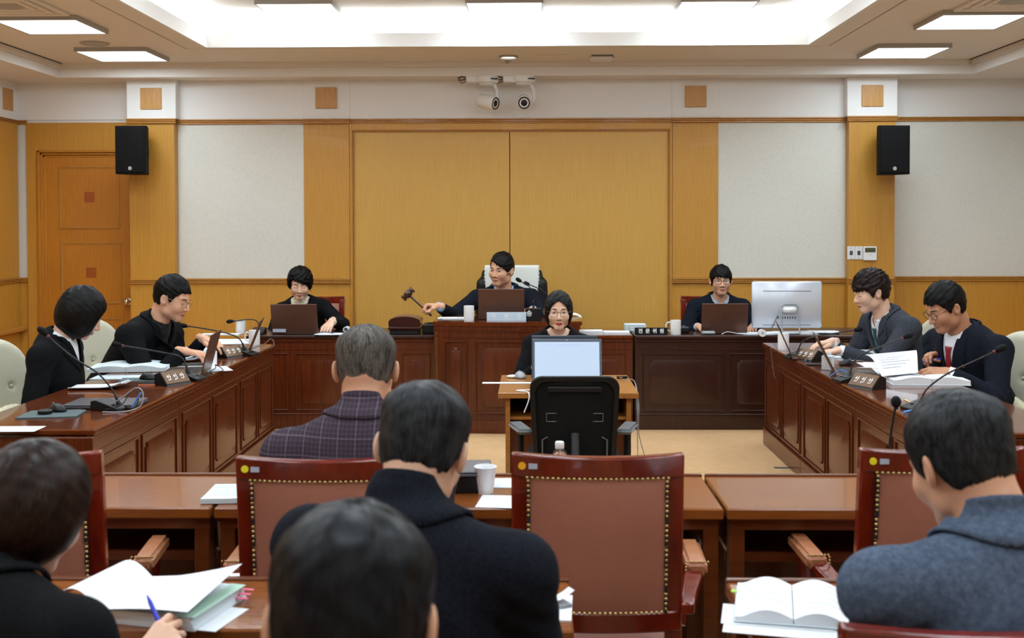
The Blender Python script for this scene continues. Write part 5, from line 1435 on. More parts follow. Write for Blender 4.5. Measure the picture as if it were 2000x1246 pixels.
def nameplate(label, px, py, rz, w=.17, strokes=3, zs=DZ):
    t = empty('name_plate', on(px, py, zs), rz, label, 'name plate', 'slanted name plates')
    # wedge, inscribed face looks to local -y and up
    mb = MB(); hw = w / 2
    mb.add([(-hw, -.05, 0), (hw, -.05, 0), (hw, .05, 0), (-hw, .05, 0), (-hw, -.045, .008), (hw, -.045, .008), (hw, .01, .072), (-hw, .01, .072), (hw, .05, .072 * .8), (-hw, .05, .072 * .8)],
           [(3, 2, 1, 0), (0, 1, 5, 4), (4, 5, 6, 7), (7, 6, 8, 9), (2, 3, 9, 8), (1, 2, 8, 6, 5), (0, 4, 7, 9, 3)])
    o = mb.build('wedge', M['black_plastic'], t, 30, fix=True)
    sl = math.atan2(.064, .055)
    T = Matrix.Translation((0, -.0175, .040)) @ Matrix.Rotation(sl, 4, 'X')
    MB().box(-hw + .004, hw - .004, -.040, .040, .0, .003, .001, T).build('face', M['plate_brown'], t)
    g = MB()
    for k in range(strokes):   # three blurred characters, strokes only
        x = (k - (strokes - 1) / 2) * w * .27
        g.box(x - .013, x + .002, .004, .008, .003, .0042, 0, T); g.box(x - .008, x - .004, -.004, .016, .003, .0042, 0, T)
        g.box(x + .006, x + .0095, -.012, .020, .003, .0042, 0, T); g.box(x - .012, x + .006, -.016, -.012, .003, .0042, 0, T)
        if k != 1: g.box(x + .009, x + .015, .004, .0075, .003, .0042, 0, T)
        else: g.box(x - .012, x - .008, -.022, -.012, .003, .0042, 0, T)
    gl = g.build('lettering', M['letter_white'], t); gl['kind'] = 'stuff'
    return t
def laptop(label, loc, rz, tilt=20, w=.356, d=.24, m='laptop_bronze', logo='TG', screen=False, group='bronze laptops', lid=True, keyb=True):
    """local: keyboard towards +y user, lid back looks to local -y"""
    t = empty('laptop', loc, rz, label, 'laptop', group); hw = w / 2
    bx('keyboard_deck', M[m], -hw, hw, 0, d, .002, .016, t, .004)
    if keyb:
        kb = MB()
        for r_ in range(5):
            for c in range(14): kb.box(-hw + .022 + c * (w - .044) / 14, -hw + .022 + (c + .86) * (w - .044) / 14, .030 + r_ * .019, .046 + r_ * .019, .016, .018)
        k_ = kb.build('keys', M['keys'], t); k_['kind'] = 'stuff'
        bx('touchpad', M['grey_plastic'], -.055, .055, .14, .215, .0155, .0168, t)
    if lid:
        T = Matrix.Translation((0, .004, .012)) @ Matrix.Rotation(R(tilt), 4, 'X')
        l = MB().box(-hw, hw, -.004, .003, 0, d - .005, .003, T).build('lid', M[m], t)
        MB().box(-hw + .008, hw - .008, .003, .0045, .012, d - .015, 0, T).build('screen', M['screen' if screen else 'black_plastic'], l)
        if logo: text_mesh('logo', logo, .026, M['letter_dark'], l, T @ Matrix.Translation((0, -.0045, d * .47)) @ Matrix.Rotation(R(90), 4, 'X'), .0003)
    return t
def mug(label, p, rz=0, h=.105, r=.040, handle=True, group='white mugs', name='mug', m='white_gloss'):
    t = empty(name, p, rz, label, 'mug' if name == 'mug' else 'cup', group)
    MB().lathe([(.001, .004), (r * .9, .004), (r * .95, 0), (r, .01), (r, h), (r - .004, h), (r - .004, .012), (.001, .010)], 28).build('body', M[m], t, 50)
    if handle: MB().tube([(r - .003, 0, h * .82), (r + .020, 0, h * .85), (r + .034, 0, h * .62), (r + .028, 0, h * .34), (r - .002, 0, h * .20)], .0055, 8).build('handle', M[m], t)
    return t
def sheet(label, cx, cy, w, h, rz=0, z=DZ, n=1, m='paper', th=.0006, curl=0.0, lines=0, group=None, name='paper_sheet', cat='paper', off=0.0, world=False, ruffle=0.0):
    p = Vector((cx, cy, z)) if world else on(cx, cy, z)
    p.z = z
    t = empty(name, p, rz, label, cat, group); rng = random.Random(int(cx * 7 + cy))
    layers = min(4, n)
    for i in range(layers):
        hh_ = n * th / layers; a = rng.uniform(-1, 1) * ruffle
        mb = MB(); T = Matrix.Translation((rng.uniform(-1, 1) * ruffle * .05, rng.uniform(-1, 1) * ruffle * .05, off + i * hh_ + .0003)) @ Matrix.Rotation(a * .12, 4, 'Z')
        mb.grid(10, 6, lambda u, v: ((u - .5) * w, (v - .5) * h, hh_ * .92 + curl * (max(0, u - .6) ** 2 + max(0, .3 - v) ** 2 * .6)), T, thick=max(hh_ * .9, .0004))
        mb.build('sheet', M[m], t, 50)
    top = off + n * th
    if lines:
        g = MB()
        for k in range(lines):
            y = h * .40 - k * h * .8 / lines; wl_ = w * rng.uniform(.5, .8)
            g.box(-w * .40, -w * .40 + wl_, y, y + .0016, top + .0006, top + .0009)
        q = g.build('print_lines', M['paper_print'], t); q['kind'] = 'stuff'
    return t
def open_book(label, p, rz, w=.42, h=.29, th=.02, m='paper', group=None, bulge=.012, lines=8, cover=None, page_curl=0.0):
    t = empty('open_book', p, rz, label, 'book', group)
    if cover: bx('cover', M[cover], -w / 2 - .004, w / 2 + .004, -h / 2 - .003, h / 2 + .003, 0, .003, t, .001)
    for sg in (-1, 1):
        mb = MB()
        fn = lambda u, v: (sg * (.001 + u * w / 2), (v - .5) * h * sg, .004 + th * (1 - .25 * u) + bulge * math.sin(min(1, u * 1.15) * math.pi) * .8 + page_curl * max(0, u - .5) ** 2 * (1 if sg > 0 else 0))
        n_ = 12
        top = [[fn(i / n_, j / 4) for j in range(5)] for i in range(n_ + 1)]
        vs = [q for r_ in top for q in r_] + [(q[0], q[1], .003) for r_ in top for q in r_]; K = (n_ + 1) * 5
        fs = [(i * 5 + j, (i + 1) * 5 + j, (i + 1) * 5 + j + 1, i * 5 + j + 1) for i in range(n_) for j in range(4)]
        fs += [(i * 5, (i + 1) * 5, (i + 1) * 5 + K, i * 5 + K) for i in range(n_)] + [(i * 5 + 4, (i + 1) * 5 + 4, (i + 1) * 5 + 4 + K, i * 5 + 4 + K) for i in range(n_)]
        fs += [(n_ * 5 + j, n_ * 5 + j + 1, n_ * 5 + j + 1 + K, n_ * 5 + j + K) for j in range(4)]
        mb.add(vs, fs); mb.build('page_block', M[m], t, 40, fix=True)
        if lines:
            g = MB()
            for k in range(lines):
                y = h * .38 - k * h * .76 / lines
                for s_ in range(5):
                    u0 = .14 + s_ * .15; a = fn(u0, .5); b_ = fn(u0 + .145, .5)
                    g.add([(a[0], y, a[2] + .0008), (b_[0], y, b_[2] + .0008), (b_[0], y + .0018, b_[2] + .0008), (a[0], y + .0018, a[2] + .0008)], [(0, 1, 2, 3)])
            q = g.build('print_lines', M['paper_print'], t); q['kind'] = 'stuff'
    return t
def mouse_(label, p, rz, m='black_plastic', s=1.0):
    t = empty('computer_mouse', p, rz, label, 'mouse', 'computer mice')
    f = lambda q: smax(s_ell(q, (0, 0, 0), (.031 * s, .056 * s, .036 * s)), -q[:, 2] + .001, .004)
    np_mesh('shell', [nets(f, V3(-.05, -.08, -.01) , V3(.05, .08, .06), .005)], M[m], t)
    MB().lathe([(.008, -.003), (.008, .003)], 12, Matrix.Translation((0, .030, .031 * s)) @ Matrix.Rotation(R(90), 4, 'Y')).build('scroll_wheel', M['grey_plastic'], t)
    return t
def cable(label, pts, m='black_plastic', r=.0026, group='loose cables', name='cable'):
    P = [Vector(p) for p in pts]; fine = []
    for i in range(len(P) - 1):
        a, b_, c, d = P[max(i - 1, 0)], P[i], P[i + 1], P[min(i + 2, len(P) - 1)]
        for j in range(4):
            u = j / 4; fine.append(.5 * ((2 * b_) + (c - a) * u + (2 * a - 5 * b_ + 4 * c - d) * u * u + (3 * b_ - a - 3 * c + d) * u ** 3))
    fine.append(P[-1]); o0 = fine[0].copy()
    o = MB().tube([q - o0 for q in fine], r, 6).build(name, M[m], None, 70); o.location = o0
    return tag(o, label, 'cable', group)
def pen(label, p, d, m='blue_pen', L=.14, name='pen'):
    d = Vector(d).normalized(); q = d.to_track_quat('Z', 'Y').to_matrix().to_4x4()
    t = empty(name, p, 0, label, 'pen')
    MB().lathe([(.001, 0), (.0035, .012), (.0048, .02), (.0048, L), (.001, L + .002)], 12, q).build('barrel', M[m], t, 50)
    MB().box(-.002, .002, .004, .007, L * .68, L - .004, .0005, q).build('clip', M[m], t)
    return t
LG = 'microphones on the left wing'
# ---- left wing
mic('tall black gooseneck microphone leaning left over the closed laptop, wedge base', (216, 800), DZ, [(234, 797), (228, 778), (216, 757), (190, 728), (150, 703), (118, 678), (92, 655)], rz=R(75))
mic('black gooseneck microphone with a long flat neck before the black-haired woman', (372, 742), DZ, [(369, 738), (364, 715), (352, 697), (320, 689), (270, 680), (238, 675)], rz=R(75))
mic('black gooseneck microphone reaching toward the man in black', (480, 694), DZ, [(479, 690), (474, 672), (464, 659), (440, 650), (400, 642), (366, 637)], rz=R(75))
p = on(100, 810); t = empty('mouse_pad', p, R(10), 'dark teal mouse pad at the near end of the left wing', 'mouse pad', 'mouse pads')
MB().prism([(-.12 + .02 * math.cos(a), -.0) for a in ()] or [(-.13, -.10), (.13, -.10), (.14, .07), (.11, .10), (-.11, .10)], 0, .006).build('pad', M['teal_pad'], t)
mouse_('black wireless mouse on the teal pad beside a round puck', on(112, 803, DZ + .006) , R(60))
p = on(88, 808, DZ + .006); t = empty('round_puck', p, 0, 'small black round puck on the teal mouse pad', 'puck'); MB().lathe([(.001, 0), (.030, 0), (.032, .004), (.032, .014), (.029, .017), (.001, .016)], 28).build('body', M['black_plastic'], t, 40); MB().lathe([(.026, .0165), (.027, .018), (.028, .0165)], 28, caps=False).build('rim', M['grey_plastic'], t)
t = laptop('closed grey laptop lying on the bare left-wing desk', on(190, 800), 0, m='laptop_grey', lid=False, keyb=False, logo=None, w=.33, d=.22, group=None)
bx('closed_lid', M['laptop_grey'], -.165, .165, 0, .22, .017, .023, t, .003)
text_mesh('logo', 'TG', .02, M['letter_dark'], t, Matrix.Translation((.02, .11, .0235)), .0003)
c0 = on(250, 803); cable('black cable looped beside the closed laptop', [c0 + Vector(v) for v in ((-.10, -.02, .01), (-.03, 0, .03), (.0, .03, .085), (.03, .02, .10), (.05, 0, .06), (.03, -.02, .01), (-.04, -.03, .005))])
cable('grey cable loop standing up beside the closed laptop', [c0 + Vector(v) for v in ((-.12, .02, .01), (-.03, .0, .06), (.04, -.01, .11), (.075, -.015, .09), (.07, -.03, .03), (.0, -.04, .004), (-.10, -.05, .004))], 'grey_light', .003)
cable('short blue plug lead in the cable loop on the left wing', [c0 + Vector(v) for v in ((.02, 0, .02), (.045, .0, .06), (.06, 0, .085))], 'blue_cable', .005)
sheet('small pile of white papers lying before the black-haired woman', 198, 757, .27, .17, R(5), n=14, curl=.15, ruffle=.3, lines=0, group='white papers on the left wing')
sheet('single white sheet at the very near end of the left wing', 30, 838, .21, .13, R(2), n=1, group='white papers on the left wing')
nameplate('slanted brown name plate with three white characters, nearest on the left wing', 338, 750, R(60))
p = on(275, 742); t = empty('mouse_pad', p, R(10), 'grey-green mouse pad under the mouse between book and name plate', 'mouse pad', 'mouse pads')
MB().prism([(-.11, -.07), (.11, -.07), (.11, .07), (-.11, .07)], 0, .004).build('pad', M['teal_pad'], t)
mouse_('black mouse beside the nearest left-wing name plate', on(289, 741, DZ + .004), R(70))
t = sheet('black folder edge with orange stripe under the left name plate', 300, 750, .15, .10, R(5), n=4, m='black_matte', group=None, name='folder', cat='folder', th=.001); bx('stripe', M['orange'], -.07, .07, -.053, -.048, .001, .005, t)
open_book('thick open book in front of the black-haired woman on the left wing', on(255, 722), R(8), .44, .28, .028, 'paper_cool', bulge=.014)
sheet('flat sheets sticking out under the thick open book on the left wing', 235, 737, .30, .16, R(4), n=3, m='paper_cool', lines=5, group='white papers on the left wing')
sheet('loose printed sheets right of the thick open book', 330, 718, .30, .21, R(-12), n=6, lines=7, ruffle=1.5, group='white papers on the left wing')
sheet('curled white sheets before the hand of the man in black', 352, 703, .26, .20, R(15), n=6, curl=.25, ruffle=1.0, lines=5, group='white papers on the left wing')
sheet('dark blue booklet between the papers on the left wing', 318, 704, .15, .06, R(8), n=5, m='knit_navy', name='booklet', cat='booklet')
t = sheet('black tablet lying among papers behind the left name plate', 376, 713, .15, .12, R(10), n=8, m='black_plastic', name='tablet', cat='tablet', th=.001)
sheet('white document pile under the left laptop', 398, 722, .22, .2, R(20), n=3, lines=5, ruffle=1, group='white papers on the left wing')
laptop('open bronze laptop seen edge-on before the man in black, nearer one on the left wing', on(387, 736) + Vector((0, .17, 0)), R(97), tilt=15)
mug('white paper cup hidden behind the nearer left-wing laptop', on(413, 715), h=.09, r=.034, handle=False, name='paper_cup', m='paper_cup', group='white cups')
cable('tangled black cable behind the nearer left-wing laptop', [on(392, 738) + Vector(v) for v in ((0, 0, .005), (.02, .05, .02), (.05, .12, .04), (.03, .2, .05), (.06, .25, .01), (.01, .18, .006), (.05, .08, .005), (-.02, .0, .004))])
nameplate('slanted brown name plate with three white characters, farther on the left wing', 452, 697, R(60))
sheet('white document spread beside the farther left name plate', 445, 668, .30, .30, R(10), n=8, lines=6, ruffle=1, group='white papers on the left wing')
sheet('paper pile under the forearm of the man in black', 358, 684, .34, .22, R(0), n=16, ruffle=.6, group='white papers on the left wing')
sheet('flat notebook near the farther left name plate', 425, 688, .16, .2, R(10), n=10, m='grey_light', name='notebook', cat='notebook')
pen('red pen lying on the white papers on the left wing', on(430, 677, DZ + .012), (1, .05, 0), 'red_plastic')
laptop('open bronze laptop seen edge-on at the far end of the left wing', on(476, 694) + Vector((0, .17, 0)), R(100), tilt=22)
mug('white mug behind the far left-wing laptop', on(497, 673), R(170))
cable('grey cable hanging over the far end of the left wing', [on(500, 684) + Vector(v) for v in ((-.05, 0, .005), (.03, .1, .03), (.06, .2, .06), (.10, .1, .02), (.05, .0, .004))], 'grey_plastic')
# ---- back row
laptop('open bronze laptop with a white label before the short-haired woman', (X(576, 8.86), 8.84, DZ), 0, tilt=12, w=.365)
t = [o for o in bpy.data.objects if o.name.startswith('laptop')][-1]
def back_laptop_sticker(x, y, z, parent):
    o = bx('white_label', M['sticker'], -.172, -.07, -.012, -.008, .018, .044, None); o.parent = parent; return o
lt_ = [o for o in bpy.data.objects if o.get('label', '').startswith('open bronze laptop with a white label')][0]
back_laptop_sticker(0, 0, 0, lt_)
mic('black gooseneck microphone on the back row pointing left, above the white mug', (505, 652), DZ, [(505, 648), (505, 634), (500, 626), (485, 624), (456, 627)], rz=0)
mug('plain white mug at the left end of the back row', on(470, 651), R(90), handle=False)
sheet('low pile of papers at the left end of the back row', 432, 654, .30, .10, 0, n=14, group='papers on the back row')
t = sheet('strip of bright sticky tabs at the left end of the back row', 468, 656, .12, .03, 0, n=2, name='sticky_tabs', cat='sticky notes')
for k, mm in enumerate(('orange', 'green_tab', 'pink', 'blue_cable')): bx('tab', M[mm], -.055 + .027 * k, -.032 + .027 * k, -.016, .012, .0015, .003, t)
sheet('white papers under the hand of the short-haired woman', 645, 652.5, .20, .13, R(4), n=6, ruffle=.5, group='papers on the back row', z=DZ + .006)
sheet('blue folder under the papers of the short-haired woman', 642, 652.5, .22, .14, R(-5), n=5, m='blue_cable', th=.001, name='folder', cat='folder')
p = on(677, 648); t = empty('paper_roll', p, 0, 'rolled white paper standing right of the blue folder', 'paper roll'); MB().lathe([(.020, -.05), (.022, .05), (.016, .05), (.014, -.05)], 20, Matrix.Translation((0, 0, .022)) @ Matrix.Rotation(R(90), 4, 'X') @ Matrix.Rotation(0, 4, 'Z'), caps=False).build('roll', M['paper'], t)
cable('black cable lying before the back-row laptop', [Vector((X(560 + 24 * k, 8.80), 8.80, DZ + .004 + (.02 if k == 3 else 0))) for k in range(5)])
# gavel rest
YG = 8.95; t = empty('gavel_box', (X(792, YG), YG, DZ), 0, 'brown cushioned gavel box on a low black stand left of the podium', 'gavel box')
bx('stand', M['black_metal'], -.115, .115, -.12, .12, 0, .035, t, .004); bx('stand_top', M['gavel_wood'], -.128, .128, -.13, .13, .035, .060, t, .006)
hw_ = .125; arc = [(-hw_, .062), (hw_, .062), (hw_, .098)] + [(hw_ * math.cos(a) * 1.0, .098 + .040 * math.sin(a)) for a in [math.pi * k / 12 for k in range(1, 12)]] + [(-hw_, .098)]
mb = MB(); n = len(arc); mb.add([(x, -.11, z) for x, z in arc] + [(x, .12, z) for x, z in arc], [tuple(range(n)), tuple(range(2 * n - 1, n - 1, -1))] + [(i, (i + 1) % n, (i + 1) % n + n, i + n) for i in range(n)]); mb.build('box_body', M['gavel_wood'], t, 30, fix=True)
mb = MB(); mb.grid(12, 2, lambda u, v: (hw_ * math.cos(math.pi * (1 - u)) * 1.01, -.08 + .20 * v, .100 + .042 * math.sin(math.pi * u)), thick=.004); mb.build('leather_lid', M['cushion_brown'], t, 60)
t = empty('desk_box', (X(840, 8.95), 8.97, DZ), 0, 'low black box between the gavel box and the podium', 'box'); bx('body', M['black_plastic'], -.06, .06, -.10, .10, 0, .075, t, .008); MB().ball((0, -.02, .075), (.03, .04, .012), 12).build('handset', M['black_plastic'], t)
# podium top
YQ = YD - .02
def pod(px, py): return on(px, py, ZP)
sheet('papers at the left corner of the podium top', 884, 622, .20, .14, R(3), z=ZP, n=12, ruffle=.5, group='papers on the podium')
p = pod(905, 621); t = empty('eyeglasses', p, 0, 'dark folded eyeglasses on the podium papers', 'glasses'); 
gm_ = MB(); gm_.tube([(.02 * math.cos(a) - .025, -.02, .018 + .014 * math.sin(a)) for a in [k * math.pi / 8 for k in range(17)]], .002, 5, caps=False); gm_.tube([(.02 * math.cos(a) + .025, -.02, .018 + .014 * math.sin(a)) for a in [k * math.pi / 8 for k in range(17)]], .002, 5, caps=False); gm_.build('frame', M['black_plastic'], t)
mug('plain white paper cup on the podium beside the laptop', pod(916, 626), h=.115, r=.040, handle=False, name='paper_cup', m='paper_cup', group='white cups')
laptop('open bronze laptop on the podium before the chairman', (X(979, YQ + .02), YQ + .03, ZP), 0, tilt=10, w=.36)
t = empty('name_plate', (X(989, YQ - .07), YQ - .08, ZP), 0, 'pale blue name plate with faint white Korean letters on the podium', 'name plate')
bx('plate', M['plate_blue'], -.152, .152, -.005, .005, 0, .068, t, .001); bx('foot', M['plate_blue'], -.152, .152, 0, .04, 0, .004, t)
for k, ch in enumerate('위원장'): text_mesh('lettering', ch, .042, M['letter_white'], t, Matrix.Translation((-.10 + .10 * k, -.0055, .034)) @ Matrix.Rotation(R(90), 4, 'X'), .0006, bold=.0006)
t = empty('emblem_sign', (X(1041, YQ - .05), YQ - .04, ZP), 0, 'black sign block with a white blossom-like emblem beside the podium microphones', 'sign')
bx('block', M['black_plastic'], -.062, .062, -.02, .05, 0, .095, t, .003)
text_mesh('emblem', '송', .052, M['letter_white'], t, Matrix.Translation((-.03, -.0205, .055)) @ Matrix.Rotation(R(90), 4, 'X'), .0006, bold=.0008)
def mic2(label, pts, Yb):
    t = empty('gooseneck_microphone', (X(pts[0][0], Yb), Yb, ZP), 0, label, 'microphone', 'gooseneck microphones')
    P = [atY(px, py, Yb) - t.location for px, py in pts]; P[0].z = 0.001
    bx('base', M['black_plastic'], P[0].x - .035, P[0].x + .035, -.05, .05, 0, .05, t, .006)
    MB().tube(P, .004, 8, rs=[.010, .008] + [.004] * (len(P) - 2)).build('gooseneck', M['black_metal'], t, 80)
    d = (P[-1] - P[-2]).normalized(); q = d.to_track_quat('Z', 'Y').to_matrix().to_4x4()
    MB().tube([P[2] - Vector((0, 0, .006)), P[2] + Vector((0, 0, .008))], .009, 10).build('chrome_ring', M['chrome'], t)
    MB().lathe([(.001, 0), (.010, 0), (.015, .014), (.016, .035), (.009, .048), (.001, .05)], 14, Matrix.Translation(P[-1]) @ q).build('foam_head', M['black_matte'], t, 80)
mic2('black gooseneck microphone on the podium with a chrome ring, head near the chairman', [(1042, 618), (1042, 600), (1041, 588), (1040, 572), (1034, 560), (1018, 550)], YQ + .12)
mic2('second gooseneck microphone on the podium, bending from behind the clerk', [(1072, 618), (1072, 600), (1071, 588), (1069, 574), (1058, 566), (1034, 556)], YQ + .20)
t = sheet('curled white paper on the right end of the podium', 1116, 617, .16, .12, 0, z=ZP, n=3, curl=-.15, group='papers on the podium', off=.02)
sheet('flat pile of white paper right of the podium', 1152, 652, .20, .15, R(2), n=20, th=.0014, group='papers on the back row')
sheet('second flat pile of white paper right of the podium', 1204, 652, .20, .15, R(-2), n=16, th=.0012, group='papers on the back row')
t = sheet('white box file behind the black Korean name sign', 1240, 645, .17, .12, 0, n=24, th=.0022, m='paper_cool', name='box_file', cat='file'); bx('green_edge', M['paper_green'], -.084, -.06, -.081, -.079, .002, .045, t)
t = empty('name_sign', (X(1271.5, YD + .04), YD + .03, DZ), 0, 'black sign with four bold white Korean letters on the back row', 'name plate')
bx('plate', M['black_plastic'], -.128, .128, -.008, .008, 0, .056, t, .001); bx('foot', M['black_plastic'], -.12, .12, 0, .06, 0, .005, t)
for k, ch in enumerate('전문위원'): text_mesh('lettering', ch, .038, M['letter_white'], t, Matrix.Translation((-.083 + .0555 * k, -.0088, .028)) @ Matrix.Rotation(R(90), 4, 'X'), .0006, bold=.0012)
mug('white mug with its handle to the left, beside the black Korean name sign', (X(1320, YD + .05), YD + .06, DZ), R(180), h=.112, r=.042)
t = empty('desk_box', (X(1336, YD + .2), YD + .2, DZ), 0, 'small black box behind the white mug on the dark desk', 'box'); bx('body', M['black_plastic'], -.04, .04, -.05, .05, 0, .05, t, .01); MB().lathe([(.012, .0), (.010, .006), (.001, .006)], 12, Matrix.Translation((0, 0, .05))).build('knob', M['grey_plastic'], t)
t = empty('card_reader', (X(1383, YD + .03), YD + .0, DZ), 0, 'small grey device lying before the right-hand back laptop', 'device'); bx('body', M['grey_light'], -.052, .052, -.02, .05, .0, .030, t, .008); bx('dark_band', M['black_plastic'], -.050, .050, -.0215, -.018, .006, .012, t)
laptop('open bronze laptop before the bespectacled man in the back row', (X(1414, YD + .12), YD + .10, DZ), 0, tilt=12, w=.362)
c0 = Vector((X(1430, YD + .03), YD + .03, DZ))
cable('white cable curling before the right-hand back laptop', [c0 + Vector(v) for v in ((-.08, .0, .004), (-.03, .02, .02), (.05, .0, .008), (.12, .02, .006), (.22, 0, .018), (.30, .03, .02))], 'white_plastic', .003)
sheet('loose white papers between the back laptop and the monitor', 1480, 652, .30, .16, R(-3), n=12, ruffle=1.0, curl=.05, group='papers on the back row')
sheet('grey printed papers under the silver monitor', 1560, 650, .30, .16, R(3), n=14, ruffle=1.0, lines=5, group='papers on the back row')
sheet('white pile at the corner right of the silver monitor', 1605, 650, .22, .18, R(-4), n=20, ruffle=.8, group='papers on the back row')
p = on(1488, 657); t = empty('tape_roll', p, 0, 'small white roll standing left of the monitor stand', 'roll'); MB().lathe([(.001, -.03), (.026, -.03), (.028, .03), (.001, .03)], 20, Matrix.Translation((0, 0, .028)) @ Matrix.Rotation(R(90), 4, 'X')).build('roll', M['white_plastic'], t); MB().lathe([(.012, -.032), (.011, .032)], 14, Matrix.Translation((0, 0, .028)) @ Matrix.Rotation(R(90), 4, 'X')).build('core', M['sticker'], t)
# silver monitor seen from behind
YMn = YD + .16; t = empty('monitor', (X(1537, YMn), YMn, DZ), 0, 'large silver all-in-one monitor seen from behind on a loop stand', 'monitor')
sM = F_PX / YMn; zb_, zt_ = Z(641, YMn) - DZ, Z(550, YMn) - DZ; hw_ = 68 / sM
bx('housing', M['monitor_silver'], -hw_, hw_, -.008, .018, zb_, zt_, t, .012, 50)
bx('screen', M['black_plastic'], -hw_ + .01, hw_ - .01, .018, .021, zb_ + .01, zt_ - .01, t)
for zz in (zt_ - (569 - 550) / sM, zb_ + (641 - 635) / sM): bx('groove', M['grey_light'], -.19, .19, -.0095, -.007, zz - .003, zz + .003, t)
ports = MB()
for k, xx in enumerate((-.07, -.035, -.015, .005, .025, .045, .065)): bx('port', M['letter_dark'], xx - .0035, xx + .0035, -.0095, -.0075, zb_ + .075, zb_ + .092, t)
cx_ = X(1541, YMn) - t.location.x; lw_ = .068; zl = zb_ + (641 - 594) / sM
MB().tube([(cx_ - lw_, -.08, .008), (cx_ - lw_, -.05, zl * .5), (cx_ - lw_, -.035, zl - .02), (cx_ - lw_ + .02, -.03, zl), (cx_ + lw_ - .02, -.03, zl), (cx_ + lw_, -.035, zl - .02), (cx_ + lw_, -.05, zl * .5), (cx_ + lw_, -.08, .008), (cx_ + lw_ - .02, -.12, .007), (cx_ - lw_ + .02, -.12, .007), (cx_ - lw_, -.08, .008)], .0065, 10, caps=False).build('loop_stand', M['grey_light'], t, 70)
bx('stand_clasp', M['white_gloss'], cx_ - .060, cx_ + .060, -.045, -.008, zl - .070, zl - .018, t, .018, 60)
text_mesh('brand_mark', '···', .02, M['letter_dark'], t, Matrix.Translation((0, -.0088, zt_ - .10)) @ Matrix.Rotation(R(90), 4, 'X'), .0003)
cable('thin dark cable hanging behind the silver monitor', [Vector((X(1520 - 4 * k, YMn - .03), YMn - .02, DZ + .14 - .035 * k)) for k in range(4)])
# ---- right wing
mug('white box-like cup at the far end of the right wing', on(1530, 683), h=.115, r=.038, handle=False, name='paper_cup', m='paper_cup', group='white cups')
laptop('open bronze laptop seen edge-on before the grey-suited man', on(1556, 703) + Vector((0, .17, 0)), R(-100), tilt=24)
mic('black gooseneck microphone stretching toward the grey-suited man', (1556, 700), DZ, [(1557, 697), (1559, 684), (1568, 667), (1590, 658), (1630, 651), (1668, 645)], rz=R(-75))
nameplate('slanted brown name plate with three white characters, farther on the right wing', 1578, 704, R(-62))
cable('blue and black leads behind the far right-wing laptop', [on(1548, 700) + Vector(v) for v in ((0, .0, .004), (.03, -.04, .05), (.06, -.10, .03), (.04, -.18, .005))], 'blue_cable', .003)
cable('thin cable hanging over the far right-wing front', [Vector((XRW - .03 + .01 * (k == 0), 7.9 - .05 * k, z)) for k, z in enumerate((DZ + .005, DZ - .02, .62, .56, .54))], 'grey_plastic', .0018)
sheet('white notebook pile under the elbow of the grey-suited man', 1672, 690, .30, .20, R(5), n=18, ruffle=.6, group='papers on the right wing')
sheet('flat papers before the cuffs of the grey-suited man', 1650, 700, .26, .16, R(-10), n=4, lines=5, ruffle=1.0, group='papers on the right wing')
sheet('dark phone lying by the farther right name plate', 1600, 713, .09, .15, R(80), n=6, m='black_plastic', name='phone', cat='phone', th=.0013)
t = empty('tissue_box', on(1617, 722), R(-30), 'small upright white box beside the nearer right-wing laptop', 'box'); bx('body', M['white_plastic'], -.03, .03, -.03, .03, 0, .085, t, .003); bx('flap', M['paper'], -.02, .02, -.002, .002, .085, .10, t)
laptop('open bronze laptop seen edge-on before the red-tied man', on(1642, 737) + Vector((0, .17, 0)), R(-100), tilt=26)
mouse_('black mouse between the right-wing papers', on(1653, 713), R(-60))
mic('black gooseneck microphone arching toward the red-tied man', (1657, 745), DZ, [(1658, 742), (1661, 726), (1668, 706), (1688, 690), (1725, 675), (1764, 660)], rz=R(-75))
nameplate('slanted brown name plate with three white characters, nearer on the right wing', 1692, 757, R(-62), w=.18)
cable('blue and black leads under the nearer right-wing laptop', [on(1630, 738) + Vector(v) for v in ((-.03, .0, .004), (.02, -.04, .05), (.06, -.08, .03), (.08, -.14, .005))], 'blue_cable', .003)
sheet('white printed sheets lying before the mouse on the right wing', 1685, 725, .26, .24, R(12), n=6, lines=8, ruffle=1.2, group='papers on the right wing')
sheet('white papers under the raised sheet on the right wing', 1735, 715, .26, .24, R(-8), n=10, lines=6, ruffle=1.0, group='papers on the right wing')
# raised sheet held by the red-tied man
mb = MB(); A_, B_, C_, D_ = atY(1690, 693, 6.55), atY(1790, 684, 6.45), atY(1793, 728, 6.10), atY(1722, 735, 6.15)
t = empty('held_sheet', ((A_ + C_) / 2), 0, 'printed white page lifted by the red-tied man', 'paper')
def hs(u, v): 
    q = (A_ * (1 - u) + B_ * u) * (1 - v) + (D_ * (1 - u) + C_ * u) * v; return q - t.location + Vector((0, 0, .03 * math.sin(v * math.pi)))
mb.grid(10, 10, hs, thick=.0006); mb.build('sheet', M['paper'], t, 60)
g = MB()
for k in range(9):
    v = .12 + .085 * k
    for s_ in range(6):
        a, b_ = hs(.12 + .12 * s_, v), hs(.12 + .12 * s_ + .115, v); a2, b2 = hs(.12 + .12 * s_, v + .014), hs(.12 + .12 * s_ + .115, v + .014); up = Vector((0, -.001, .0012))
        if s_ < 6 - (k % 3): g.add([a + up, b_ + up, b2 + up, a2 + up], [(0, 1, 2, 3)])
q = g.build('print_lines', M['paper_print'], t); q['kind'] = 'stuff'
open_book('thick open white book before the red-tied man', on(1808, 747), R(-3), .40, .23, .030, 'paper', bulge=.016, cover='paper_cool')
mic('tall black gooseneck microphone arching right at the near end of the right wing', (1797, 800), DZ, [(1797, 796), (1800, 778), (1813, 757), (1850, 730), (1895, 709), (1944, 686)], rz=R(-75))
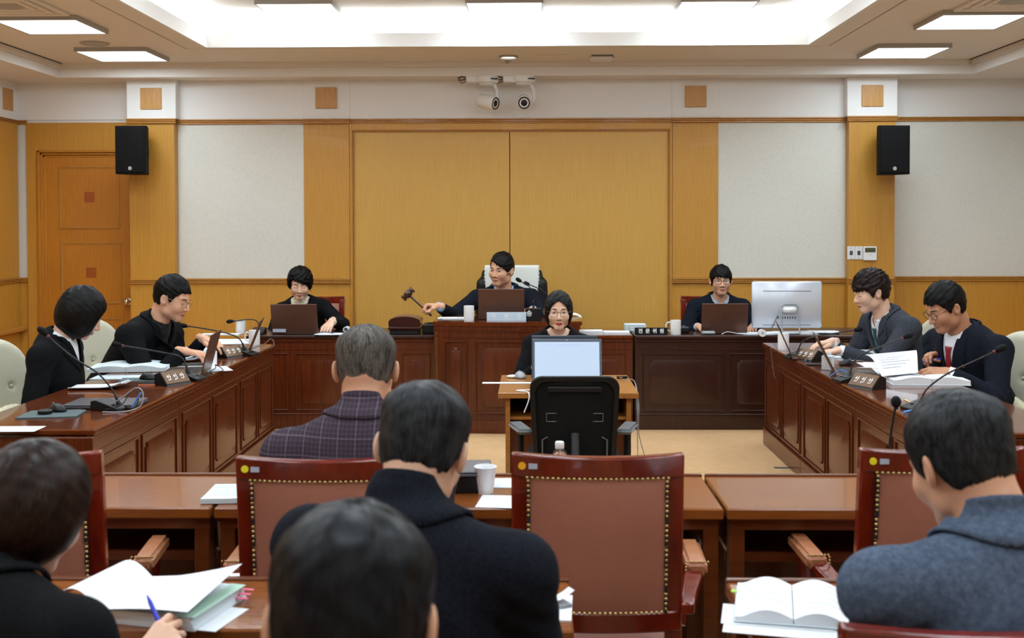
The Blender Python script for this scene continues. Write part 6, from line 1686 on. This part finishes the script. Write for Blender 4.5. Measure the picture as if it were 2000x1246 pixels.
cable('blue network lead at the near end of the right wing', [on(1765, 808) + Vector(v) for v in ((0, 0, .006), (.04, .01, .012), (.09, .03, .008), (.14, .10, .006))], 'blue_cable', .006)
cable('gold-tipped black lead at the near end of the right wing', [on(1775, 797) + Vector(v) for v in ((0, 0.06, .03), (.03, .03, .015), (.07, .02, .01), (.12, .02, .006))], 'brass', .006)
# ---- stenographer table
zt_ = zn
place(laptop('open laptop with a lit document on its screen, facing the empty mesh chair', (0, 0, 0), 0, tilt=14, w=.384, d=.245, m='laptop_frame', logo=None, group=None), (X(1108, 6.14), 6.17, zt_), R(180))
lit = [o for o in bpy.data.objects if o.get('label', '').startswith('open laptop with a lit')][0]
for c in lit.children:
    if c.name.startswith('lid'):
        for k in list(c.children): bpy.data.objects.remove(k)
        T = Matrix.Translation((0, .004, .012)) @ Matrix.Rotation(R(14), 4, 'X'); dd = .245; hw_ = .192
        s_ = MB().box(-hw_ + .014, hw_ - .014, .003, .0046, .020, dd - .022, 0, T).build('screen', M['screen'], c)
        g = MB(); rr = random.Random(4)
        for k in range(12): g.box(.055 - .012 * k, .061 - .012 * k, .0046, .0052, dd - .044, dd - .036, 0, T)
        for k in range(3): g.box(.135 - .02 * k, .145 - .02 * k, .0046, .0052, dd - .042, dd - .034, 0, T)
        g.box(.06, .12, .0046, .0052, dd - .053, dd - .0515, 0, T); g.box(-.13, -.09, .0046, .0052, dd - .053, dd - .0515, 0, T); g.box(.14, .16, .0046, .0052, dd - .0305, dd - .028, 0, T)
        q = g.build('screen_toolbar', M['screen_line'], c); q['kind'] = 'stuff'
        MB().ball(T @ Vector((0, .004, dd - .012)), .0028, 8).build('webcam', M['white_plastic'], c)
laptop('dark laptop back to back with the lit one, used by the clerk', (X(1102, 6.42), 6.40, zt_), 0, tilt=8, w=.375, d=.245, m='laptop_frame', logo=None, group=None)
lb_ = [o for o in bpy.data.objects if o.get('label', '').startswith('dark laptop back to back')][0]
MB().ball((.0, .0 + .028, .245), (.004, .004, .004), 8).build('lid_light', M['white_plastic'], lb_)
mouse_('grey mouse on the small light table', on(1016, 738, zt_), R(10), 'grey_light', 1.1)
p = on(1001, 738, zt_); t = empty('white_puck', p, 0, 'small white oval puck before the grey mouse', 'puck'); MB().ball((0, 0, .009), (.034, .026, .010), 20).build('body', M['white_gloss'], t, 80); MB().lathe([(.018, 0), (.020, .0015), (.001, .0015)], 20).build('foot', M['grey_plastic'], t)
sheet('long white sheet overhanging the left of the small table', 995, 748, .30, .055, R(0), z=zt_ + .001, n=2, group=None)
c0 = on(1020, 766, zt_)
cable('white power cable drooping from the small table', [c0 + Vector(v) for v in ((.10, .04, .006), (.03, .03, .008), (-.03, .02, .006), (-.005, .0, .006), (.03, -.03, .004), (.035, -.045, -.03), (.01, -.04, -.10))], 'white_plastic', .0035)
p = on(1215, 739, zt_); t = empty('usb_hub', p, R(8), 'small black adapter at the right edge of the small table', 'adapter'); bx('body', M['black_plastic'], -.03, .03, -.012, .012, 0, .014, t, .003); bx('port', M['chrome'], -.02, .0, -.0135, -.011, .004, .010, t)
for k, (a, b_) in enumerate(((1243, 1245), (1246, 1266))):
    top = on(1228, 748, zt_); xe = atY(a, 790, 5.9); xb = atY(b_, 885, 5.9)
    cable(('nearly straight' if k == 0 else 'slanting') + ' grey cable hanging from the small table to the carpet', [top + Vector((-.03, .05, .008)), top + Vector((.03, .0, .012)), Vector((xe.x, 5.86, .66)), Vector((xe.x + .002, 5.86, .5)), Vector((xb.x, 5.88, .3)), Vector((xb.x + .02 * k, 5.9, .012))], 'grey_light', .0022)
# ---- row 1 tables
yT = lambda px, py: on(px, py, ZT)
t = empty('paper_cup', yT(948, 962), 0, 'white paper cup on the middle first-row table', 'cup')
MB().lathe([(.001, .004), (.024, .004), (.0255, 0), (.036, .084), (.038, .086), (.036, .088), (.034, .086), (.024, .008), (.001, .006)], 30).build('body', M['paper_cup'], t, 50)
sheet('white sheet behind the paper cup', 985, 944, .12, .14, R(0), z=ZT, n=3, group='papers on the first-row tables')
sheet('white sheet right of the paper cup near the table edge', 978, 980, .14, .16, R(-6), z=ZT, n=2, group='papers on the first-row tables')
t = sheet('pale blue booklet on the first-row table left of the plaid-jacketed man', 452, 969, .15, .21, R(3), z=ZT, n=20, th=.0008, m='paper_cool', lines=5, curl=.03, name='booklet', cat='booklet')
p = Vector((atY(925, 945, 3.72).x, 3.66, ZT)); t = empty('laptop', p, R(4), 'closed grey laptop raised on a black block behind the paper cup', 'laptop')
bx('riser', M['black_plastic'], -.13, .06, 0, .16, 0, .055, t, .004); bx('base', M['laptop_grey'], -.15, .065, -.01, .18, .056, .066, t, .003); bx('closed_lid', M['laptop_grey'], -.15, .065, -.01, .18, .067, .074, t, .003)
t = empty('water_bottle', (atY(1093, 880, 3.74).x, 3.74, ZT), 0, 'clear water bottle with a white cap behind the empty red chair', 'bottle')
MB().lathe([(.001, .003), (.028, .002), (.031, .012), (.030, .05), (.031, .085), (.030, .10), (.022, .122), (.012, .132), (.012, .138)], 24, caps=False).build('body', M['clear'], t, 60)
MB().lathe([(.001, .004), (.027, .004), (.029, .05), (.029, .088), (.001, .088)], 20).build('water', M['clear'], t, 60)
MB().lathe([(.0135, .132), (.0150, .134), (.0150, .153), (.013, .156), (.001, .156)], 24).build('cap', M['white_plastic'], t, 50)
b_ = Vector((atY(1736, 900, 3.72).x, 3.72, ZT)); t = empty('gooseneck_microphone', b_, 0, 'upright black gooseneck microphone with a round head behind a red chair', 'microphone', 'gooseneck microphones')
P_ = [atY(px, py, 3.72) - b_ for px, py in ((1735, 925), (1736, 893), (1737, 875), (1741, 840), (1747, 805), (1750, 792))]; P_[0].z = .01
bx('base', M['black_plastic'], -.05, .05, -.06, .06, 0, .04, t, .006); MB().tube(P_, .004, 8, rs=[.012, .011, .005, .0042, .0042, .0042]).build('gooseneck', M['black_metal'], t, 70)
MB().ball(P_[-1] + Vector((0, 0, .012)), (.0165, .0165, .020), 18).build('foam_head', M['black_matte'], t, 80); MB().tube([P_[-1] - Vector((0, 0, .012)), P_[-1] + Vector((0, 0, .0))], .007, 10).build('neck_ring', M['black_plastic'], t)
ys = 3.50
t = empty('steel_cup', (atY(437, 1065, ys + .13).x, ys + .15, ZT - .176), 0, 'shiny white cup with a green mark on the shelf under the first-row table', 'cup'); MB().lathe([(.001, 0), (.022, 0), (.027, .09), (.024, .092), (.020, .01), (.001, .01)], 20).build('body', M['white_gloss'], t, 50); bx('mark', M['green_tab'], -.008, .008, -.028, -.022, .01, .03, t)
# ---- row 2 tables
yB = lambda px, py, z=ZT: on(px, py, z)
p = yB(330, 1195); t = empty('document_stack', (p.x, p.y, ZT + .001), R(-14), 'thick stack of white documents with pink tabs before the brown-haired woman', 'documents')
for i in range(5): MB().box(-.125 + .002 * i, .125 - .003 * i, -.10, .13, .006 * i, .006 * i + .0055, 0).build('document', M['paper' if i % 2 else 'paper_cool'], t)
bx('green_strip', M['paper_green'], .085, .124, -.10, .13, .0301, .0306, t)
for k in range(3): bx('pink_tab', M['pink'], .120, .150, .085 + .014 * k, .094 + .014 * k, .012 + .006 * k, .0135 + .006 * k, t)
def page(u, v): return (-.12 + .24 * u, -.12 + .24 * v, .034 + .055 * max(0, u - .25) ** 1.6 * (0.4 + v) + .010 * math.sin(u * 3))
def page2(u, v): return (-.12 - .12 * u, -.10 + .22 * v, .034 + .035 * math.sin(math.pi * min(1, u)) )
MB().grid(14, 8, page, thick=.0008).build('lifted_page', M['paper'], t, 60); MB().grid(10, 6, page2, thick=.0008).build('curled_page', M['paper'], t, 60)
g = MB()
for k in range(5):
    for s_ in range(6):
        v = .80 - .12 * k; a, b2 = page(.15 + .11 * s_, v), page(.15 + .11 * s_ + .10, v)
        g.add([(a[0], a[1], a[2] + .0008), (b2[0], b2[1], b2[2] + .0008), (b2[0], b2[1] + .0015, b2[2] + .0008), (a[0], a[1] + .0015, a[2] + .0008)], [(0, 1, 2, 3)])
q = g.build('print_lines', M['sticker'], t); q['kind'] = 'stuff'
sheet('single white sheet right of the document stack', 415, 1208, .10, .15, R(-14), z=ZT, n=2, group='papers on the second-row tables')
t = open_book('wide open white book with a green tab before the slate-jacketed man', yB(1548, 1190) + Vector((0, 0, .004)), R(-12), .25, .24, .010, 'paper', bulge=.022, cover='paper_cool', lines=4)
bx('green_tab', M['green_tab'], -.140, -.118, .06, .075, .006, .008, t)
sheet('white sheets under the wide open book', 1560, 1212, .24, .13, R(-10), z=ZT, n=4, ruffle=1.0, group='papers on the second-row tables')
sheet('white documents at the elbow of the dark-coated man', 1098, 1190, .045, .17, R(-3), z=ZT, n=8, m='paper', group='papers on the second-row tables')
t = sheet('grey phone on the documents at the elbow of the dark-coated man', 1092, 1178, .03, .07, R(25), z=ZT + .006, n=6, m='grey_light', th=.001, name='phone', cat='phone')
MB().grid(8, 3, lambda u, v: (-.03 + .06 * u, -.02 + .03 * v, .012 + .02 * u * u)).build('curled_corner', M['paper'], t, 60)
# ================================================================ the cast
def wl(base, yaw, p):
    c, s_ = math.cos(-yaw), math.sin(-yaw); dx, dy = p[0] - base[0], p[1] - base[1]
    return Vector((dx * c - dy * s_, dx * s_ + dy * c, p[2]))
def base_from(h, yaw, lean):          # seat centre lies `lean` behind the head
    return (h.x + math.sin(yaw) * lean, h.y - math.cos(yaw) * lean)
PI = math.pi
HAIR_PERM = dict(style='short', seed=5, line=([-0.14, -0.09, -0.06, -0.04, -0.018, 0.004, 0.016, 0.03, 0.045, 0.066, 0.085, 0.12], [-0.085, -0.080, -0.074, -0.05, -0.012, -0.006, -0.016, -0.002, 0.030, 0.040, 0.046, 0.05]), t=(.024, .030, .024), lump=.005, messy=.40, fluff=.006, part=.35, sweep=.5)
# clerk at the small table
h = atY(1091, 609, 6.86); yaw = PI; B = base_from(h, yaw, .05)
person('seated woman in black jacket with a chin-length bob and glasses, behind the lit laptop', B, yaw, h, (0, .02, 0), s=.97, build=.88, skin='skin_b', fem=1, jaw=.93, lips='lips_red', glasses='frame_metal',
       hair=dict(style='bob', bob=(.086, .096, .118), cut=-.100, t=(.010, .016, .014), messy=.06), nstr=3500, jacket='suit_black', shirt='shirt_white', vneck=.16, vtop=.058, nocollar=True,
       wrists=[wl(B, yaw, (h.x + .13, 6.62, .76)), wl(B, yaw, (h.x - .13, 6.62, .76))], hands=[dict(f=(.1, 1, -.1), d=(0, 0, 1)), dict(f=(-.1, 1, -.1), d=(0, 0, 1))])
# chairman
h = atY(979, 528, 9.38); yaw = PI; B = base_from(h + Vector((.03, 0, 0)), yaw, .20)
gw_ = atY(856, 598, 9.02); 
ch = person('seated man in navy suit and red tie swinging a wooden gavel behind the podium', B, yaw, h, (-.50, .06, -.06), s=1.13, sw=.19, build=1.06, skin='skin_a', jaw=1.12,
       hair=dict(style='short', t=(.009, .022, .014), part=.5, sweep=-.7, messy=.10, line=([-0.14, -0.085, -0.055, -0.036, -0.018, 0.004, 0.016, 0.026, 0.045, 0.066, 0.082, 0.12], [-0.05, -0.05, -0.046, -0.034, 0.022, 0.024, -0.008, 0.004, 0.040, 0.056, 0.060, 0.062])),
       jacket='suit_navy', shirt='shirt_blue', tie='tie_red', vneck=.22, vtop=.062, belly=1.1,
       wrists=[wl(B, yaw, atY(1040, 605, 9.0)), wl(B, yaw, gw_)], poles=[(-.5, -.2, -.8), (.2, -.3, -.9)], sleeve=.09, cuff=.004,
       hands=[dict(f=(.2, 1, .05), d=(0, .1, 1)), dict(f=(.85, .25, .03), d=(.1, -.35, .95), curl=((1.0, 1.3, .9), (1.1, 1.35, .9), (1.15, 1.4, .9), (1.2, 1.4, .9)), thumb=TH_GRIP)])
# gavel gripped in the fist
Rh, hs_ = ch['HR'][1]; rt = ch['root']; bpy.context.view_layer.update()
grip_l = to_world(V3(-.0, .098, -.026), V3(ch['W'][1]), Rh, hs_); grip = rt.matrix_world @ Vector(grip_l)
hd_ = atY(797, 574, grip.y - .02); dv = (hd_ - grip).normalized(); q = dv.to_track_quat('Z', 'Y').to_matrix().to_4x4()
L = (hd_ - grip).length; t = empty('gavel', grip, 0, 'dark turned wooden gavel raised in the hand of the chairman', 'gavel')
MB().lathe([(.001, -.075), (.009, -.072), (.011, -.05), (.009, 0), (.008, .05), (.0095, L * .8), (.008, L - .02), (.010, L - .015), (.001, L)], 16, q).build('handle', M['gavel_wood'], t, 60)
axis_d = dv.cross(Vector((0, 1, 0))).normalized(); q2 = Matrix.Translation(dv * L) @ axis_d.to_track_quat('Z', 'Y').to_matrix().to_4x4()
MB().lathe([(.001, -.058), (.024, -.056), (.028, -.050), (.028, -.040), (.019, -.034), (.019, -.030), (.027, -.024), (.030, -.010), (.030, .010), (.027, .024), (.019, .030), (.019, .034), (.028, .040), (.028, .050), (.024, .056), (.001, .058)], 24, q2).build('head', M['gavel_wood'], t, 50)
# woman in the back row
h = atY(586, 556, 9.36); yaw = PI; B = base_from(h + Vector((.03, 0, 0)), yaw, .22)
person('seated woman in black jacket and cream top with short permed hair, back row', B, yaw, h, (.16, .22, -.03), s=1.04, build=.92, skin='skin_b', fem=1, jaw=1.0, eyes='closed', hair=HAIR_PERM, nstr=3500,
       jacket='suit_black', shirt='shirt_cream', turtleneck=True, vneck=.19, vtop=.062, lapel=True,
       wrists=[wl(B, yaw, atY(648, 628, 9.05)), wl(B, yaw, atY(548, 640, 9.05))], poles=[(-.8, -.2, -.6), (.5, -.2, -.8)], hands=[dict(f=(.25, 1, -.45), d=(0, .4, 1), curl=(.25, .3, .3, .35)), dict(f=(-.2, 1, -.2), d=(0, .2, 1))])
# man in the back row, right
h = atY(1408, 549, 9.36); yaw = PI; B = base_from(h, yaw, .18)
person('seated man in dark navy jacket, dark-rimmed glasses and fringe, at the dark back desk', B, yaw, h, (-.04, .0, 0), s=1.03, sw=.19, build=1.0, skin='skin_a', glasses='frame_dark', jaw=1.0,
       hair=dict(style='short', line=HL_LOW, t=(.012, .018, .016), messy=.12, fluff=.002), nstr=3500, jacket='suit_navy', shirt='shirt_grey', vneck=.20, vtop=.06,
       wrists=[wl(B, yaw, (h.x + .22, 9.12, .77)), wl(B, yaw, (h.x - .22, 9.12, .77))], hands=[dict(f=(.3, 1, -.1), d=(0, 0, 1)), dict(f=(-.3, 1, -.1), d=(0, 0, 1))])
# left wing: woman with black bob
h = atY(160, 613, 6.08); yaw = -PI / 2; B = base_from(h, yaw, .16)
person('seated woman in black with a glossy black bob hiding her face, on the left wing', B, yaw, h, (.42, .50, .10), s=1.10, build=.88, skin='skin_b', fem=1, eyes='closed', 
       hair=dict(style='bob', fy=.080, bob=(.098, .112, .128), cut=-.122, t=(.014, .022, .018), messy=.08), nstr=6000, jacket='wool_black', shirt='shirt_white', vneck=.14,
       wrists=[(-.14, .24, .68), (.14, .22, .68)], hands=[dict(f=(.3, 1, -.1), d=(0, 0, 1)), dict(f=(-.3, 1, -.1), d=(0, 0, 1))])
# left wing: man in black
h = atY(337, 584, 6.98); yaw = -PI / 2 - .25; B = base_from(h, yaw, .42)
person('seated man in black jacket and thin metal glasses typing, on the left wing', B, yaw, h, (.10, .30, 0), s=1.12, sw=.19, build=1.08, skin='skin_a', glasses='frame_metal', eyes='closed', jaw=1.08,
       hair=dict(style='short', t=(.004, .020, .008), sweep=-.3, sweepy=.4, messy=.12, fluff=.003), nstr=4000, jacket='suit_black', shirt='knit_black', turtleneck=True, vneck=.18, cuff=-.03,
       wrists=[wl(B, yaw, atY(398, 662, 7.35)), wl(B, yaw, atY(358, 686, 6.86))], poles=[(-.4, -.1, -.9), (.6, -.2, -.8)],
       hands=[dict(f=(.1, 1, -.25), d=(0, .2, 1)), dict(f=(-.15, 1, -.12), d=(0, .1, 1), curl=(.25, .28, .3, .35))])
# right wing: grey suit
h = atY(1700, 571, 7.42); yaw = PI / 2 + .25; B = base_from(h, yaw, .34)
person('seated man in grey suit and green tie, tousled hair, right wing far seat', B, yaw, h, (-.12, .22, 0), s=1.10, sw=.19, build=1.05, skin='skin_b', eyes='closed',
       hair=dict(style='short', line=HL_LOW, t=(.012, .026, .018), messy=.35, fluff=.006, lump=.005, sweepy=.5), hairm='hair_brown', nstr=4500, jacket='suit_grey', shirt='shirt_white', tie='tie_green', vneck=.24,
       wrists=[wl(B, yaw, atY(1640, 684, 7.20)), wl(B, yaw, atY(1625, 668, 7.62))], poles=[(-.5, -.3, -.8), (.5, -.3, -.8)],
       hands=[dict(f=(-.1, 1, -.1), d=(0, .1, 1), curl=(.35, .4, .45, .5)), dict(f=(.0, 1, -.1), d=(0, .1, 1), curl=(.3, .35, .4, .45))])
# right wing: red tie
h = atY(1846, 602, 6.48); yaw = PI / 2 + .42; B = base_from(h, yaw, .26)
rtm = person('seated man in dark navy suit and red tie holding a pen, right wing', B, yaw, h, (-.20, .42, 0), s=1.12, sw=.19, build=1.10, skin='skin_c', glasses='frame_dark', eyes='closed', jaw=1.05,
       hair=dict(style='short', t=(.007, .024, .012), sweepy=.6, messy=.14, fluff=.003), nstr=4500, jacket='suit_navy', shirt='shirt_white', tie='tie_red', vneck=.26, vtop=.052,
       wrists=[wl(B, yaw, atY(1852, 727, 6.22)), wl(B, yaw, atY(1838, 702, 6.62))], poles=[(-.6, -.4, -.6), (.5, -.3, -.8)],
       hands=[dict(f=(.12, 1, .02), d=(-.5, .0, .86), curl=((.35, .5, .3), (.45, .6, .3), (.6, .7, .4), (.7, .8, .4)), thumb=TH_PINCH), dict(f=(-.1, .9, .35), d=(.3, -.4, .8), curl=((.5, .8, .5), (.7, .9, .6), (.9, 1.0, .7), (1.0, 1.1, .7)), thumb=TH_PINCH)])
t = rtm; bpy.context.view_layer.update(); Rh, hs_ = t['HR'][1]
tip = t['root'].matrix_world @ Vector(to_world(V3(-.034, .100, -.040), V3(t['W'][1]), Rh, hs_))
pa, pb = atY(1774, 689, tip.y), atY(1820, 680, tip.y); pen('blue pen in the hand of the red-tied man', tip + (pa - pb).normalized() * .07, pb - pa)
N_, Rt_ = t['N'], t['Rt']
pin_p, pin_q = patch_grid(t['jk0'], N_, Rt_, 1.0, lambda u, v: -.105 + .011 * (2 * v - 1) * np.sqrt(np.clip(1 - (2 * u - 1) ** 2, 0, 1)), lambda u, v: -.13 + .011 * (2 * u - 1), 8, 6, .012, y0=.3)
np_mesh('lapel_pin', [(pin_p, pin_q)], M['gold'], t['root'])
# first row, back view: grey-haired man in plaid
h = atY(716, 724, 3.42); yaw = .0; B = base_from(h, yaw, .10)
person('seated man in plum plaid jacket seen from behind, greying hair, first-row table', B, yaw, h, (.0, .22, 0), s=1.10, sw=.19, build=1.05, colh=.11, skin='skin_a', eyes=None,
       hair=dict(style='short', t=(.004, .010, .006), messy=.12, lump=.001, greyside=.55, whorl=(.0, -.045, .105), extra=[((0, -.03, .064), (.079, .084, .048))], lift=.0006, fluff=.001), hairm='hair_grey', nstr=11000, strw=.0011, hh=.0032, jh=.0075,
       jacket='plaid_plum', vneck=.2, shrug=-.005,
       wrists=[wl(B, yaw, (h.x - .15, 3.66, .76)), wl(B, yaw, (h.x + .10, 3.66, .76))], poles=[(-.25, -.3, -.9), (.15, -.3, -.9)], hands=[dict(f=(.2, 1, -.1), d=(0, 0, 1)), dict(f=(-.2, 1, -.1), d=(0, 0, 1))])
# second row: dark coat
h = atY(826, 882, 2.17); yaw = -.05; B = base_from(h, yaw, .16)
person('seated man in dark navy coat seen from behind, head bent, before the empty chair', B, yaw, h, (-.12, .42, .10), s=1.01, sw=.190, build=1.0, colh=.12, nx=.02, pelvis=(-.06, 0, .56), skin='skin_b', eyes=None,
       hair=dict(style='short', t=(.006, .016, .010), messy=.10, lump=.0012, greyside=.12, whorl=(-.01, -.05, .108), extra=[((0, -.03, .066), (.083, .088, .052))], lift=.0008, fluff=.002), hairm='hair_salt', nstr=14000, strw=.0011, hh=.003, jh=.0065,
       jacket='wool_navy', vneck=.2, pad=.006, shrug=.022,
       wrists=[wl(B, yaw, atY(800, 1200, 2.46)), wl(B, yaw, atY(1062, 1245, 2.38))], poles=[(-.02, -.3, -.9), (.12, -.3, -.9)],
       hands=[dict(f=(.2, 1, -.1), d=(0, 0, 1)), dict(f=(-.15, 1, .12), d=(.5, 0, .8), h=.0026)])
# second row: brown-haired woman
h = atY(66, 998, 2.05); yaw = -.32; B = base_from(h, yaw, .14)
wm_ = person('seated woman in black wool jacket with short brown hair, turning pages, bottom left', B, yaw, h, (-.28, .42, .05), s=.96, sw=.195, build=1.08, colh=.085, skin='skin_b', fem=1, eyes='closed',
       hair=dict(style='bob', fy=.045, bob=(.093, .102, .106), cut=-.102, t=(.012, .018, .016), messy=.09, lump=.0015, fluff=.001), hairm='hair_brown', nstr=14000, strw=.0011, hh=.003, jh=.0065,
       jacket='wool_black', vneck=.2, pad=.004,
       wrists=[wl(B, yaw, (h.x - .05, 2.30, .70)), wl(B, yaw, atY(278, 1290, 2.27))], poles=[(-.5, -.1, -.8), (.4, -.3, -.8)],
       hands=[dict(f=(.3, 1, -.1), d=(0, 0, 1)), dict(f=(.10, .85, .35), d=(.35, -.35, .8), curl=((.3, .5, .3), (.5, .8, .4), (.8, 1.0, .5), (.9, 1.1, .5)), thumb=TH_PINCH, h=.0026)])
bpy.context.view_layer.update(); Rh, hs_ = wm_['HR'][1]
tip = wm_['root'].matrix_world @ Vector(to_world(V3(-.030, .095, -.020), V3(wm_['W'][1]), Rh, hs_))
pa, pb = atY(287, 1162, tip.y + .03), atY(306, 1205, tip.y); pen('blue pen upright in the hand of the brown-haired woman', pa, (pb - pa), L=.14)
# second row: slate jacket
h = atY(1874, 905, 2.06); yaw = .14; B = base_from(h, yaw, .16)
person('seated man in slate-blue wool jacket seen from behind, bottom right', B, yaw, h, (.22, .36, -.10), s=.99, sw=.205, build=1.08, colh=.10, skin='skin_a', eyes=None,
       hair=dict(style='short', t=(.006, .018, .010), messy=.14, lump=.0014, greyside=.1, whorl=(.01, -.05, .108), extra=[((0, -.03, .066), (.083, .088, .052))], lift=.0008, fluff=.003), hairm='hair_salt', nstr=14000, strw=.0011, hh=.003, jh=.0065,
       jacket='wool_slate', vneck=.2, pad=.008, shrug=-.004, neckr=1.08,
       wrists=[wl(B, yaw, atY(1720, 1240, 2.42)), wl(B, yaw, (h.x + .12, 2.40, .75))], poles=[(-.30, -.3, -.9), (.4, -.2, -.8)],
       hands=[dict(f=(.5, 1, -.1), d=(0, 0, 1)), dict(f=(-.2, 1, -.1), d=(0, 0, 1))])
# third row: nearest black head
h = atY(688, 1232, 1.27); yaw = .0; B = base_from(h, yaw, .16)
person('seated man in black seen from behind and above, nearest black-haired head', B, yaw, h, (.0, .52, 0), s=1.06, sw=.19, build=1.0, skin='skin_a', eyes=None,
       hair=dict(style='short', t=(.010, .018, .014), messy=.10, lump=.0012, whorl=(.004, -.062, .098), extra=[((0, -.03, .060), (.080, .088, .052))], lift=.001, fluff=.002, bald=((.004, -.074, .125), (.010, .016, .016))), hairm='hair_bluish', nstr=16000, strw=.0011, hh=.003, jh=.008,
       jacket='suit_black', vneck=.2, wrists=[wl(B, yaw, (h.x - .15, 1.62, .76)), wl(B, yaw, (h.x + .15, 1.62, .76))], hands=[dict(f=(.2, 1, -.1), d=(0, 0, 1)), dict(f=(-.2, 1, -.1), d=(0, 0, 1))])
